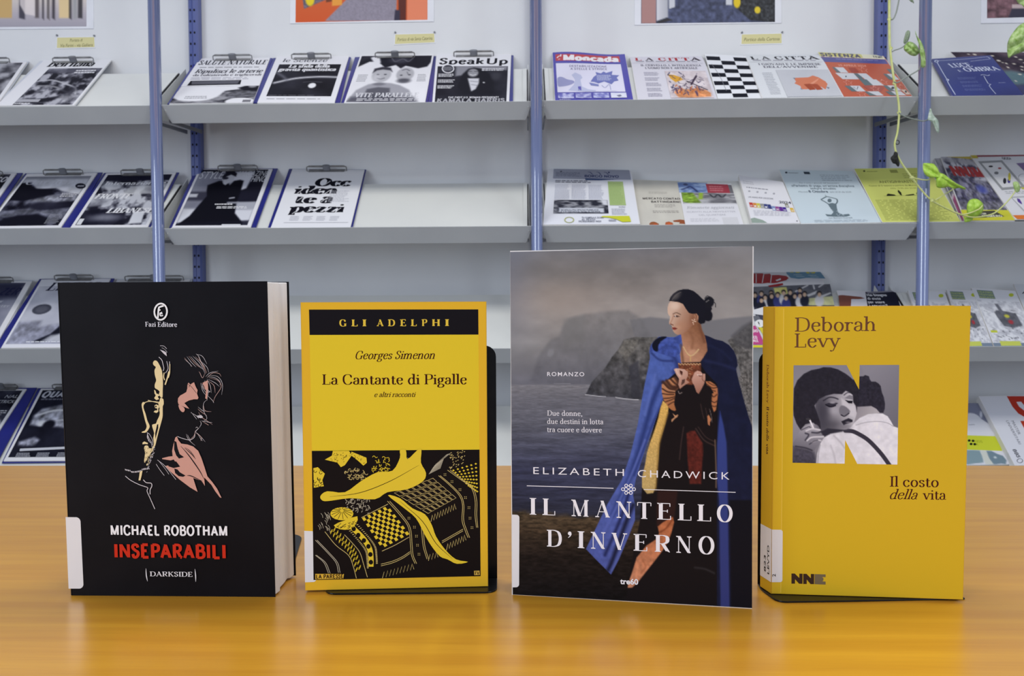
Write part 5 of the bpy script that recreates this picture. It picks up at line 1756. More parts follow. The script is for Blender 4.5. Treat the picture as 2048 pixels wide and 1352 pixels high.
# ---- bookends -----------------------------------------------------------------------
def bookend(label, X0, X1, Yp, ht, base_pts, rtop):
    """upright plate at depth Yp between X0 and X1, flat base given as plan outline"""
    zt_ = TT + .0001
    e = empty('bookend', frame(Vector(((X0 + X1) / 2, Yp, TT)), Vector((1, 0, 0)), Vector((0, 1, 0)), ZS), label, 'bookend', 'black metal bookends')
    out = [Vector((X0, Yp, zt_)), Vector((X1, Yp, zt_))]
    for an in np.linspace(0, math.pi / 2, 7):
        out.append(Vector((X1 - rtop + rtop * math.cos(an), Yp, zt_ + ht - rtop + rtop * math.sin(an))))
    for an in np.linspace(math.pi / 2, math.pi, 7):
        out.append(Vector((X0 + rtop + rtop * math.cos(an), Yp, zt_ + ht - rtop + rtop * math.sin(an))))
    vs, fs = prism(out, Vector((0, .0009, 0)))
    build('upright_plate', vs, fs, M['black_metal'], e, bevel=.0003)
    vs, fs = prism([Vector((x, y, zt_)) for x, y in base_pts], Vector((0, 0, .0011)))
    build('base_plate', vs, fs, M['black_metal'], e, bevel=.0003)
    return e


def rr(pts, idx, r):
    """round the listed corners of a plan outline"""
    out = []
    n = len(pts)
    for i, p in enumerate(pts):
        p = np.array(p, float)
        if i in idx:
            a_, b_ = np.array(pts[i - 1], float), np.array(pts[(i + 1) % n], float)
            da = (a_ - p) / np.linalg.norm(a_ - p)
            db = (b_ - p) / np.linalg.norm(b_ - p)
            for s in np.linspace(0, 1, 7):
                out.append(p + da * r * (1 - s) ** 1.8 + db * r * s ** 1.8)
        else:
            out.append(p)
    return [tuple(p) for p in out]


TP = Vector((0, 0, TT))


def tb(x, y):
    p = hit(x, y, TP, ZS)
    return (p.x, p.y)


p_ = [tb(582, 1150), tb(606, 1070)]
bookend('black bookend behind the thick crime paperback, base pointing away', p_[0][0] - .118, p_[0][0] - .003, p_[0][1] - .0009, .105, rr([(p_[0][0] - .12, p_[0][1]), p_[0], p_[1], (p_[1][0] - .125, p_[1][1])], (2, 3), .014), .012)
p_ = [tb(648, 1190.5), tb(994, 1187), tb(994.5, 1159)]
bookend('black bookend behind and under the woodcut-picture paperback', p_[0][0] - .002, p_[2][0], p_[2][1] + .0003, .167, rr([(p_[0][0] - .002, p_[2][1]), p_[0], p_[1], p_[2]], (1, 2), .008), .008)
p_ = [tb(1515.5, 1170), tb(1521, 1181), tb(1556, 1206.5), tb(1690, 1204.5), tb(1930, 1199.5)]
bookend('black bookend behind and under the golden letter-N paperback', p_[0][0], p_[4][0], p_[0][1], .163, rr([p_[0], p_[1], p_[2], p_[3], p_[4], (p_[4][0], p_[0][1])], (1, 2), .006), .008)

# ================================================================= MAGAZINES AND LEAFLETS
BKK, WH, GR = (24, 24, 34), (226, 226, 236), (130, 130, 140)


def ph(a, u0, v0, u1, v1, seed, lo, hi, sc=10, n=(60, 50), con=1.6, paint=None, bias=.5):
    c = a.canvas(qr(a, u0, v0, u1, v1), *n)
    t = np.clip((fbm(c.U * sc, c.V * sc, seed, 4) - bias) * con * 1.6 + .5, 0, 1)[..., None]
    c.c = np.asarray(lo, float) * (1 - t) + np.asarray(hi, float) * t
    if paint:
        c.X, c.Y = c.U * 100, c.V * 100      # paint in per cent of the picture
        paint(c)
    c.put()


def tx(a, s, u0, v, u1, h, col, **kw):
    a.text(s, uvq(a, u0, v), uvq(a, u1, v), h, col, **kw)


def ln(a, u0, v0, u1, v1, n, col, seed=0, **kw):
    a.lines(qr(a, u0, v0, u1, v1), n, col, seed, **kw)


def rc(a, u0, v0, u1, v1, col):
    a.poly(qr(a, u0, v0, u1, v1), col)


def po(a, txt, col, smooth=0):
    pts = np.array(txt.replace(',', ' ').split(), float).reshape(-1, 2) / 100
    a.poly([uvq(a, *p) for p in pts], col, smooth=smooth)


def base(a, col):
    rc(a, .004, .004, .996, .996, col)


def P100(t):
    return [tuple(p) for p in np.array(t.replace(',', ' ').split(), float).reshape(-1, 2)]


MG = 'black and white magazine printouts on clipboards'
CT = 'magazine'

# ---- top row, left bay
clipboard('clipboard at the far left end of the top shelf, cut by the photo edge', 0, 0, [(-80, 121), (58, 122), (2, 205), (-152, 212)], (-70, 19, 119), 'board_grey')
e, a = item('magazine', 'grey photo magazine cut off by the left edge, top shelf', CT, MG, 0, 0, .0045, .003, [(-84, 124), (54, 123.5), (-6, 209), (-156, 212)])
base(a, WH); ph(a, .03, .02, .95, .97, 3, (50, 50, 60), (170, 170, 182), 6)
done(a)
clipboard('clipboard holding the printed landscape magazine, left bay top shelf', 0, 0, [(80, 121.5), (225, 118.5), (150, 211.5), (-12, 212)], (107, 187, 118), 'board_grey')
e, a = item('magazine', 'travel magazine with aerial landscape photo and black serif title, top shelf left', CT, MG, 0, 0, .0045, .003, [(88, 121), (223, 119.5), (147.5, 211), (-8, 211.5)])
base(a, WH)
ph(a, .20, .18, .97, .985, 8, (28, 28, 40), (176, 176, 190), 9, (90, 80), 2.0, lambda c: (
    c.line(P100("0,38 25,34 55,44 80,56 90,72"), 3, (186, 186, 198), 1.5), c.line(P100("10,50 40,52 70,66"), 3, (150, 150, 160), 2), c.ell(72, 62, 14, 9, (30, 30, 42), .6, .8),
    c.poly(P100("4,88 40,84 70,76 60,90 20,96"), (26, 26, 38), 3), c.ell(78, 82, 12, 8, (190, 190, 200), .8, .6), c.poly(P100("0,0 100,0 100,10 60,16 0,12"), (100, 100, 116), 5, .8)))
tx(a, "Bell'Italia", .13, .14, .80, 10.5, BKK, font='serif', wt=.24, th=.08)
ln(a, .62, .21, .92, .30, 2, WH, 3)
rc(a, .2, .86, .5, .92, (170, 170, 182)); ln(a, .16, .93, .42, .97, 1, WH, 4)
done(a)

# ---- top row, second bay
clipboard('clipboard holding the natural health magazine, top shelf', 1, 0, [(394, 116.5), (546, 113.5), (512, 205), (334, 208)], (427, 504, 113), 'board_blue')
e, a = item('magazine', 'natural health magazine with bold headlines and dark bowl photo, top shelf', CT, MG, 1, 0, .0045, .003, [(400, 116.5), (540, 115.5), (505, 205.5), (338.5, 207.5)])
base(a, WH)
tx(a, 'SALUTE NATURALE', .03, .145, .97, 8.5, (40, 40, 56), font='serif', wt=.22, th=.07)
ln(a, .08, .19, .95, .22, 1, GR, 3)
tx(a, 'Ripulisci le arterie', .06, .33, .97, 7.5, (50, 50, 64), font='serif', wt=.2, th=.07, italic=.1)
tx(a, 'da colesterolo e trigliceridi', .06, .395, .97, 4, (70, 70, 84), font='serif', wt=.2, th=.07)
ln(a, .06, .42, .9, .48, 2, (176, 176, 190), 5)
po(a, "8,50 74,49 75,59 7,60.5", BKK); po(a, "10,51 72,50 71,57 12,58", (92, 92, 104))
ph(a, .0, .62, 1, .995, 12, (20, 20, 30), (150, 150, 160), 7, (70, 40), 1.8, lambda c: (
    c.poly(P100("0,0 100,0 100,10 76,20 60,30 55,55 30,90 8,80 0,60"), WH, 2), c.ell(26, 48, 30, 42, WH, .1), c.poly(P100("62,50 76,26 90,30 100,40 100,70 70,70"), (96, 96, 106), 3, tex=.6, tscale=6),
    c.poly(P100("74,12 86,-4 100,-4 100,26 84,30"), (22, 22, 34), 2), c.ell(92, 4, 5, 8, (140, 140, 150), .4), c.ell(84, 92, 18, 20, WH, .1)))
rc(a, .87, .93, .97, .985, (120, 120, 130)); ln(a, .14, .83, .42, .90, 2, (150, 150, 160), 7)
done(a)
clipboard('clipboard holding the quantum gravity science magazine, top shelf', 1, 0, [(548, 111.5), (702.5, 112), (680, 205), (509, 205)], (584, 662, 110.5), 'board_blue')
e, a = item('magazine', 'science magazine with dark space picture and glowing disc, top shelf', CT, MG, 1, 0, .0045, .003, [(554, 112.5), (698, 112), (668.5, 206), (514.5, 205.5)])
base(a, WH)
tx(a, 'le Scienze', .10, .125, .72, 6.4, (90, 90, 104), font='serif', wt=.16, th=.06)
ph(a, .08, .175, .93, .86, 15, (16, 16, 24), (46, 46, 58), 3, (80, 60), 1.0, lambda c: (
    c.line(P100("4,60 35,46 70,41 100,42"), 5, (190, 190, 202), 4, .9), c.line(P100("4,60 35,46 70,41 100,42"), 1.4, (236, 236, 246), 1, 1), c.line(P100("0,26 14,40 22,52"), 5, (120, 120, 134), 4, .7),
    c.line(P100("50,58 62,56 78,58"), 2, (110, 110, 122), 2, .6), c.ell(65, 68, 6, 7.5, (230, 230, 240), .15)))
tx(a, 'La sfida della', .22, .245, .78, 6, WH, font='serif', wt=.24, th=.1)
tx(a, 'gravità quantistica'.replace('à', 'a'), .10, .315, .88, 6, WH, font='serif', wt=.24, th=.1)
ln(a, .10, .825, .86, .85, 1, (90, 90, 100), 2); ln(a, .1, .90, .9, .93, 1, (150, 150, 160), 5)
done(a)
clipboard('clipboard holding the two-faces magazine, top shelf', 1, 0, [(711, 110), (872, 108.5), (856, 204.5), (682, 205.5)], (751, 829, 107.5), 'board_blue')
e, a = item('magazine', 'magazine with two children heads, one upside down, top shelf', CT, MG, 1, 0, .0045, .003, [(721, 110.6), (867.5, 109.4), (850, 205.5), (688, 206)])
base(a, WH)
ph(a, .02, .015, .98, .985, 20, (222, 222, 232), (232, 232, 242), 3, (100, 90), 1, lambda c: (
    c.poly(P100("0,0 100,0 100,16 96,26 84,30 66,24 60,30 52,22 38,28 26,14 14,14 0,26"), (26, 26, 38), 1.5), c.poly(P100("12,2 26,2 30,16 24,22"), (226, 226, 236), 2), c.ell(56, 11, 14, 7, (70, 70, 84), .6, .8),
    c.line(P100("44,6 50,14 60,8 68,14 74,6"), 1.6, (110, 110, 122), 1, .8), c.poly(P100("0,14 12,6 20,0 4,0"), (40, 40, 52), 2),
    c.ell(36, 44, 13, 16, (180, 180, 190), .15), c.poly(P100("23,40 24,30 34,26 46,28 50,38 46,34 36,32 28,34"), (50, 50, 62), 1.5), c.ell(31, 43, 2, 1.2, (60, 60, 72), .4), c.ell(41, 43, 2, 1.2, (60, 60, 72), .4), c.line(P100("31,51 36,53 41,51"), 1.4, (90, 90, 102), .8), c.ell(30, 50, 5, 7, (206, 206, 216), .8, .6),
    c.ell(68, 43, 12, 15, (176, 176, 186), .15), c.ell(68, 57, 9, 5, (60, 60, 72), .5, .8), c.line(P100("63,34 68,32 73,35"), 1.4, (90, 90, 102), .8), c.ell(63, 45, 2, 1.2, (60, 60, 72), .4), c.ell(74, 44, 2, 1.2, (60, 60, 72), .4), c.line(P100("70,38 72,43"), 1.2, (110, 110, 120), .8),
    c.poly(P100("0,98 8,76 22,64 36,60 52,62 64,66 78,76 88,98 88,100 0,100"), (160, 160, 172), 2), c.poly(P100("18,100 22,74 36,70 52,72 56,100"), (92, 92, 104), 2), c.ell(36, 64, 8, 3, (120, 120, 132), .5), c.poly(P100("0,100 4,90 30,86 60,86 86,90 92,100"), (70, 70, 84), 4, .8)))
tx(a, 'VITE PARALLELE', .10, .88, .90, 8.5, (206, 206, 216), font='serif', wt=.22, th=.09)
ln(a, .14, .90, .95, .96, 2, (206, 206, 216), 8)
ln(a, .06, .40, .2, .56, 5, (150, 150, 162), 9); ln(a, .84, .40, .96, .56, 5, (150, 150, 162), 19)
done(a)
clipboard('clipboard holding the english language magazine, top shelf beside the middle post', 1, 0, [(868, 108.5), (1027, 108), (1026, 205), (857, 205)], (908, 987, 105.5), 'board_blue')
e, a = item('magazine', 'english magazine with large black title and smiling woman on a dark ground, top shelf', CT, MG, 1, 0, .0045, .003, [(873, 108.3), (1022.5, 108), (1018, 205.5), (864.5, 205.5)])
base(a, WH)
ph(a, .03, .25, .965, .985, 25, (22, 22, 32), (48, 48, 60), 4, (90, 70), 1, lambda c: (
    c.poly(P100("26,0 100,0 98,12 70,10 40,26 26,30"), (150, 150, 162), 3, .9), c.poly(P100("30,58 36,24 44,8 52,4 64,8 74,22 80,44 82,70 60,80 40,80"), (24, 24, 34), 2), c.ell(51, 20, 7.5, 12, (146, 146, 156), .2), c.line(P100("47,25 51,27 55,25"), 1.6, (220, 220, 228), .6), c.line(P100("45,16 49,16"), 1, (40, 40, 50), .6), c.line(P100("53,16 57,16"), 1, (40, 40, 50), .6),
    c.poly(P100("44,36 60,36 60,50 56,66 50,72 48,60"), (206, 206, 218), 1.5), c.line(P100("48,44 58,46"), 1.5, (130, 130, 142), 1), c.line(P100("50,54 58,56"), 1.5, (130, 130, 142), 1), c.ell(67, 48, 1.5, 1.5, (220, 220, 228), .4), c.ell(84, 30, 6, 12, (60, 60, 70), .6, .8)))
tx(a, 'SpeakUp', .04, .205, .96, 11.5, BKK, bold=.02)
a.ell(*uvq(a, .17, .30), 12.5, 9, WH); a.ell(*uvq(a, .17, .30), 10.5, 7.4, (58, 58, 70)); ln(a, .11, .26, .24, .34, 3, (150, 150, 160), 2)
for i in range(3):
    ln(a, .05, .40 + i * .12, .27, .40 + i * .12 + .07, 3, WH, 30 + i)
ln(a, .62, .29, .94, .35, 2, WH, 12)
tx(a, 'THE FIRST U.S. WOMAN PRESIDENT?', .20, .91, .86, 3.2, WH, bold=.02)
tx(a, 'KAMALA HARRIS', .06, .985, .94, 6.6, (170, 170, 180), bold=.03)
done(a)

# ---- top row, third bay
LM = 'loose periodicals on the shelves'
e, a = item('magazine', 'blue bordered magazine with red masthead and pale cartoon, top shelf', CT, LM, 2, 0, .001, .006, [(1104.5, 105.6), (1250, 106.9), (1267.4, 201.3), (1109.8, 203.2)], ink='ink_gloss',
            bend=lambda w: np.stack([w[:, 0], w[:, 1], w[:, 2] + np.clip(w[:, 1] - .2, 0, 1) * .25 * np.sin((w[:, 0] - .04) * 26) * .10], 1))
base(a, (72, 68, 168))
rc(a, .04, .045, .915, .175, (188, 52, 62))
tx(a, 'Moncada', .14, .165, .90, 10, (238, 234, 242), bold=.06)
a.stroke([uvq(a, .06, .12), uvq(a, .09, .08), uvq(a, .11, .09), uvq(a, .115, .05)], 2.2, (238, 234, 242)); a.stroke([uvq(a, .075, .15), uvq(a, .10, .14)], 2, (238, 234, 242))
rc(a, .04, .225, .915, .815, (222, 220, 244))
tx(a, 'DESTABILIZZAZIONE', .22, .30, .72, 3.6, (108, 100, 140), bold=.02)
tx(a, 'A STELLE E STRISCE', .23, .355, .72, 3.6, (108, 100, 140), bold=.02)
po(a, "5,52 11,50 16,54 20,56 26,58 26,63 18,68 8,70 5,68", (150, 152, 200), 2)
po(a, "24,46 29,41 36,46 38,52 35,56 36,70 44,76 54,78 53,80 30,80 18,78 26,66 28,56", (186, 190, 224))
po(a, "53,50 57,46 56,40 63,43 67,39 70,42 79,38 77,46 87,47 83,52 85,58 79,60 75,66 66,60 58,64 53,61 48,60", (104, 112, 184))
ln(a, .57, .46, .76, .58, 5, (196, 200, 232), 4)
rc(a, .31, .70, .35, .78, (88, 84, 176)); a.stroke([uvq(a, .30, .74), uvq(a, .36, .80), uvq(a, .5, .81), uvq(a, .8, .80)], 1.2, (186, 190, 224))
po(a, "46,62 58,66 58,70 48,68", (120, 128, 190)); a.stroke([uvq(a, .62, .68), uvq(a, .66, .73), uvq(a, .72, .66), uvq(a, .73, .78)], 1.2, (150, 156, 204))
for i, (lo, hi) in enumerate((((96, 96, 180), (200, 202, 238)), ((120, 120, 190), (190, 192, 230)), ((110, 112, 190), (190, 194, 234)), ((214, 216, 240), (224, 226, 244)))):
    ph(a, .045 + i * .225, .84, .045 + i * .225 + .20, .945, 40 + i, lo, hi, 5, (20, 14), 2.4)
po(a, "79,90 84,88 86,91 82,93", (110, 110, 140)); ln(a, .06, .955, .22, .985, 1, (170, 170, 214), 5)
done(a)

NEWS = [([(1259, 104), (1403.7, 105.6), (1435.5, 199), (1275.6, 200.6)], 'newspaper with red masthead letters and an orange and violet painting', ((172, 50, 60), (60, 50, 62)), ['IL CERVELLO, L INTELLIGENZA', "L'UOMO NON È ARTIFICIALE"], 0),
        ([(1488.5, 103), (1638, 104), (1688, 194), (1524.8, 196.8)], 'newspaper with black masthead and an orange folded hand on grey', ((44, 44, 54), (44, 44, 54)), ['I GIOVANI E LE IMPRESE', "DELL'AVVENIRE"], 1)]
for q, lb, (c1, c2), heads, kind in NEWS:
    e, a = item('newspaper', lb + ', top shelf', 'newspaper', LM, 2, 0, .0045 if kind else .002, .004, q,
                bend=lambda w: np.stack([w[:, 0], w[:, 1], w[:, 2] - np.clip(w[:, 1] - .22, 0, 1) ** 2 * .8], 1))
    base(a, (214, 212, 226) if not kind else (216, 219, 228))
    for s_, u0, u1, cc in (('L', .06, .15, c1), ('A', .20, .31, c2), ('C', .38, .49, c1), ('I', .52, .56, c1), ('T', .57, .68, c1), ('T', .70, .81, c1), ('À', .81, .96, c2)):
        if s_ == 'I': cc = c1
        a.text(s_, uvq(a, u0, .155), uvq(a, u1, .155), 8.2, cc, font='serif', wt=.2, th=.08)
    ln(a, .07, .165, .90, .195, 1, (150, 148, 165), 5, ragged=0)
    a.stroke([uvq(a, .01, .225), uvq(a, .97, .225)], .7, (140, 140, 152), smooth=0)
    for i, hd in enumerate(heads):
        tx(a, hd.replace('È', 'E'), .12 + i * .05, .295 + i * .06, .93 - i * .06, 3.6, (96, 94, 112), font='serif', wt=.16, th=.07)
    if kind == 0:
        for i in range(5):
            ln(a, .14, .42 + i * .11, .34, .50 + i * .11, 3, (168, 166, 188), 50 + i, fill=.35)
        ph(a, .42, .40, .96, .97, 60, (196, 184, 192), (226, 216, 224), 6, (90, 80), 1.5, lambda c: (
            c.poly(P100("6,14 20,16 34,24 40,34 20,44 10,30"), (214, 160, 60), 2), c.poly(P100("18,98 10,80 24,68 46,70 70,64 88,74 96,84 94,96 60,99 40,99"), (222, 150, 104), 2, tex=.3, tscale=9),
            [c.line([(x, y), (x + dx, y + dy)], w, col, .8, .9, 0) for x, y, dx, dy, w, col in [(rs.uniform(4, 90), rs.uniform(4, 76), rs.uniform(-16, 18), rs.uniform(-16, 16), rs.uniform(1, 3), random.Random(i).choice([(84, 74, 110), (70, 60, 80), (100, 90, 104), (60, 62, 100)])) for i in range(40)]],
            [c.line([(x, y), (x + dx, y + dy)], w, col, .8, .9, 0) for x, y, dx, dy, w, col in [(rs.uniform(16, 80), rs.uniform(52, 84), rs.uniform(-8, 8), rs.uniform(4, 16), rs.uniform(2, 4), random.Random(i).choice([(90, 70, 100), (196, 110, 60), (104, 84, 108)])) for i in range(26)]],
            c.line(P100("48,40 90,72"), 3, (60, 48, 66), .8), c.line(P100("74,20 56,52"), 5, (66, 52, 72), .8)))
    else:
        ln(a, .12, .45, .26, .93, 14, (196, 198, 210), 5, fill=.4)
        ph(a, .31, .40, .985, .985, 61, (188, 190, 202), (200, 202, 212), 2, (40, 36), 1)
        po(a, "49,58 68,57 75,53 81,57 87,66 88,72 82,84 78,78 70,81 60,83 52,83 53,76 47,70 50,66", (206, 124, 96))
        po(a, "58,72 66,71 70,84 62,85", (160, 78, 56)); po(a, "66,71 75,72 79,84 71,85", (166, 82, 60)); po(a, "66,71 82,58 78,64 70,72", (222, 150, 124))
        po(a, "48,58 51,58 50,62", (120, 130, 150)); po(a, "52,80 54,84 51,83", (130, 150, 180)); po(a, "84,78 88,80 86,83", (120, 120, 140))
    done(a)
e, a = item('magazine', 'magazine with a black and white chequered cover between the two newspapers', CT, LM, 2, 0, .001, .003, [(1409, 108), (1492, 112), (1528, 196.5), (1436, 198.3)])
base(a, (228, 230, 240))
for r_ in range(10):
    for c_ in range(3):
        if (r_ + c_) % 2 == 0:
            u0 = [.02, .345, .67][c_]; v0 = .045 + r_ * .093 + (.0 if c_ != 1 else -.0)
            rc(a, u0, v0, u0 + .325, v0 + .088, (24, 26, 38))
a.stroke([uvq(a, .10, .22), uvq(a, .2, .5), uvq(a, .24, .82)], .9, (120, 122, 132))
done(a)
e, a = item('magazine', 'orange magazine with grey tiles, pink stars and yellow masthead, top shelf', CT, LM, 2, 0, .001, .003, [(1636, 104.4), (1766, 110.6), (1825, 192.6), (1684, 194)], ink='ink_gloss')
base(a, (190, 92, 62))
rc(a, .0, .0, .99, .10, (226, 224, 200)); rc(a, .0, .0, .66, .085, (206, 200, 120))
a.text('SISTENZA', uvq(a, .01, .088), uvq(a, .63, .088), 6.4, (78, 74, 104), bold=.05)
tx(a, 'TEMI', .82, .07, .96, 3.4, (60, 60, 70), bold=.04)
rc(a, .0, .105, .985, .215, (86, 86, 150)); ln(a, .22, .125, .9, .15, 1, (140, 140, 190), 3)
tx(a, '25 APRILE 2024', .20, .30, .62, 3.4, (230, 160, 140), bold=.02)
TL, TG, TD = (206, 208, 218), (96, 112, 118), (160, 64, 44)
for q, cc in (("9,33 16,33 19,45 12,45", TG), ("13,33 26,33 29,45 18,45", TL), ("9,46 36,46 39,60 15,60", TL), ("33,33 44,33 46,44 34,45", TD), ("36,46 44,46 46,60 40,60", TG), ("42,46 55,46 60,60 48,60", TL), ("39,60 50,60 54,74 42,74", TG), ("50,60 64,60 70,74 54,74", TL),
              ("90,34 99,34 99,46 92,46", TG), ("80,46 88,46 91,60 83,60", TG), ("85,46 95,46 98,60 91,60", TL), ("12,75 22,75 26,88 18,88", TG), ("20,75 34,75 38,88 26,88", TL), ("68,74 76,74 80,87 72,87", TG), ("74,74 86,74 90,86 80,87", TL), ("38,75 66,75 68,80 56,92 44,86", (168, 80, 68)),
              ("36,88 48,88 50,98 40,98", TG), ("40,88 56,88 60,98 50,98", TL), ("66,88 76,88 80,98 70,98", TG), ("74,88 88,88 92,98 78,98", TL), ("90,84 97,84 99,96 93,96", (222, 200, 186))):
    po(a, q, cc)
for x, y in ((54, 38), (20, 68), (72, 66), (54, 82), (30, 94), (94, 78)):
    P_ = []
    for i in range(11):
        rr_ = (7 if i % 2 == 0 else 3.2)
        an = -math.pi / 2 + i * math.pi / 5
        P_.append(uvq(a, (x + rr_ * math.cos(an)) / 100, (y + rr_ * 1.0 * math.sin(an)) / 100))
    a.stroke(P_, 1.2, (232, 160, 146), smooth=0)
a.stroke([uvq(a, .24, .78), uvq(a, .27, .84), uvq(a, .31, .77)], 1.6, (50, 50, 60), smooth=0)
a.ell(*uvq(a, .80, .80), 3, 2.4, (56, 56, 66)); a.ell(*uvq(a, .95, .89), 2, 2.4, (70, 60, 60)); a.ell(*uvq(a, .22, .54), 1.6, 1.4, (90, 90, 100))
done(a)

# ---- top row, right bay
e, a = item('magazine', 'magazine with a dim starry night cover behind the navy booklet, top shelf right', CT, LM, 3, 0, .0008, .003, [(1901, 104), (2060, 105), (2160, 188), (1990, 190)])
base(a, (70, 62, 74))
ph(a, .0, .0, 1, 1, 71, (48, 40, 54), (92, 78, 92), 6, (90, 80), 1.6, lambda c: (c.poly(P100("0,50 50,46 80,60 80,78 40,80 0,76"), (96, 130, 140), 6, .8), c.poly(P100("0,80 90,80 100,100 0,100"), (70, 76, 120), 5, .8),
    [c.ell(rs.uniform(5, 98), rs.uniform(3, 80), rs.uniform(1, 2.6), rs.uniform(1, 2.2), (214, 206, 196), .4) for i in range(30)]))
done(a)
e, a = item('booklet', 'navy blue booklet with white ribbon line and lettering, top shelf right', 'booklet', LM, 3, 0, .004, .007, [(1864, 117.7), (1981, 110.6), (2047, 189.5), (1906, 192)], ink='ink_gloss', material='board_blue')
base(a, (46, 60, 128))
WB = (206, 214, 240)
a.stroke([uvq(a, .03, .06), uvq(a, .30, .06), uvq(a, .60, .055), uvq(a, .93, .03)], 1.1, WB, smooth=0); a.stroke([uvq(a, .93, .03), uvq(a, .95, .08)], 1.1, WB); a.stroke([uvq(a, .95, .09), uvq(a, .6, .12)], .9, WB)
a.ell(*uvq(a, .05, .07), 3.4, 2.2, WB, w=1.4)
a.stroke([uvq(a, .05, .09), uvq(a, .05, .53), uvq(a, .08, .58), uvq(a, .04, .62), uvq(a, .045, .97)], 1.3, WB, smooth=2); a.ell(*uvq(a, .055, .57), 2.2, 1.6, WB, w=1.2)
tx(a, 'LUCE', .24, .255, .58, 8, WB, font='serif', wt=.17, th=.07)
tx(a, 'OMBRA', .42, .375, .97, 8, WB, font='serif', wt=.17, th=.07); tx(a, 'E', .31, .375, .36, 4, WB, font='serif')
a.stroke([uvq(a, .64, .50), uvq(a, .62, .70), uvq(a, .66, .72), uvq(a, .61, .76), uvq(a, .62, .97)], 1.2, WB, smooth=2); a.stroke([uvq(a, .60, .48), uvq(a, .65, .47), uvq(a, .70, .50), uvq(a, .74, .48)], 1.6, WB)
for i in range(4):
    ln(a, .22, .52 + i * .10, .52, .58 + i * .10, 3, (110, 122, 178), 80 + i, fill=.35)
ln(a, .78, .38, .96, .43, 2, (90, 100, 160), 5); ln(a, .78, .68, .9, .70, 1, (150, 160, 205), 6)
done(a)

# ---- second row, left bay
clipboard('clipboard at the far left end of the second shelf, cut by the photo edge', 0, 1, [(-120, 346), (46, 345.5), (-30, 454), (-210, 457)], (-80, 6, 345), 'board_blue')
e, a = item('magazine', 'dark magazine cut off by the left edge with title ending in GO, second shelf', CT, MG, 0, 1, .0045, .003, [(-120, 348), (33, 346), (-44, 454), (-212, 457)])
base(a, WH); ph(a, .03, .02, .94, .97, 92, (18, 18, 30), (70, 70, 86), 5)
tx(a, 'GO', .78, .16, .93, 9, (210, 210, 222), bold=.03); done(a)
clipboard('clipboard holding the gardening magazine, second shelf left', 0, 1, [(50, 346.5), (205.5, 344.5), (140, 454.5), (-22, 457)], (88, 166, 342), 'board_blue')
e, a = item('magazine', 'gardening magazine with dark hedges and pale clouded sky, second shelf left', CT, MG, 0, 1, .0045, .003, [(54, 347.5), (194.5, 345.5), (121, 455), (-30, 457)])
base(a, WH)
ph(a, .03, .055, .95, .96, 95, (12, 12, 28), (120, 122, 142), 6, (110, 90), 2.2, lambda c: (
    c.poly(P100("0,0 100,0 100,40 70,32 58,26 30,28 14,12 0,14"), (196, 198, 212), 2, tex=.18, tscale=14), c.poly(P100("0,0 100,0 100,6 0,6"), (110, 112, 128), 4, .8), c.poly(P100("0,16 12,14 26,26 48,28 62,38 56,46 20,52 0,50"), (10, 10, 26), 2),
    c.poly(P100("30,50 60,40 80,46 100,40 100,52 60,58"), (150, 152, 168), 3, .8, tex=.7, tscale=6), c.ell(62, 62, 30, 8, (34, 34, 52), .5, .9), c.poly(P100("0,72 40,66 60,72 100,66 100,80 40,84 0,84"), (120, 122, 140), 3, .8, tex=.6, tscale=8), c.poly(P100("10,90 30,80 60,78 84,88 80,100 6,100"), (10, 10, 26), 3)))
tx(a, 'Gardenia', .08, .20, .88, 9.5, (196, 198, 212), font='serif', wt=.16, th=.06)
a.ell(*uvq(a, .89, .24), 10.5, 5.6, (28, 28, 44)); ln(a, .85, .22, .94, .26, 1, (190, 190, 204), 1)
ln(a, .70, .36, .93, .44, 3, (214, 214, 226), 3); ln(a, .74, .75, .93, .93, 8, (160, 162, 176), 6, fill=.35); rc(a, .03, .93, .14, .97, (214, 214, 224))
done(a)
clipboard('clipboard holding the news weekly crossed by the blue post, second shelf', 0, 1, [(208, 345.5), (358.5, 344.5), (301, 454), (136, 455)], (243, 320, 342.5), 'board_blue')
e, a = item('magazine', 'news weekly with white italic headlines over war photos, second shelf behind the post', CT, MG, 0, 1, .0045, .003, [(212.5, 346.5), (352, 345), (295.5, 454), (141, 455)])
base(a, WH)
ph(a, .04, .03, .96, .96, 101, (24, 24, 40), (196, 198, 212), 8, (110, 90), 2.4, lambda c: (
    c.poly(P100("0,0 100,0 100,13 0,13"), (22, 22, 44), 1.5), c.ell(20, 26, 14, 7, (206, 208, 220), .4, .9), c.poly(P100("46,24 100,22 100,40 40,42"), (210, 212, 222), 3, .8), c.ell(86, 32, 12, 6, (120, 122, 136), .6, .8),
    c.poly(P100("0,72 60,70 66,100 0,100"), (16, 16, 34), 2, .9), c.ell(36, 86, 20, 6, (150, 152, 168), .9, .7), c.poly(P100("72,76 88,74 92,96 74,98"), (210, 212, 224), 1.5), c.poly(P100("0,44 30,44 30,62 0,66"), (170, 172, 186), 3, .7)))
tx(a, 'Internazionale', .08, .22, .93, 7, WH, font='serif', wt=.2, th=.07)
tx(a, 'FRONTE', .06, .47, .55, 9.5, WH, font='serif', wt=.24, th=.08, italic=.15)
tx(a, 'LIBANESE', .34, .735, .96, 9.5, WH, font='serif', wt=.24, th=.08, italic=.15)
rc(a, .05, .84, .11, .95, (214, 216, 226))
done(a)

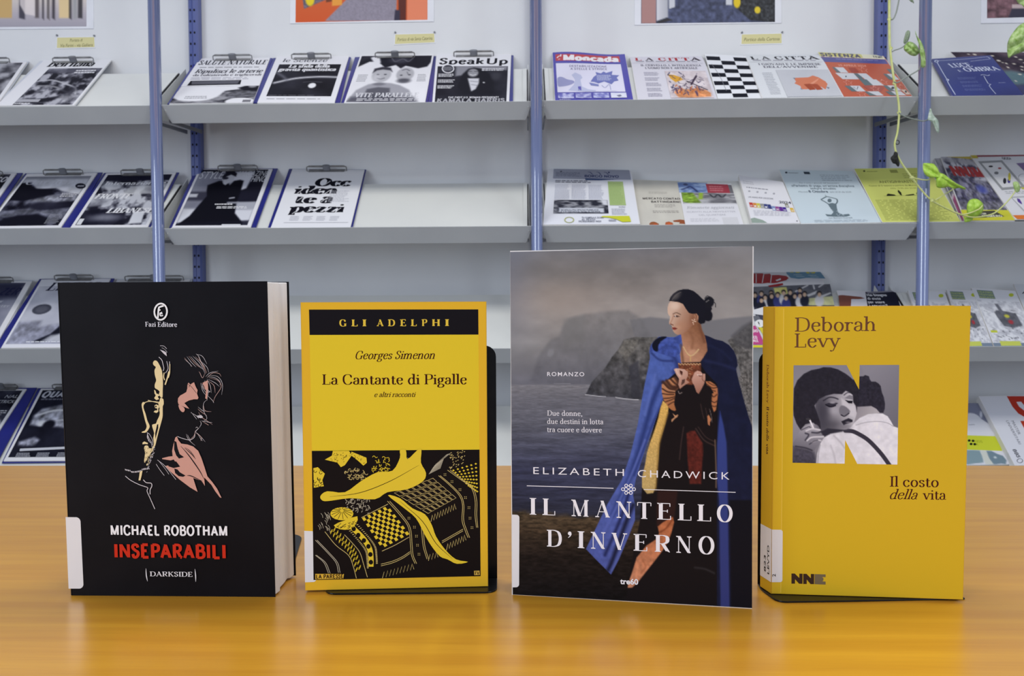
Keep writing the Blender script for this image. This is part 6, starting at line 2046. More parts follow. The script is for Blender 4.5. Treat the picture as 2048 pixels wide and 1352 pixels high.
# ---- second row, second bay
clipboard('clipboard holding the fashion magazine, second shelf', 1, 1, [(391, 336.5), (555.5, 336.5), (512, 454), (338, 455)], (437, 515, 333.5), 'board_blue')
e, a = item('magazine', 'fashion magazine with a reader in black coat holding up a black book, second shelf', CT, MG, 1, 1, .0045, .003, [(398.5, 338), (545, 337.8), (501, 454.5), (343.5, 455.5)])
base(a, WH)
ph(a, .03, .01, .95, .965, 111, (118, 120, 140), (150, 152, 170), 3, (110, 100), 1, lambda c: (
    c.poly(P100("0,0 100,0 100,6 0,6"), (24, 24, 40), 2), c.poly(P100("52,4 80,4 80,40 62,44 52,30"), (206, 208, 224), 4), c.poly(P100("82,4 100,2 100,62 62,60 62,44 78,36"), (22, 22, 38), 2),
    c.poly(P100("0,42 100,42 100,58 0,58"), (26, 26, 44), 3, .7), c.poly(P100("0,46 12,46 12,52 0,52"), (190, 192, 206), 1.5), c.poly(P100("60,62 100,60 100,74 70,72"), (168, 170, 186), 2), c.poly(P100("0,72 100,74 100,94 0,96"), (210, 212, 226), 3),
    c.poly(P100("20,30 34,22 46,22 52,30 56,22 64,20 70,22 72,44 72,60 76,80 92,96 92,100 0,100 6,94 14,84 20,66 26,50 22,40"), (8, 8, 22), 1.6), c.ell(46, 18, 8, 9, (196, 198, 212), .2), c.poly(P100("36,14 40,5 50,3 56,8 56,14 48,10 42,14 40,20"), (20, 20, 36), 1.2), c.ell(42, 17, 4, 2.4, (40, 40, 56), .4),
    c.poly(P100("40,24 50,24 46,30 42,28"), (200, 202, 216), 1), c.line(P100("60,54 66,53"), 2, (180, 182, 198), 1), c.line(P100("60,62 74,62"), 3, (150, 152, 168), 1.5), c.poly(P100("0,96 100,92 100,100 0,100"), (16, 16, 32), 2, .8)))
tx(a, 'STYLE', .05, .165, .36, 14, (206, 208, 222), bold=-.005); tx(a, 'MAGAZINE', .56, .12, .96, 10, (196, 198, 212), bold=-.005)
tx(a, 'THING', .72, .22, .95, 11, (206, 208, 222), bold=.0)
ln(a, .42, .585, .66, .62, 1, WH, 4); ln(a, .46, .635, .90, .68, 2, WH, 5); rc(a, .62, .945, .86, .965, (200, 202, 214))
done(a)
clipboard('clipboard holding the white sheet with big chopped black letters, second shelf', 1, 1, [(578, 337.3), (732.5, 338.8), (705, 455), (535.5, 455)], (614, 693, 335), 'board_blue')
e, a = item('magazine', 'white cover with big chopped black serif letters in four lines, second shelf', CT, MG, 1, 1, .0045, .003, [(585, 338), (729, 339.5), (700.5, 455.5), (541.5, 455.5)])
base(a, (228, 229, 240))
for s_, (x0, x1, y, h) in {'Occ': (627, 701, 372, 15), 'iden': (585.5, 672.5, 387.5, 15.5), 'te': (589.5, 631, 406, 15.5), 'a': (639, 663, 406, 18), 'pezzi': (575.5, 686, 424.5, 16.5)}.items():
    a.text(s_, (x0, y), (x1, y), h, (14, 14, 28), font='serif', wt=.27, th=.09)
for i in range(12):
    x, y = [(634, 360), (655, 366), (690, 368), (600, 383), (625, 380), (655, 384), (600, 398), (648, 400), (590, 424), (620, 420), (650, 418), (676, 420)][i]
    a.stroke([(x - 6, y + 4), (x + 6, y - 4)], 1.5, (228, 229, 240), smooth=0)
ln(a, .62, .36, .90, .56, 9, (176, 178, 194), 8, fill=.35, ragged=.4)
for i in range(4):
    ln(a, .20 + i * .17, .80, .32 + i * .17, .885, 4, (150, 152, 170), 120 + i, fill=.35)
a.stroke([uvq(a, .14, .915), uvq(a, .96, .91)], 1.3, (150, 152, 164), smooth=0)
done(a)

# ---- second row, third bay
e, a = item('newspaper', 'stack of community newspapers with green column and yellow corner, second shelf', 'newspaper', LM, 2, 1, .001, .012, [(1096, 334), (1262, 338), (1281, 452.5), (1086, 456.5)],
            bend=lambda w: np.stack([w[:, 0], w[:, 1], w[:, 2] - np.clip(w[:, 1] - .235, 0, 1) ** 2 * 1.0], 1))
base(a, (226, 228, 242))
rc(a, .07, .0, .98, .20, (158, 162, 184)); tx(a, 'BORGO NOVO', .44, .165, .84, 5, (52, 62, 110), bold=.03)
po(a, "44,18.5 86,19.5 60,22 45,22", (62, 80, 126)); ln(a, .1, .07, .40, .16, 4, (120, 124, 146), 3)
for x in (.48, .58, .67):
    a.stroke([uvq(a, x, .06), uvq(a, x + .03, .07), uvq(a, x + .05, .11)], 1.8, (54, 64, 112))
a.ell(*uvq(a, .73, .065), 1.8, 1.8, (48, 58, 104)); a.ell(*uvq(a, .16, .06), 2, 1.4, (70, 74, 90))
ln(a, .1, .225, .54, .275, 2, (110, 112, 130), 6)
for i in range(3):
    ln(a, .10 + i * .19, .30, .27 + i * .19, .56, 14, (200, 203, 222), 130 + i, fill=.45)
a.stroke([uvq(a, .50, .575), uvq(a, .66, .575)], 1.3, (96, 98, 112), smooth=0)
rc(a, .705, .24, .88, .665, (168, 190, 132)); ln(a, .715, .27, .86, .65, 14, (146, 172, 110), 7, fill=.35)
ph(a, .10, .575, .685, .81, 140, (42, 44, 58), (150, 152, 164), 8, (60, 30), 2, lambda c: (c.poly(P100("10,60 92,62 92,94 10,90"), (200, 204, 220), 1.5), c.poly(P100("88,0 100,0 100,40 90,34"), (214, 216, 230), 3)))
tx(a, 'SCUOLE: PIU SPAZIO PUBBLICO', .18, .765, .58, 2.8, (60, 64, 84), bold=.02); tx(a, 'E LA DIGNITA NON SI VENDE', .18, .795, .60, 2.6, (60, 64, 84), bold=.02)
ln(a, .72, .72, .88, .84, 7, (196, 199, 214), 9, fill=.4); ln(a, .80, .69, .88, .705, 1, (90, 92, 110), 10)
a.ell(*uvq(a, .27, .925), 9, 5.4, (176, 180, 120), w=2)
for i, s_ in enumerate(('TU COMPILA IL 5X1000', 'AL RESTO', 'PENSIAMO NOI')):
    tx(a, s_, .36 + (.06, .06, .03)[i] - .02, .90 + i * .033, .60 + (.03, -.06, .0)[i], 3, (116, 120, 140), bold=.02)
po(a, "62,86 90,86 91,96.5 82,97 76,92 68,89 60,88", (202, 206, 60)); ln(a, .68, .92, .76, .96, 2, (150, 152, 170), 3)
done(a)
e, a = item('flyer', 'beige farmers market flyer with orange food at its foot, second shelf', 'flyer', LM, 2, 1, .001, .001, [(1263, 359), (1358, 362), (1384, 451.4), (1281.5, 453)])
base(a, (206, 203, 198)); ph(a, .01, .01, .99, .99, 150, (200, 197, 193), (210, 207, 202), 4, (20, 20))
tx(a, 'MERCATO CONTADINO', .15, .42, 1.06, 3.6, (62, 56, 58), bold=.04); tx(a, 'BATTINDARNO', .31, .49, .93, 3.6, (62, 56, 58), bold=.04)
ln(a, .36, .52, .8, .60, 3, (140, 134, 134), 3, fill=.35); ln(a, .3, .66, .84, .72, 2, (120, 114, 114), 4, fill=.35)
ln(a, .3, .25, .7, .30, 2, (160, 156, 152), 14, fill=.35)
po(a, "18,97 20,92 27,90 34,93 36,97", (150, 90, 60), 2); po(a, "24,96 30,94 34,97", (200, 90, 50)); po(a, "48,98 50,92 57,90 64,93 64,98", (176, 96, 62)); po(a, "52,97 56,93 62,96", (206, 96, 56)); po(a, "66,88 80,86 92,88 94,97 76,95 78,92 66,91", (150, 84, 56))
done(a)
e, a = item('flyer', 'newsletter flyer with blue and red photo strip on top, second shelf', 'flyer', LM, 2, 1, .0025, .002, [(1354.7, 364), (1462.5, 367.5), (1487, 449), (1371.5, 452)], ink='ink_gloss')
base(a, (226, 226, 238))
ph(a, .0, .0, .55, .24, 160, (96, 120, 176), (160, 182, 222), 5, (40, 20), 2, lambda c: (c.line(P100("10,70 30,52 40,40 55,70 60,90"), 8, (50, 60, 110), 3), c.ell(26, 22, 8, 12, (60, 70, 110), .3)))
rc(a, .52, .02, .93, .24, (160, 62, 78)); ln(a, .57, .06, .85, .2, 3, (196, 120, 132), 5); rc(a, .93, .03, .995, .24, (110, 108, 118))
ph(a, .03, .235, .995, .50, 161, (110, 110, 120), (190, 190, 200), 7, (60, 24), 1.6, lambda c: (c.poly(P100("0,0 22,0 34,90 14,100 0,80"), (126, 160, 60), 3, tex=.6, tscale=8), c.poly(P100("34,0 42,0 38,60 30,60"), (150, 180, 66), 2), c.line(P100("54,14 60,40 68,14"), 3, (40, 40, 52), 1.5), c.line(P100("70,14 76,40 84,10"), 3, (40, 40, 52), 1.5), c.ell(72, 70, 20, 22, (100, 100, 110), .6, .7), c.poly(P100("0,92 100,92 100,100 0,100"), (222, 222, 232), 5)))
tx(a, 'Rimanete aggiornati', .08, .61, .93, 5, (130, 130, 144), font='serif', wt=.08, th=.05, italic=.25)
tx(a, 'ISCRIVITI ALLA NEWSLETTER', .07, .70, .93, 3, (170, 170, 184)); tx(a, 'DEL QUARTIERE', .27, .775, .74, 3, (170, 170, 184))
ln(a, .1, .83, .62, .92, 3, (190, 190, 202), 6, fill=.35)
rc(a, .66, .82, .93, .985, (214, 214, 224))
done(a)
e, a = item('flyer', 'thick stack of white event leaflets with a rainbow word and 2024, second shelf', 'flyer', LM, 2, 1, .0005, .012, [(1477, 350), (1566, 364), (1601, 447.5), (1505, 449.2)])
base(a, (228, 228, 240))
ln(a, .06, .10, .30, .18, 2, (176, 176, 190), 3, fill=.3); ln(a, .10, .22, .6, .26, 1, (140, 140, 156), 4, fill=.5)
for i in range(4):
    a.ell(*uvq(a, .14 + i * .18, .32), 2.4, 1.8, (170, 170, 184))
tx(a, 'UN ANNO PER CRESCERE', .08, .46, .62, 2.6, (110, 110, 126), bold=.02); tx(a, '2024', .72, .535, .98, 4.4, (60, 60, 84), bold=.03)
for i, (s_, cc) in enumerate(zip('DIECI IN UNO', ((196, 70, 60), (214, 140, 70), (210, 200, 80), (150, 150, 150), (60, 70, 130), (60, 70, 130), (130, 150, 200), (150, 80, 150), (100, 50, 150), (70, 40, 150), (150, 150, 140), (220, 180, 60)))):
    y = .56 + (.03 if i > 5 else 0) + i * .004 - (.1 if i == 10 else 0)
    rc(a, .06 + i * .077, y, .06 + (i + .95) * .077, y + .10, cc)
    if s_ != ' ':
        tx(a, s_, .075 + i * .077, y + .085, .115 + i * .077, 3, (236, 236, 244), bold=.02)
ln(a, .1, .72, .9, .84, 5, (196, 196, 210), 7, fill=.35); po(a, "0,90 8,88 24,93 32,99 0,99", (150, 166, 160)); a.ell(*uvq(a, .95, .95), 1.5, 1, (80, 80, 90))
done(a)
e, a = item('flyer', 'pale blue yoga leaflet with a seated figure, second shelf', 'flyer', LM, 2, 1, .003, .003, [(1557.5, 339), (1705.7, 341.5), (1765.5, 445), (1601.5, 447.5)])
base(a, (204, 218, 232))
a.ell(*uvq(a, .085, .055), 2.6, 1.8, (40, 50, 66)); ln(a, .11, .05, .25, .07, 1, (90, 100, 116), 3); rc(a, .32, .035, .40, .08, (50, 60, 76))
ln(a, .52, .08, .92, .21, 4, (156, 170, 186), 4, fill=.35)
tx(a, 'Per il ciclo I giovedi del benessere', .20, .255, .72, 2.6, (120, 134, 150))
tx(a, '"Parliamo di yoga, un\'antica disciplina', .08, .315, .90, 4, (96, 110, 128), bold=.015); tx(a, 'sempre attuale"', .31, .365, .64, 4, (96, 110, 128), bold=.015)
tx(a, 'Martedi', .14, .425, .26, 2.8, (120, 134, 150)); tx(a, '8 Ottobre', .27, .425, .52, 4.4, (76, 90, 110), bold=.03); tx(a, 'dalle 20.30 alle 22.00', .54, .425, .82, 2.6, (120, 134, 150))
YG = (104, 120, 132)
a.ell(*uvq(a, .485, .575), 4.2, 3.8, YG); a.stroke([uvq(a, .46, .47), uvq(a, .475, .50)], 1.3, YG)
a.stroke([uvq(a, .47, .50), uvq(a, .40, .545), uvq(a, .385, .56), uvq(a, .42, .60), uvq(a, .45, .64), uvq(a, .475, .66)], 2.8, YG, smooth=2); a.stroke([uvq(a, .475, .50), uvq(a, .55, .53), uvq(a, .585, .55), uvq(a, .575, .60), uvq(a, .545, .64)], 2.8, YG, smooth=2)
po(a, "44,64 50,62 55,64 53,72 52,80 56,84 64,83 65,86 60,88 46,88 36,87 35,83 42,84 46,80 45,72", YG)
for i in range(30):
    x, y = uvq(a, rs.uniform(.38, .63), rs.uniform(.72, .87)); a.stroke([(x, y), (x + rs.uniform(-2, 2), y + rs.uniform(-2, 2))], .8, (204, 218, 232), smooth=0, bump=(i == 0))
tx(a, 'con Barbara Guaraldi', .37, .915, .66, 2.8, (110, 124, 140)); ln(a, .18, .935, .9, .985, 3, (160, 172, 188), 5, fill=.35)
done(a)
e, a = item('flyer', 'yellow gymnastics leaflet passing behind the right post, second shelf', 'flyer', LM, 2, 1, .0075, .002, [(1707.5, 337), (1857, 335), (1922, 443.5), (1764.5, 444.8)])
base(a, (208, 214, 120))
a.ell(*uvq(a, .12, .05), 2.4, 1.6, (60, 64, 40)); ln(a, .15, .05, .3, .07, 1, (120, 124, 70), 3); rc(a, .46, .035, .56, .09, (150, 154, 84)); ln(a, .6, .10, .9, .20, 3, (160, 166, 92), 3, fill=.35)
tx(a, 'ANTIGINNASTICA', .24, .275, .78, 4.6, (110, 114, 62), bold=.01); tx(a, 'Corso di 5 lezioni a partire da Mercoledi 9', .08, .335, .8, 2.6, (120, 124, 66), bold=.01); tx(a, 'dalle 19.00 alle 20.00', .34, .385, .68, 2.4, (130, 134, 70))
YD = (40, 42, 30)
po(a, "24,50 27,47 35,49 36,51 24,51.5", YD); po(a, "41,44 43,40 45,45 44,51 42,50", YD); po(a, "49,50 60,48 61,50 49,51.5", YD); a.ell(*uvq(a, .66, .475), 3.4, 3, YD); a.stroke([uvq(a, .2, .515), uvq(a, .7, .51)], .7, YD, smooth=0)
ln(a, .06, .58, .94, .97, 16, (166, 172, 92), 9, fill=.4, ragged=.12)
done(a)

# ---- second row, right bay
e, a = item('magazine', 'grey and plum magazine mostly covered, leaning behind the red lettered one', CT, LM, 3, 1, .0085, .002, [(1860, 297), (1952, 306), (2020, 442.6), (1923, 443.2)], ink='ink_gloss')
base(a, (150, 148, 162))
ph(a, .01, .01, .99, .99, 170, (96, 96, 110), (170, 168, 180), 9, (50, 60), 1.6, lambda c: (c.poly(P100("0,70 14,62 30,60 40,100 0,100"), (134, 66, 106), 2, tex=.3, tscale=8), c.line(P100("0,72 10,64 26,60"), 2, (214, 210, 222), 1)))
done(a)
e, a = item('magazine', 'magazine with red letters over a crowd photo and yellow foot, second shelf right', CT, LM, 3, 1, .011, .003, [(1878, 306), (1946, 313), (2032, 443), (1931, 443.2)], ink='ink_gloss')
base(a, (206, 206, 218)); rc(a, .0, .0, 1, .05, (196, 174, 60))
ph(a, .02, .05, .98, .84, 171, (60, 58, 84), (206, 206, 220), 11, (70, 80), 2.4, lambda c: (c.poly(P100("0,34 30,40 100,46 100,100 0,100"), (74, 72, 98), 4, .6, tex=1, tscale=4), c.ell(70, 62, 12, 8, (70, 80, 170), .6, .8), c.poly(P100("0,0 100,0 100,14 0,10"), (170, 168, 180), 3, .7), c.poly(P100("0,84 100,84 100,100 0,100"), (120, 118, 130), 3, .6, tex=.7, tscale=4)))
tx(a, 'NNIM', .16, .33, .99, 19, (172, 48, 52), bold=.07)
po(a, "0,84 100,84 100,100 0,100", (206, 204, 60)); po(a, "30,86 70,85 84,94 30,96", (70, 70, 60)); tx(a, 'PIU DI UN', .22, .91, .5, 3.4, (226, 226, 210), bold=.04); tx(a, 'NUMERO', .4, .945, .8, 3.4, (226, 226, 210), bold=.04)
done(a)
e, a = item('magazine', 'white magazine with framed cartoons and purple figures, second shelf far right', CT, LM, 3, 1, .014, .003, [(1938, 307), (2100, 304), (2216, 440), (2035, 443.3)], ink='ink_gloss')
base(a, (222, 222, 232)); rc(a, .03, .0, .99, .055, (142, 50, 68)); rc(a, .0, .0, .075, .075, (196, 176, 50))
po(a, "4,12 34,11 38,53 8,56", (150, 152, 158)); po(a, "7,15 31,14 34,50 11,52", (222, 222, 230))
for x, y, rx, ry, cc in ((15, 20, 3, 1.5, (30, 30, 40)), (24, 23, 2.4, 1.5, (160, 50, 60)), (16, 30, 3, 2.4, (110, 112, 120)), (19, 42, 2.2, 5, (30, 30, 40)), (24, 42, 2, 4, (70, 60, 150)), (28, 36, 1.8, 7, (200, 190, 60))):
    a.ell(*uvq(a, x / 100, y / 100), rx * 1.5, ry * 1.2, cc)
a.ell(*uvq(a, .44, .37), 10, 7, (150, 150, 160), w=1.2); rc(a, .32, .52, .60, .55, (196, 192, 70)); ln(a, .1, .57, .62, .62, 2, (180, 182, 190), 4)
po(a, "12,66 60,64 64,92 16,94", (176, 178, 186)); po(a, "13.5,68 58,66 62,90 18,92", (224, 224, 234))
for r_ in range(2):
    for k_ in range(4):
        x, y = uvq(a, .19 + k_ * .105 + r_ * .02, .72 + r_ * .12)
        a.poly([(x - 5, y - 5), (x + 1, y - 3), (x + 5, y + 4), (x + 6, y + 8), (x + 1, y + 5), (x - 3, y + 2)], (84, 52, 150))
rc(a, .03, .965, .5, .995, (222, 122, 50)); po(a, "0,94 60,93 64,100 2,100", (222, 122, 50))
tx(a, 'OGGI', .36, .10, .46, 4, (70, 70, 84), bold=.03); po(a, "48,16 66,15 69,34 52,34", (120, 100, 150))
done(a)

# ---- third row, left bay
clipboard('clipboard at the far left end of the third shelf, cut by the photo edge', 0, 2, [(-110, 560), (66, 560), (-4, 695), (-200, 697)], (-60, 27, 557), 'board_grey')
e, a = item('magazine', 'grey magazine cut by the left edge with blue letters ZER, third shelf', CT, MG, 0, 2, .0045, .003, [(-110, 562), (64, 563), (-12, 696), (-204, 698)])
base(a, WH); ph(a, .02, .02, .94, .97, 181, (110, 112, 134), (156, 158, 178), 3, paint=lambda c: c.poly(P100("0,0 100,0 100,26 0,30"), (48, 50, 76), 6))
tx(a, 'ZER', .70, .20, .92, 13, (28, 30, 66), bold=.03, italic=.2); tx(a, 'NEW', .66, .32, .8, 4.5, (180, 182, 198), bold=.02); tx(a, 'COUNTRY', .66, .39, .9, 4.5, (180, 182, 198), bold=.02)
done(a)
clipboard('clipboard with white magazine rising left of the black paperback, third shelf', 0, 2, [(79, 557.5), (229, 556.5), (160, 694), (-14, 696)], (110, 187, 552.5), 'board_blue')
e, a = item('magazine', 'white magazine with a dark disc and a leaning black figure, third shelf left', CT, MG, 0, 2, .0045, .003, [(83, 559), (221, 557.5), (146, 695), (2, 696)])
base(a, (226, 227, 240))
ph(a, .03, .10, .97, .945, 191, (176, 178, 198), (206, 208, 224), 3, (80, 80), 1.2, lambda c: (
    c.poly(P100("0,64 34,62 36,72 100,60 100,100 0,100"), (130, 132, 154), 4, .8, tex=.5, tscale=7), c.ell(24, 42, 14, 9, (70, 72, 88), .08), c.ell(24, 42, 9, 6, (104, 106, 122), .3, .6), c.poly(P100("40,95 58,84 66,70 80,62 100,58 100,78 74,82 56,96 46,97"), (16, 18, 34), 2), c.poly(P100("60,86 100,80 100,96 50,96"), (200, 202, 216), 3, .8)))
tx(a, 'LIVING', .15, .165, .9, 16, (30, 32, 60), font='serif', wt=.18, th=.07, italic=.15)
ln(a, .3, .90, .8, .925, 1, (226, 228, 240), 3)
done(a)
clipboard('clipboard whose metal clip peeks above the black paperback, third shelf', 0, 2, [(235, 558), (385, 557), (345, 694), (170, 696)], (251, 367, 554), 'board_grey')
e, a = item('magazine', 'sheet almost wholly hidden behind the black paperback, third shelf', CT, MG, 0, 2, .0045, .003, [(239, 560), (380, 559), (340, 695), (175, 696)])
base(a, (206, 206, 214)); done(a)

# ---- third row, third and right bays
e, a = item('magazine', 'stack of magazines with red letters, blue bubble and crowd photo behind the golden book', CT, LM, 2, 2, .001, .016, [(1476, 524), (1634, 529), (1702, 697), (1500, 698)], ink='ink_gloss',
            bend=lambda w: np.stack([w[:, 0], w[:, 1], w[:, 2] - np.clip(w[:, 1] - .22, 0, 1) ** 2 * .8], 1))
WZ = lambda t: Z(1480, 500, 5.39, t)
base(a, (216, 216, 226))
a.poly(WZ("10,140 495,136 490,190 10,195"), (186, 158, 44)); a.stroke(WZ("100,182 450,180"), .9, (120, 96, 20), smooth=0)
a.poly(WZ("497,150 640,145 690,160 780,155 845,165 880,210 925,295 820,290 720,285 640,300 550,285 510,230"), (96, 140, 172))
for s_, x, y in (('5', 610, 215), ('5', 775, 222)):
    p0 = WZ("%d,%d %d,%d" % (x, y, x + 52, y)); a.text(s_, p0[0], p0[1], 10, (196, 188, 50), bold=.05)
for s_, x, y in (('N', 555, 218), ('1', 728, 224)):
    p0 = WZ("%d,%d %d,%d" % (x, y, x + 32, y)); a.text(s_, p0[0], p0[1], 6.5, (196, 188, 50), bold=.05)
for x, y in ((585, 245), (740, 252), (610, 268), (765, 275)):
    a.stroke(WZ("%d,%d %d,%d" % (x, y, x + 90, y + 2)), 1.6, (196, 214, 226), smooth=0)
c = a.canvas(WZ("100,400 970,365 1060,830 200,860"), 110, 80)
c.c[:] = (104, 106, 116)
for t_, cc in (("100,400 370,395 370,470 200,560 100,560", (112, 112, 122)), ("500,375 970,365 980,420 960,470 700,420 520,450", (92, 94, 106)), ("360,410 500,400 515,480 380,480", (214, 210, 130)), ("700,530 1000,500 1040,600 760,620", (190, 192, 150)), ("140,600 1100,600 1100,900 140,900", (66, 66, 84))):
    c.poly(WZ(t_), cc, 1, tex=.15)
for t_ in ("690,500 810,450 830,440 810,480 700,520", "860,500 970,460 985,470 880,520"):
    c.poly(WZ(t_), (206, 206, 212), .8)
for t_ in ("730,380 600,450", "790,380 800,420", "960,320 850,400"):
    c.line(WZ(t_), 3, (206, 206, 214), 1)
hd_ = [(160, 490), (230, 475), (270, 515), (335, 470), (340, 500), (405, 490), (470, 465), (540, 460), (590, 500), (645, 440), (645, 495), (695, 480), (230, 545), (495, 520), (855, 480)]
for i, (x, y) in enumerate(hd_):
    X_, Y_ = WZ("%d,%d" % (x, y))[0]
    c.ell(X_, Y_ + 13, 9, 12, [(30, 32, 48), (54, 60, 120), (200, 200, 208), (34, 36, 54)][i % 4], .2)
for i, (x, y) in enumerate(hd_):
    X_, Y_ = WZ("%d,%d" % (x, y))[0]
    c.ell(X_, Y_ - 2, 4.6, 4.6, (36, 32, 38), .3); c.ell(X_, Y_ + 1, 3.6, 4.4, (206, 176, 154), .3)
c.put()
a.poly(WZ("130,225 250,225 260,235 330,230 340,250 420,248 505,262 528,290 500,318 440,335 400,350 360,355 300,350 240,358 130,355"), (160, 40, 46))
a.poly(WZ("384,318 440,292 445,312 400,330"), (216, 216, 226)); a.stroke(WZ("262,240 240,352"), 1.6, (216, 216, 226), smooth=0); a.stroke(WZ("180,232 175,350"), 1.4, (216, 216, 226), smooth=0); a.stroke(WZ("345,250 330,350"), 1.4, (216, 216, 226), smooth=0)
a.poly(WZ("300,385 400,365 460,355 468,375 400,395 320,402"), (160, 40, 46))
WY = lambda t: Z(1500, 500, 6.76, t)
a.poly(WY("30,870 200,890 200,770 30,820"), (226, 226, 236)); a.poly(WY("40,900 110,890 140,940 60,970"), (110, 112, 124))
a.ell(*WY("130,1000")[0], 9.5, 8, (236, 236, 242)); p0 = WY("122,1030 136,1030"); a.text('!', p0[0], p0[1], 8, (30, 30, 40), bold=.05)
a.poly(WY("20,1030 70,1030 120,1110 180,1240 190,1285 20,1285"), (190, 76, 140)); a.poly(WY("20,1295 200,1295 200,1325 20,1325"), (216, 208, 50))
for s_, x, y, w_ in (('DIO', 40, 1118, 70), ('ICO', 40, 1205, 60), ('IALE', 36, 1250, 76)):
    p0 = WY("%d,%d %d,%d" % (x, y, x + w_, y)); a.text(s_, p0[0], p0[1], 5, (240, 226, 238), bold=.05)
a.poly(WY("110,1050 190,1180 190,1060"), (216, 204, 70))
done(a)
e, a = item('flyer', 'white leaflet with a brown pointing hand beside black text panel, third shelf', 'flyer', LM, 2, 2, .001, .003, [(1673, 581), (1788, 584), (1846, 696), (1712, 697)], ink='ink_gloss')
base(a, (222, 222, 234))
WZ = lambda t: Z(1480, 500, 5.39, t)
a.poly(WZ("1060,490 1100,485 1200,495 1300,505 1348,522 1290,530 1200,530 1195,600 1200,660 1080,660"), (134, 82, 72))
a.poly(WZ("1350,450 1640,445 1680,460 1740,640 1380,640"), (26, 28, 48)); a.poly(WZ("1350,450 1640,440 1660,450 1380,470"), (130, 130, 146))
for s_, x0, x1, y in (('Hai bisogno', 1372, 1585, 497), ('di aiuto', 1380, 1520, 535), ('per usare', 1385, 1565, 573), ('i servizi?', 1400, 1600, 612)):
    p0 = WZ("%d,%d %d,%d" % (x0, y, x1, y)); a.text(s_, p0[0], p0[1], 4.6, (226, 228, 238), bold=.03)
done(a)
for i, (q, lb) in enumerate((([(1815.5, 580.7), (1889, 583), (1930, 693), (1855, 694)], 'theatre season brochure passing behind the blue post and golden book'),
                             ([(1893, 578.8), (1945, 581), (1986, 693), (1931, 694.5)], 'theatre season brochure just right of the golden book edge'),
                             ([(1942.8, 575.5), (2031, 582), (2078, 693), (1989, 693.5)], 'wide open theatre season brochure near the right photo edge'))):
    e, a = item('brochure', lb + ', third shelf', 'brochure', 'theatre brochures', 3, 2, .001 + i * .001, .006, q, ink='ink_gloss')
    base(a, (224, 226, 238))
    w_ = (.36 if i != 1 else .5)
    rc(a, .10, .03, .10 + w_, .17, (120, 140, 136))
    for j, s_ in enumerate(('TEATRO', 'TESTONI', 'RAGAZZI')):
        tx(a, s_, .12, .075 + j * .044, .08 + w_, 2.8, (188, 200, 130), bold=.03)
    a.ell(*uvq(a, .86 if i != 1 else .98, .08), 5, 3.6, (190, 200, 60))
    ph(a, .02, .20, .98, .93, 200 + i, (196, 198, 212), (228, 230, 242), 14, (60, 60), 3.0, lambda c: (
        c.poly(P100("30,30 36,24 56,26 80,30 84,60 62,66 40,62 32,40"), (100, 102, 114), 1.5, tex=.3, tscale=6), c.poly(P100("38,8 46,8 52,28 44,30"), (110, 112, 126), 1.5), c.ell(56, 38, 6, 4, (200, 196, 80), .4), c.ell(60, 52, 6, 5, (170, 60, 70), .4),
        [c.ell(rs.uniform(10, 90), rs.uniform(62, 96), rs.uniform(1, 3), rs.uniform(1, 2), (70, 72, 84), .5, .7) for _ in range(18)], [c.line([(x, y), (x + 8, y + 3)], 1, (120, 122, 134), .8, .7, 0) for x, y in [(rs.uniform(5, 85), rs.uniform(4, 96)) for _ in range(30)]]))
    rc(a, .0, .935, 1, .998, (122, 136, 158)); rc(a, .16, .905, .62, .985, (200, 208, 100))
    rc(a, .05, .72, .2, .76, (196, 204, 70))
    done(a)
e, a = item('brochure', 'pale brochure cut by the right photo edge, third shelf', 'brochure', 'theatre brochures', 3, 2, .004, .006, [(2027, 567), (2120, 570), (2190, 692), (2080, 693)])
base(a, (206, 210, 222)); a.stroke([uvq(a, .1, .16), uvq(a, .2, .12), uvq(a, .35, .18)], 2, (50, 52, 64)); ln(a, .3, .4, .9, .8, 10, (160, 162, 176), 4)
done(a)

# ---- bottom row, left bay
clipboard('blue clipboard at the far left end of the bottom shelf', 0, 3, [(-90, 776), (74, 775), (-6, 925), (-200, 928)], (-30, 36, 771), 'board_blue')
e, a = item('magazine', 'black magazine cut by the left edge, bottom shelf', CT, MG, 0, 3, .0045, .003, [(-96, 779), (53, 778), (-44, 926), (-204, 928)])
base(a, WH); ph(a, .02, .02, .96, .97, 211, (12, 12, 26), (60, 62, 80), 5, paint=lambda c: c.line(P100("60,50 90,44 100,50"), 3, (170, 172, 186), 2))
tx(a, 'NAL', .78, .12, .95, 6, (180, 182, 196), italic=.2); tx(a, 'TTRICK', .72, .19, .95, 6, (180, 182, 196), italic=.2); ln(a, .6, .28, .95, .36, 3, (200, 202, 214), 3)
done(a)
clipboard('clipboard holding the car magazine, half hidden by the black paperback', 0, 3, [(76, 776), (226, 775), (160, 924), (3, 926)], (106, 184, 770.5), 'board_blue')
e, a = item('magazine', 'car magazine with silver cars on black, bottom shelf left', CT, MG, 0, 3, .0045, .003, [(82, 777.5), (222, 776.5), (154, 921), (7, 922)])
base(a, WH)
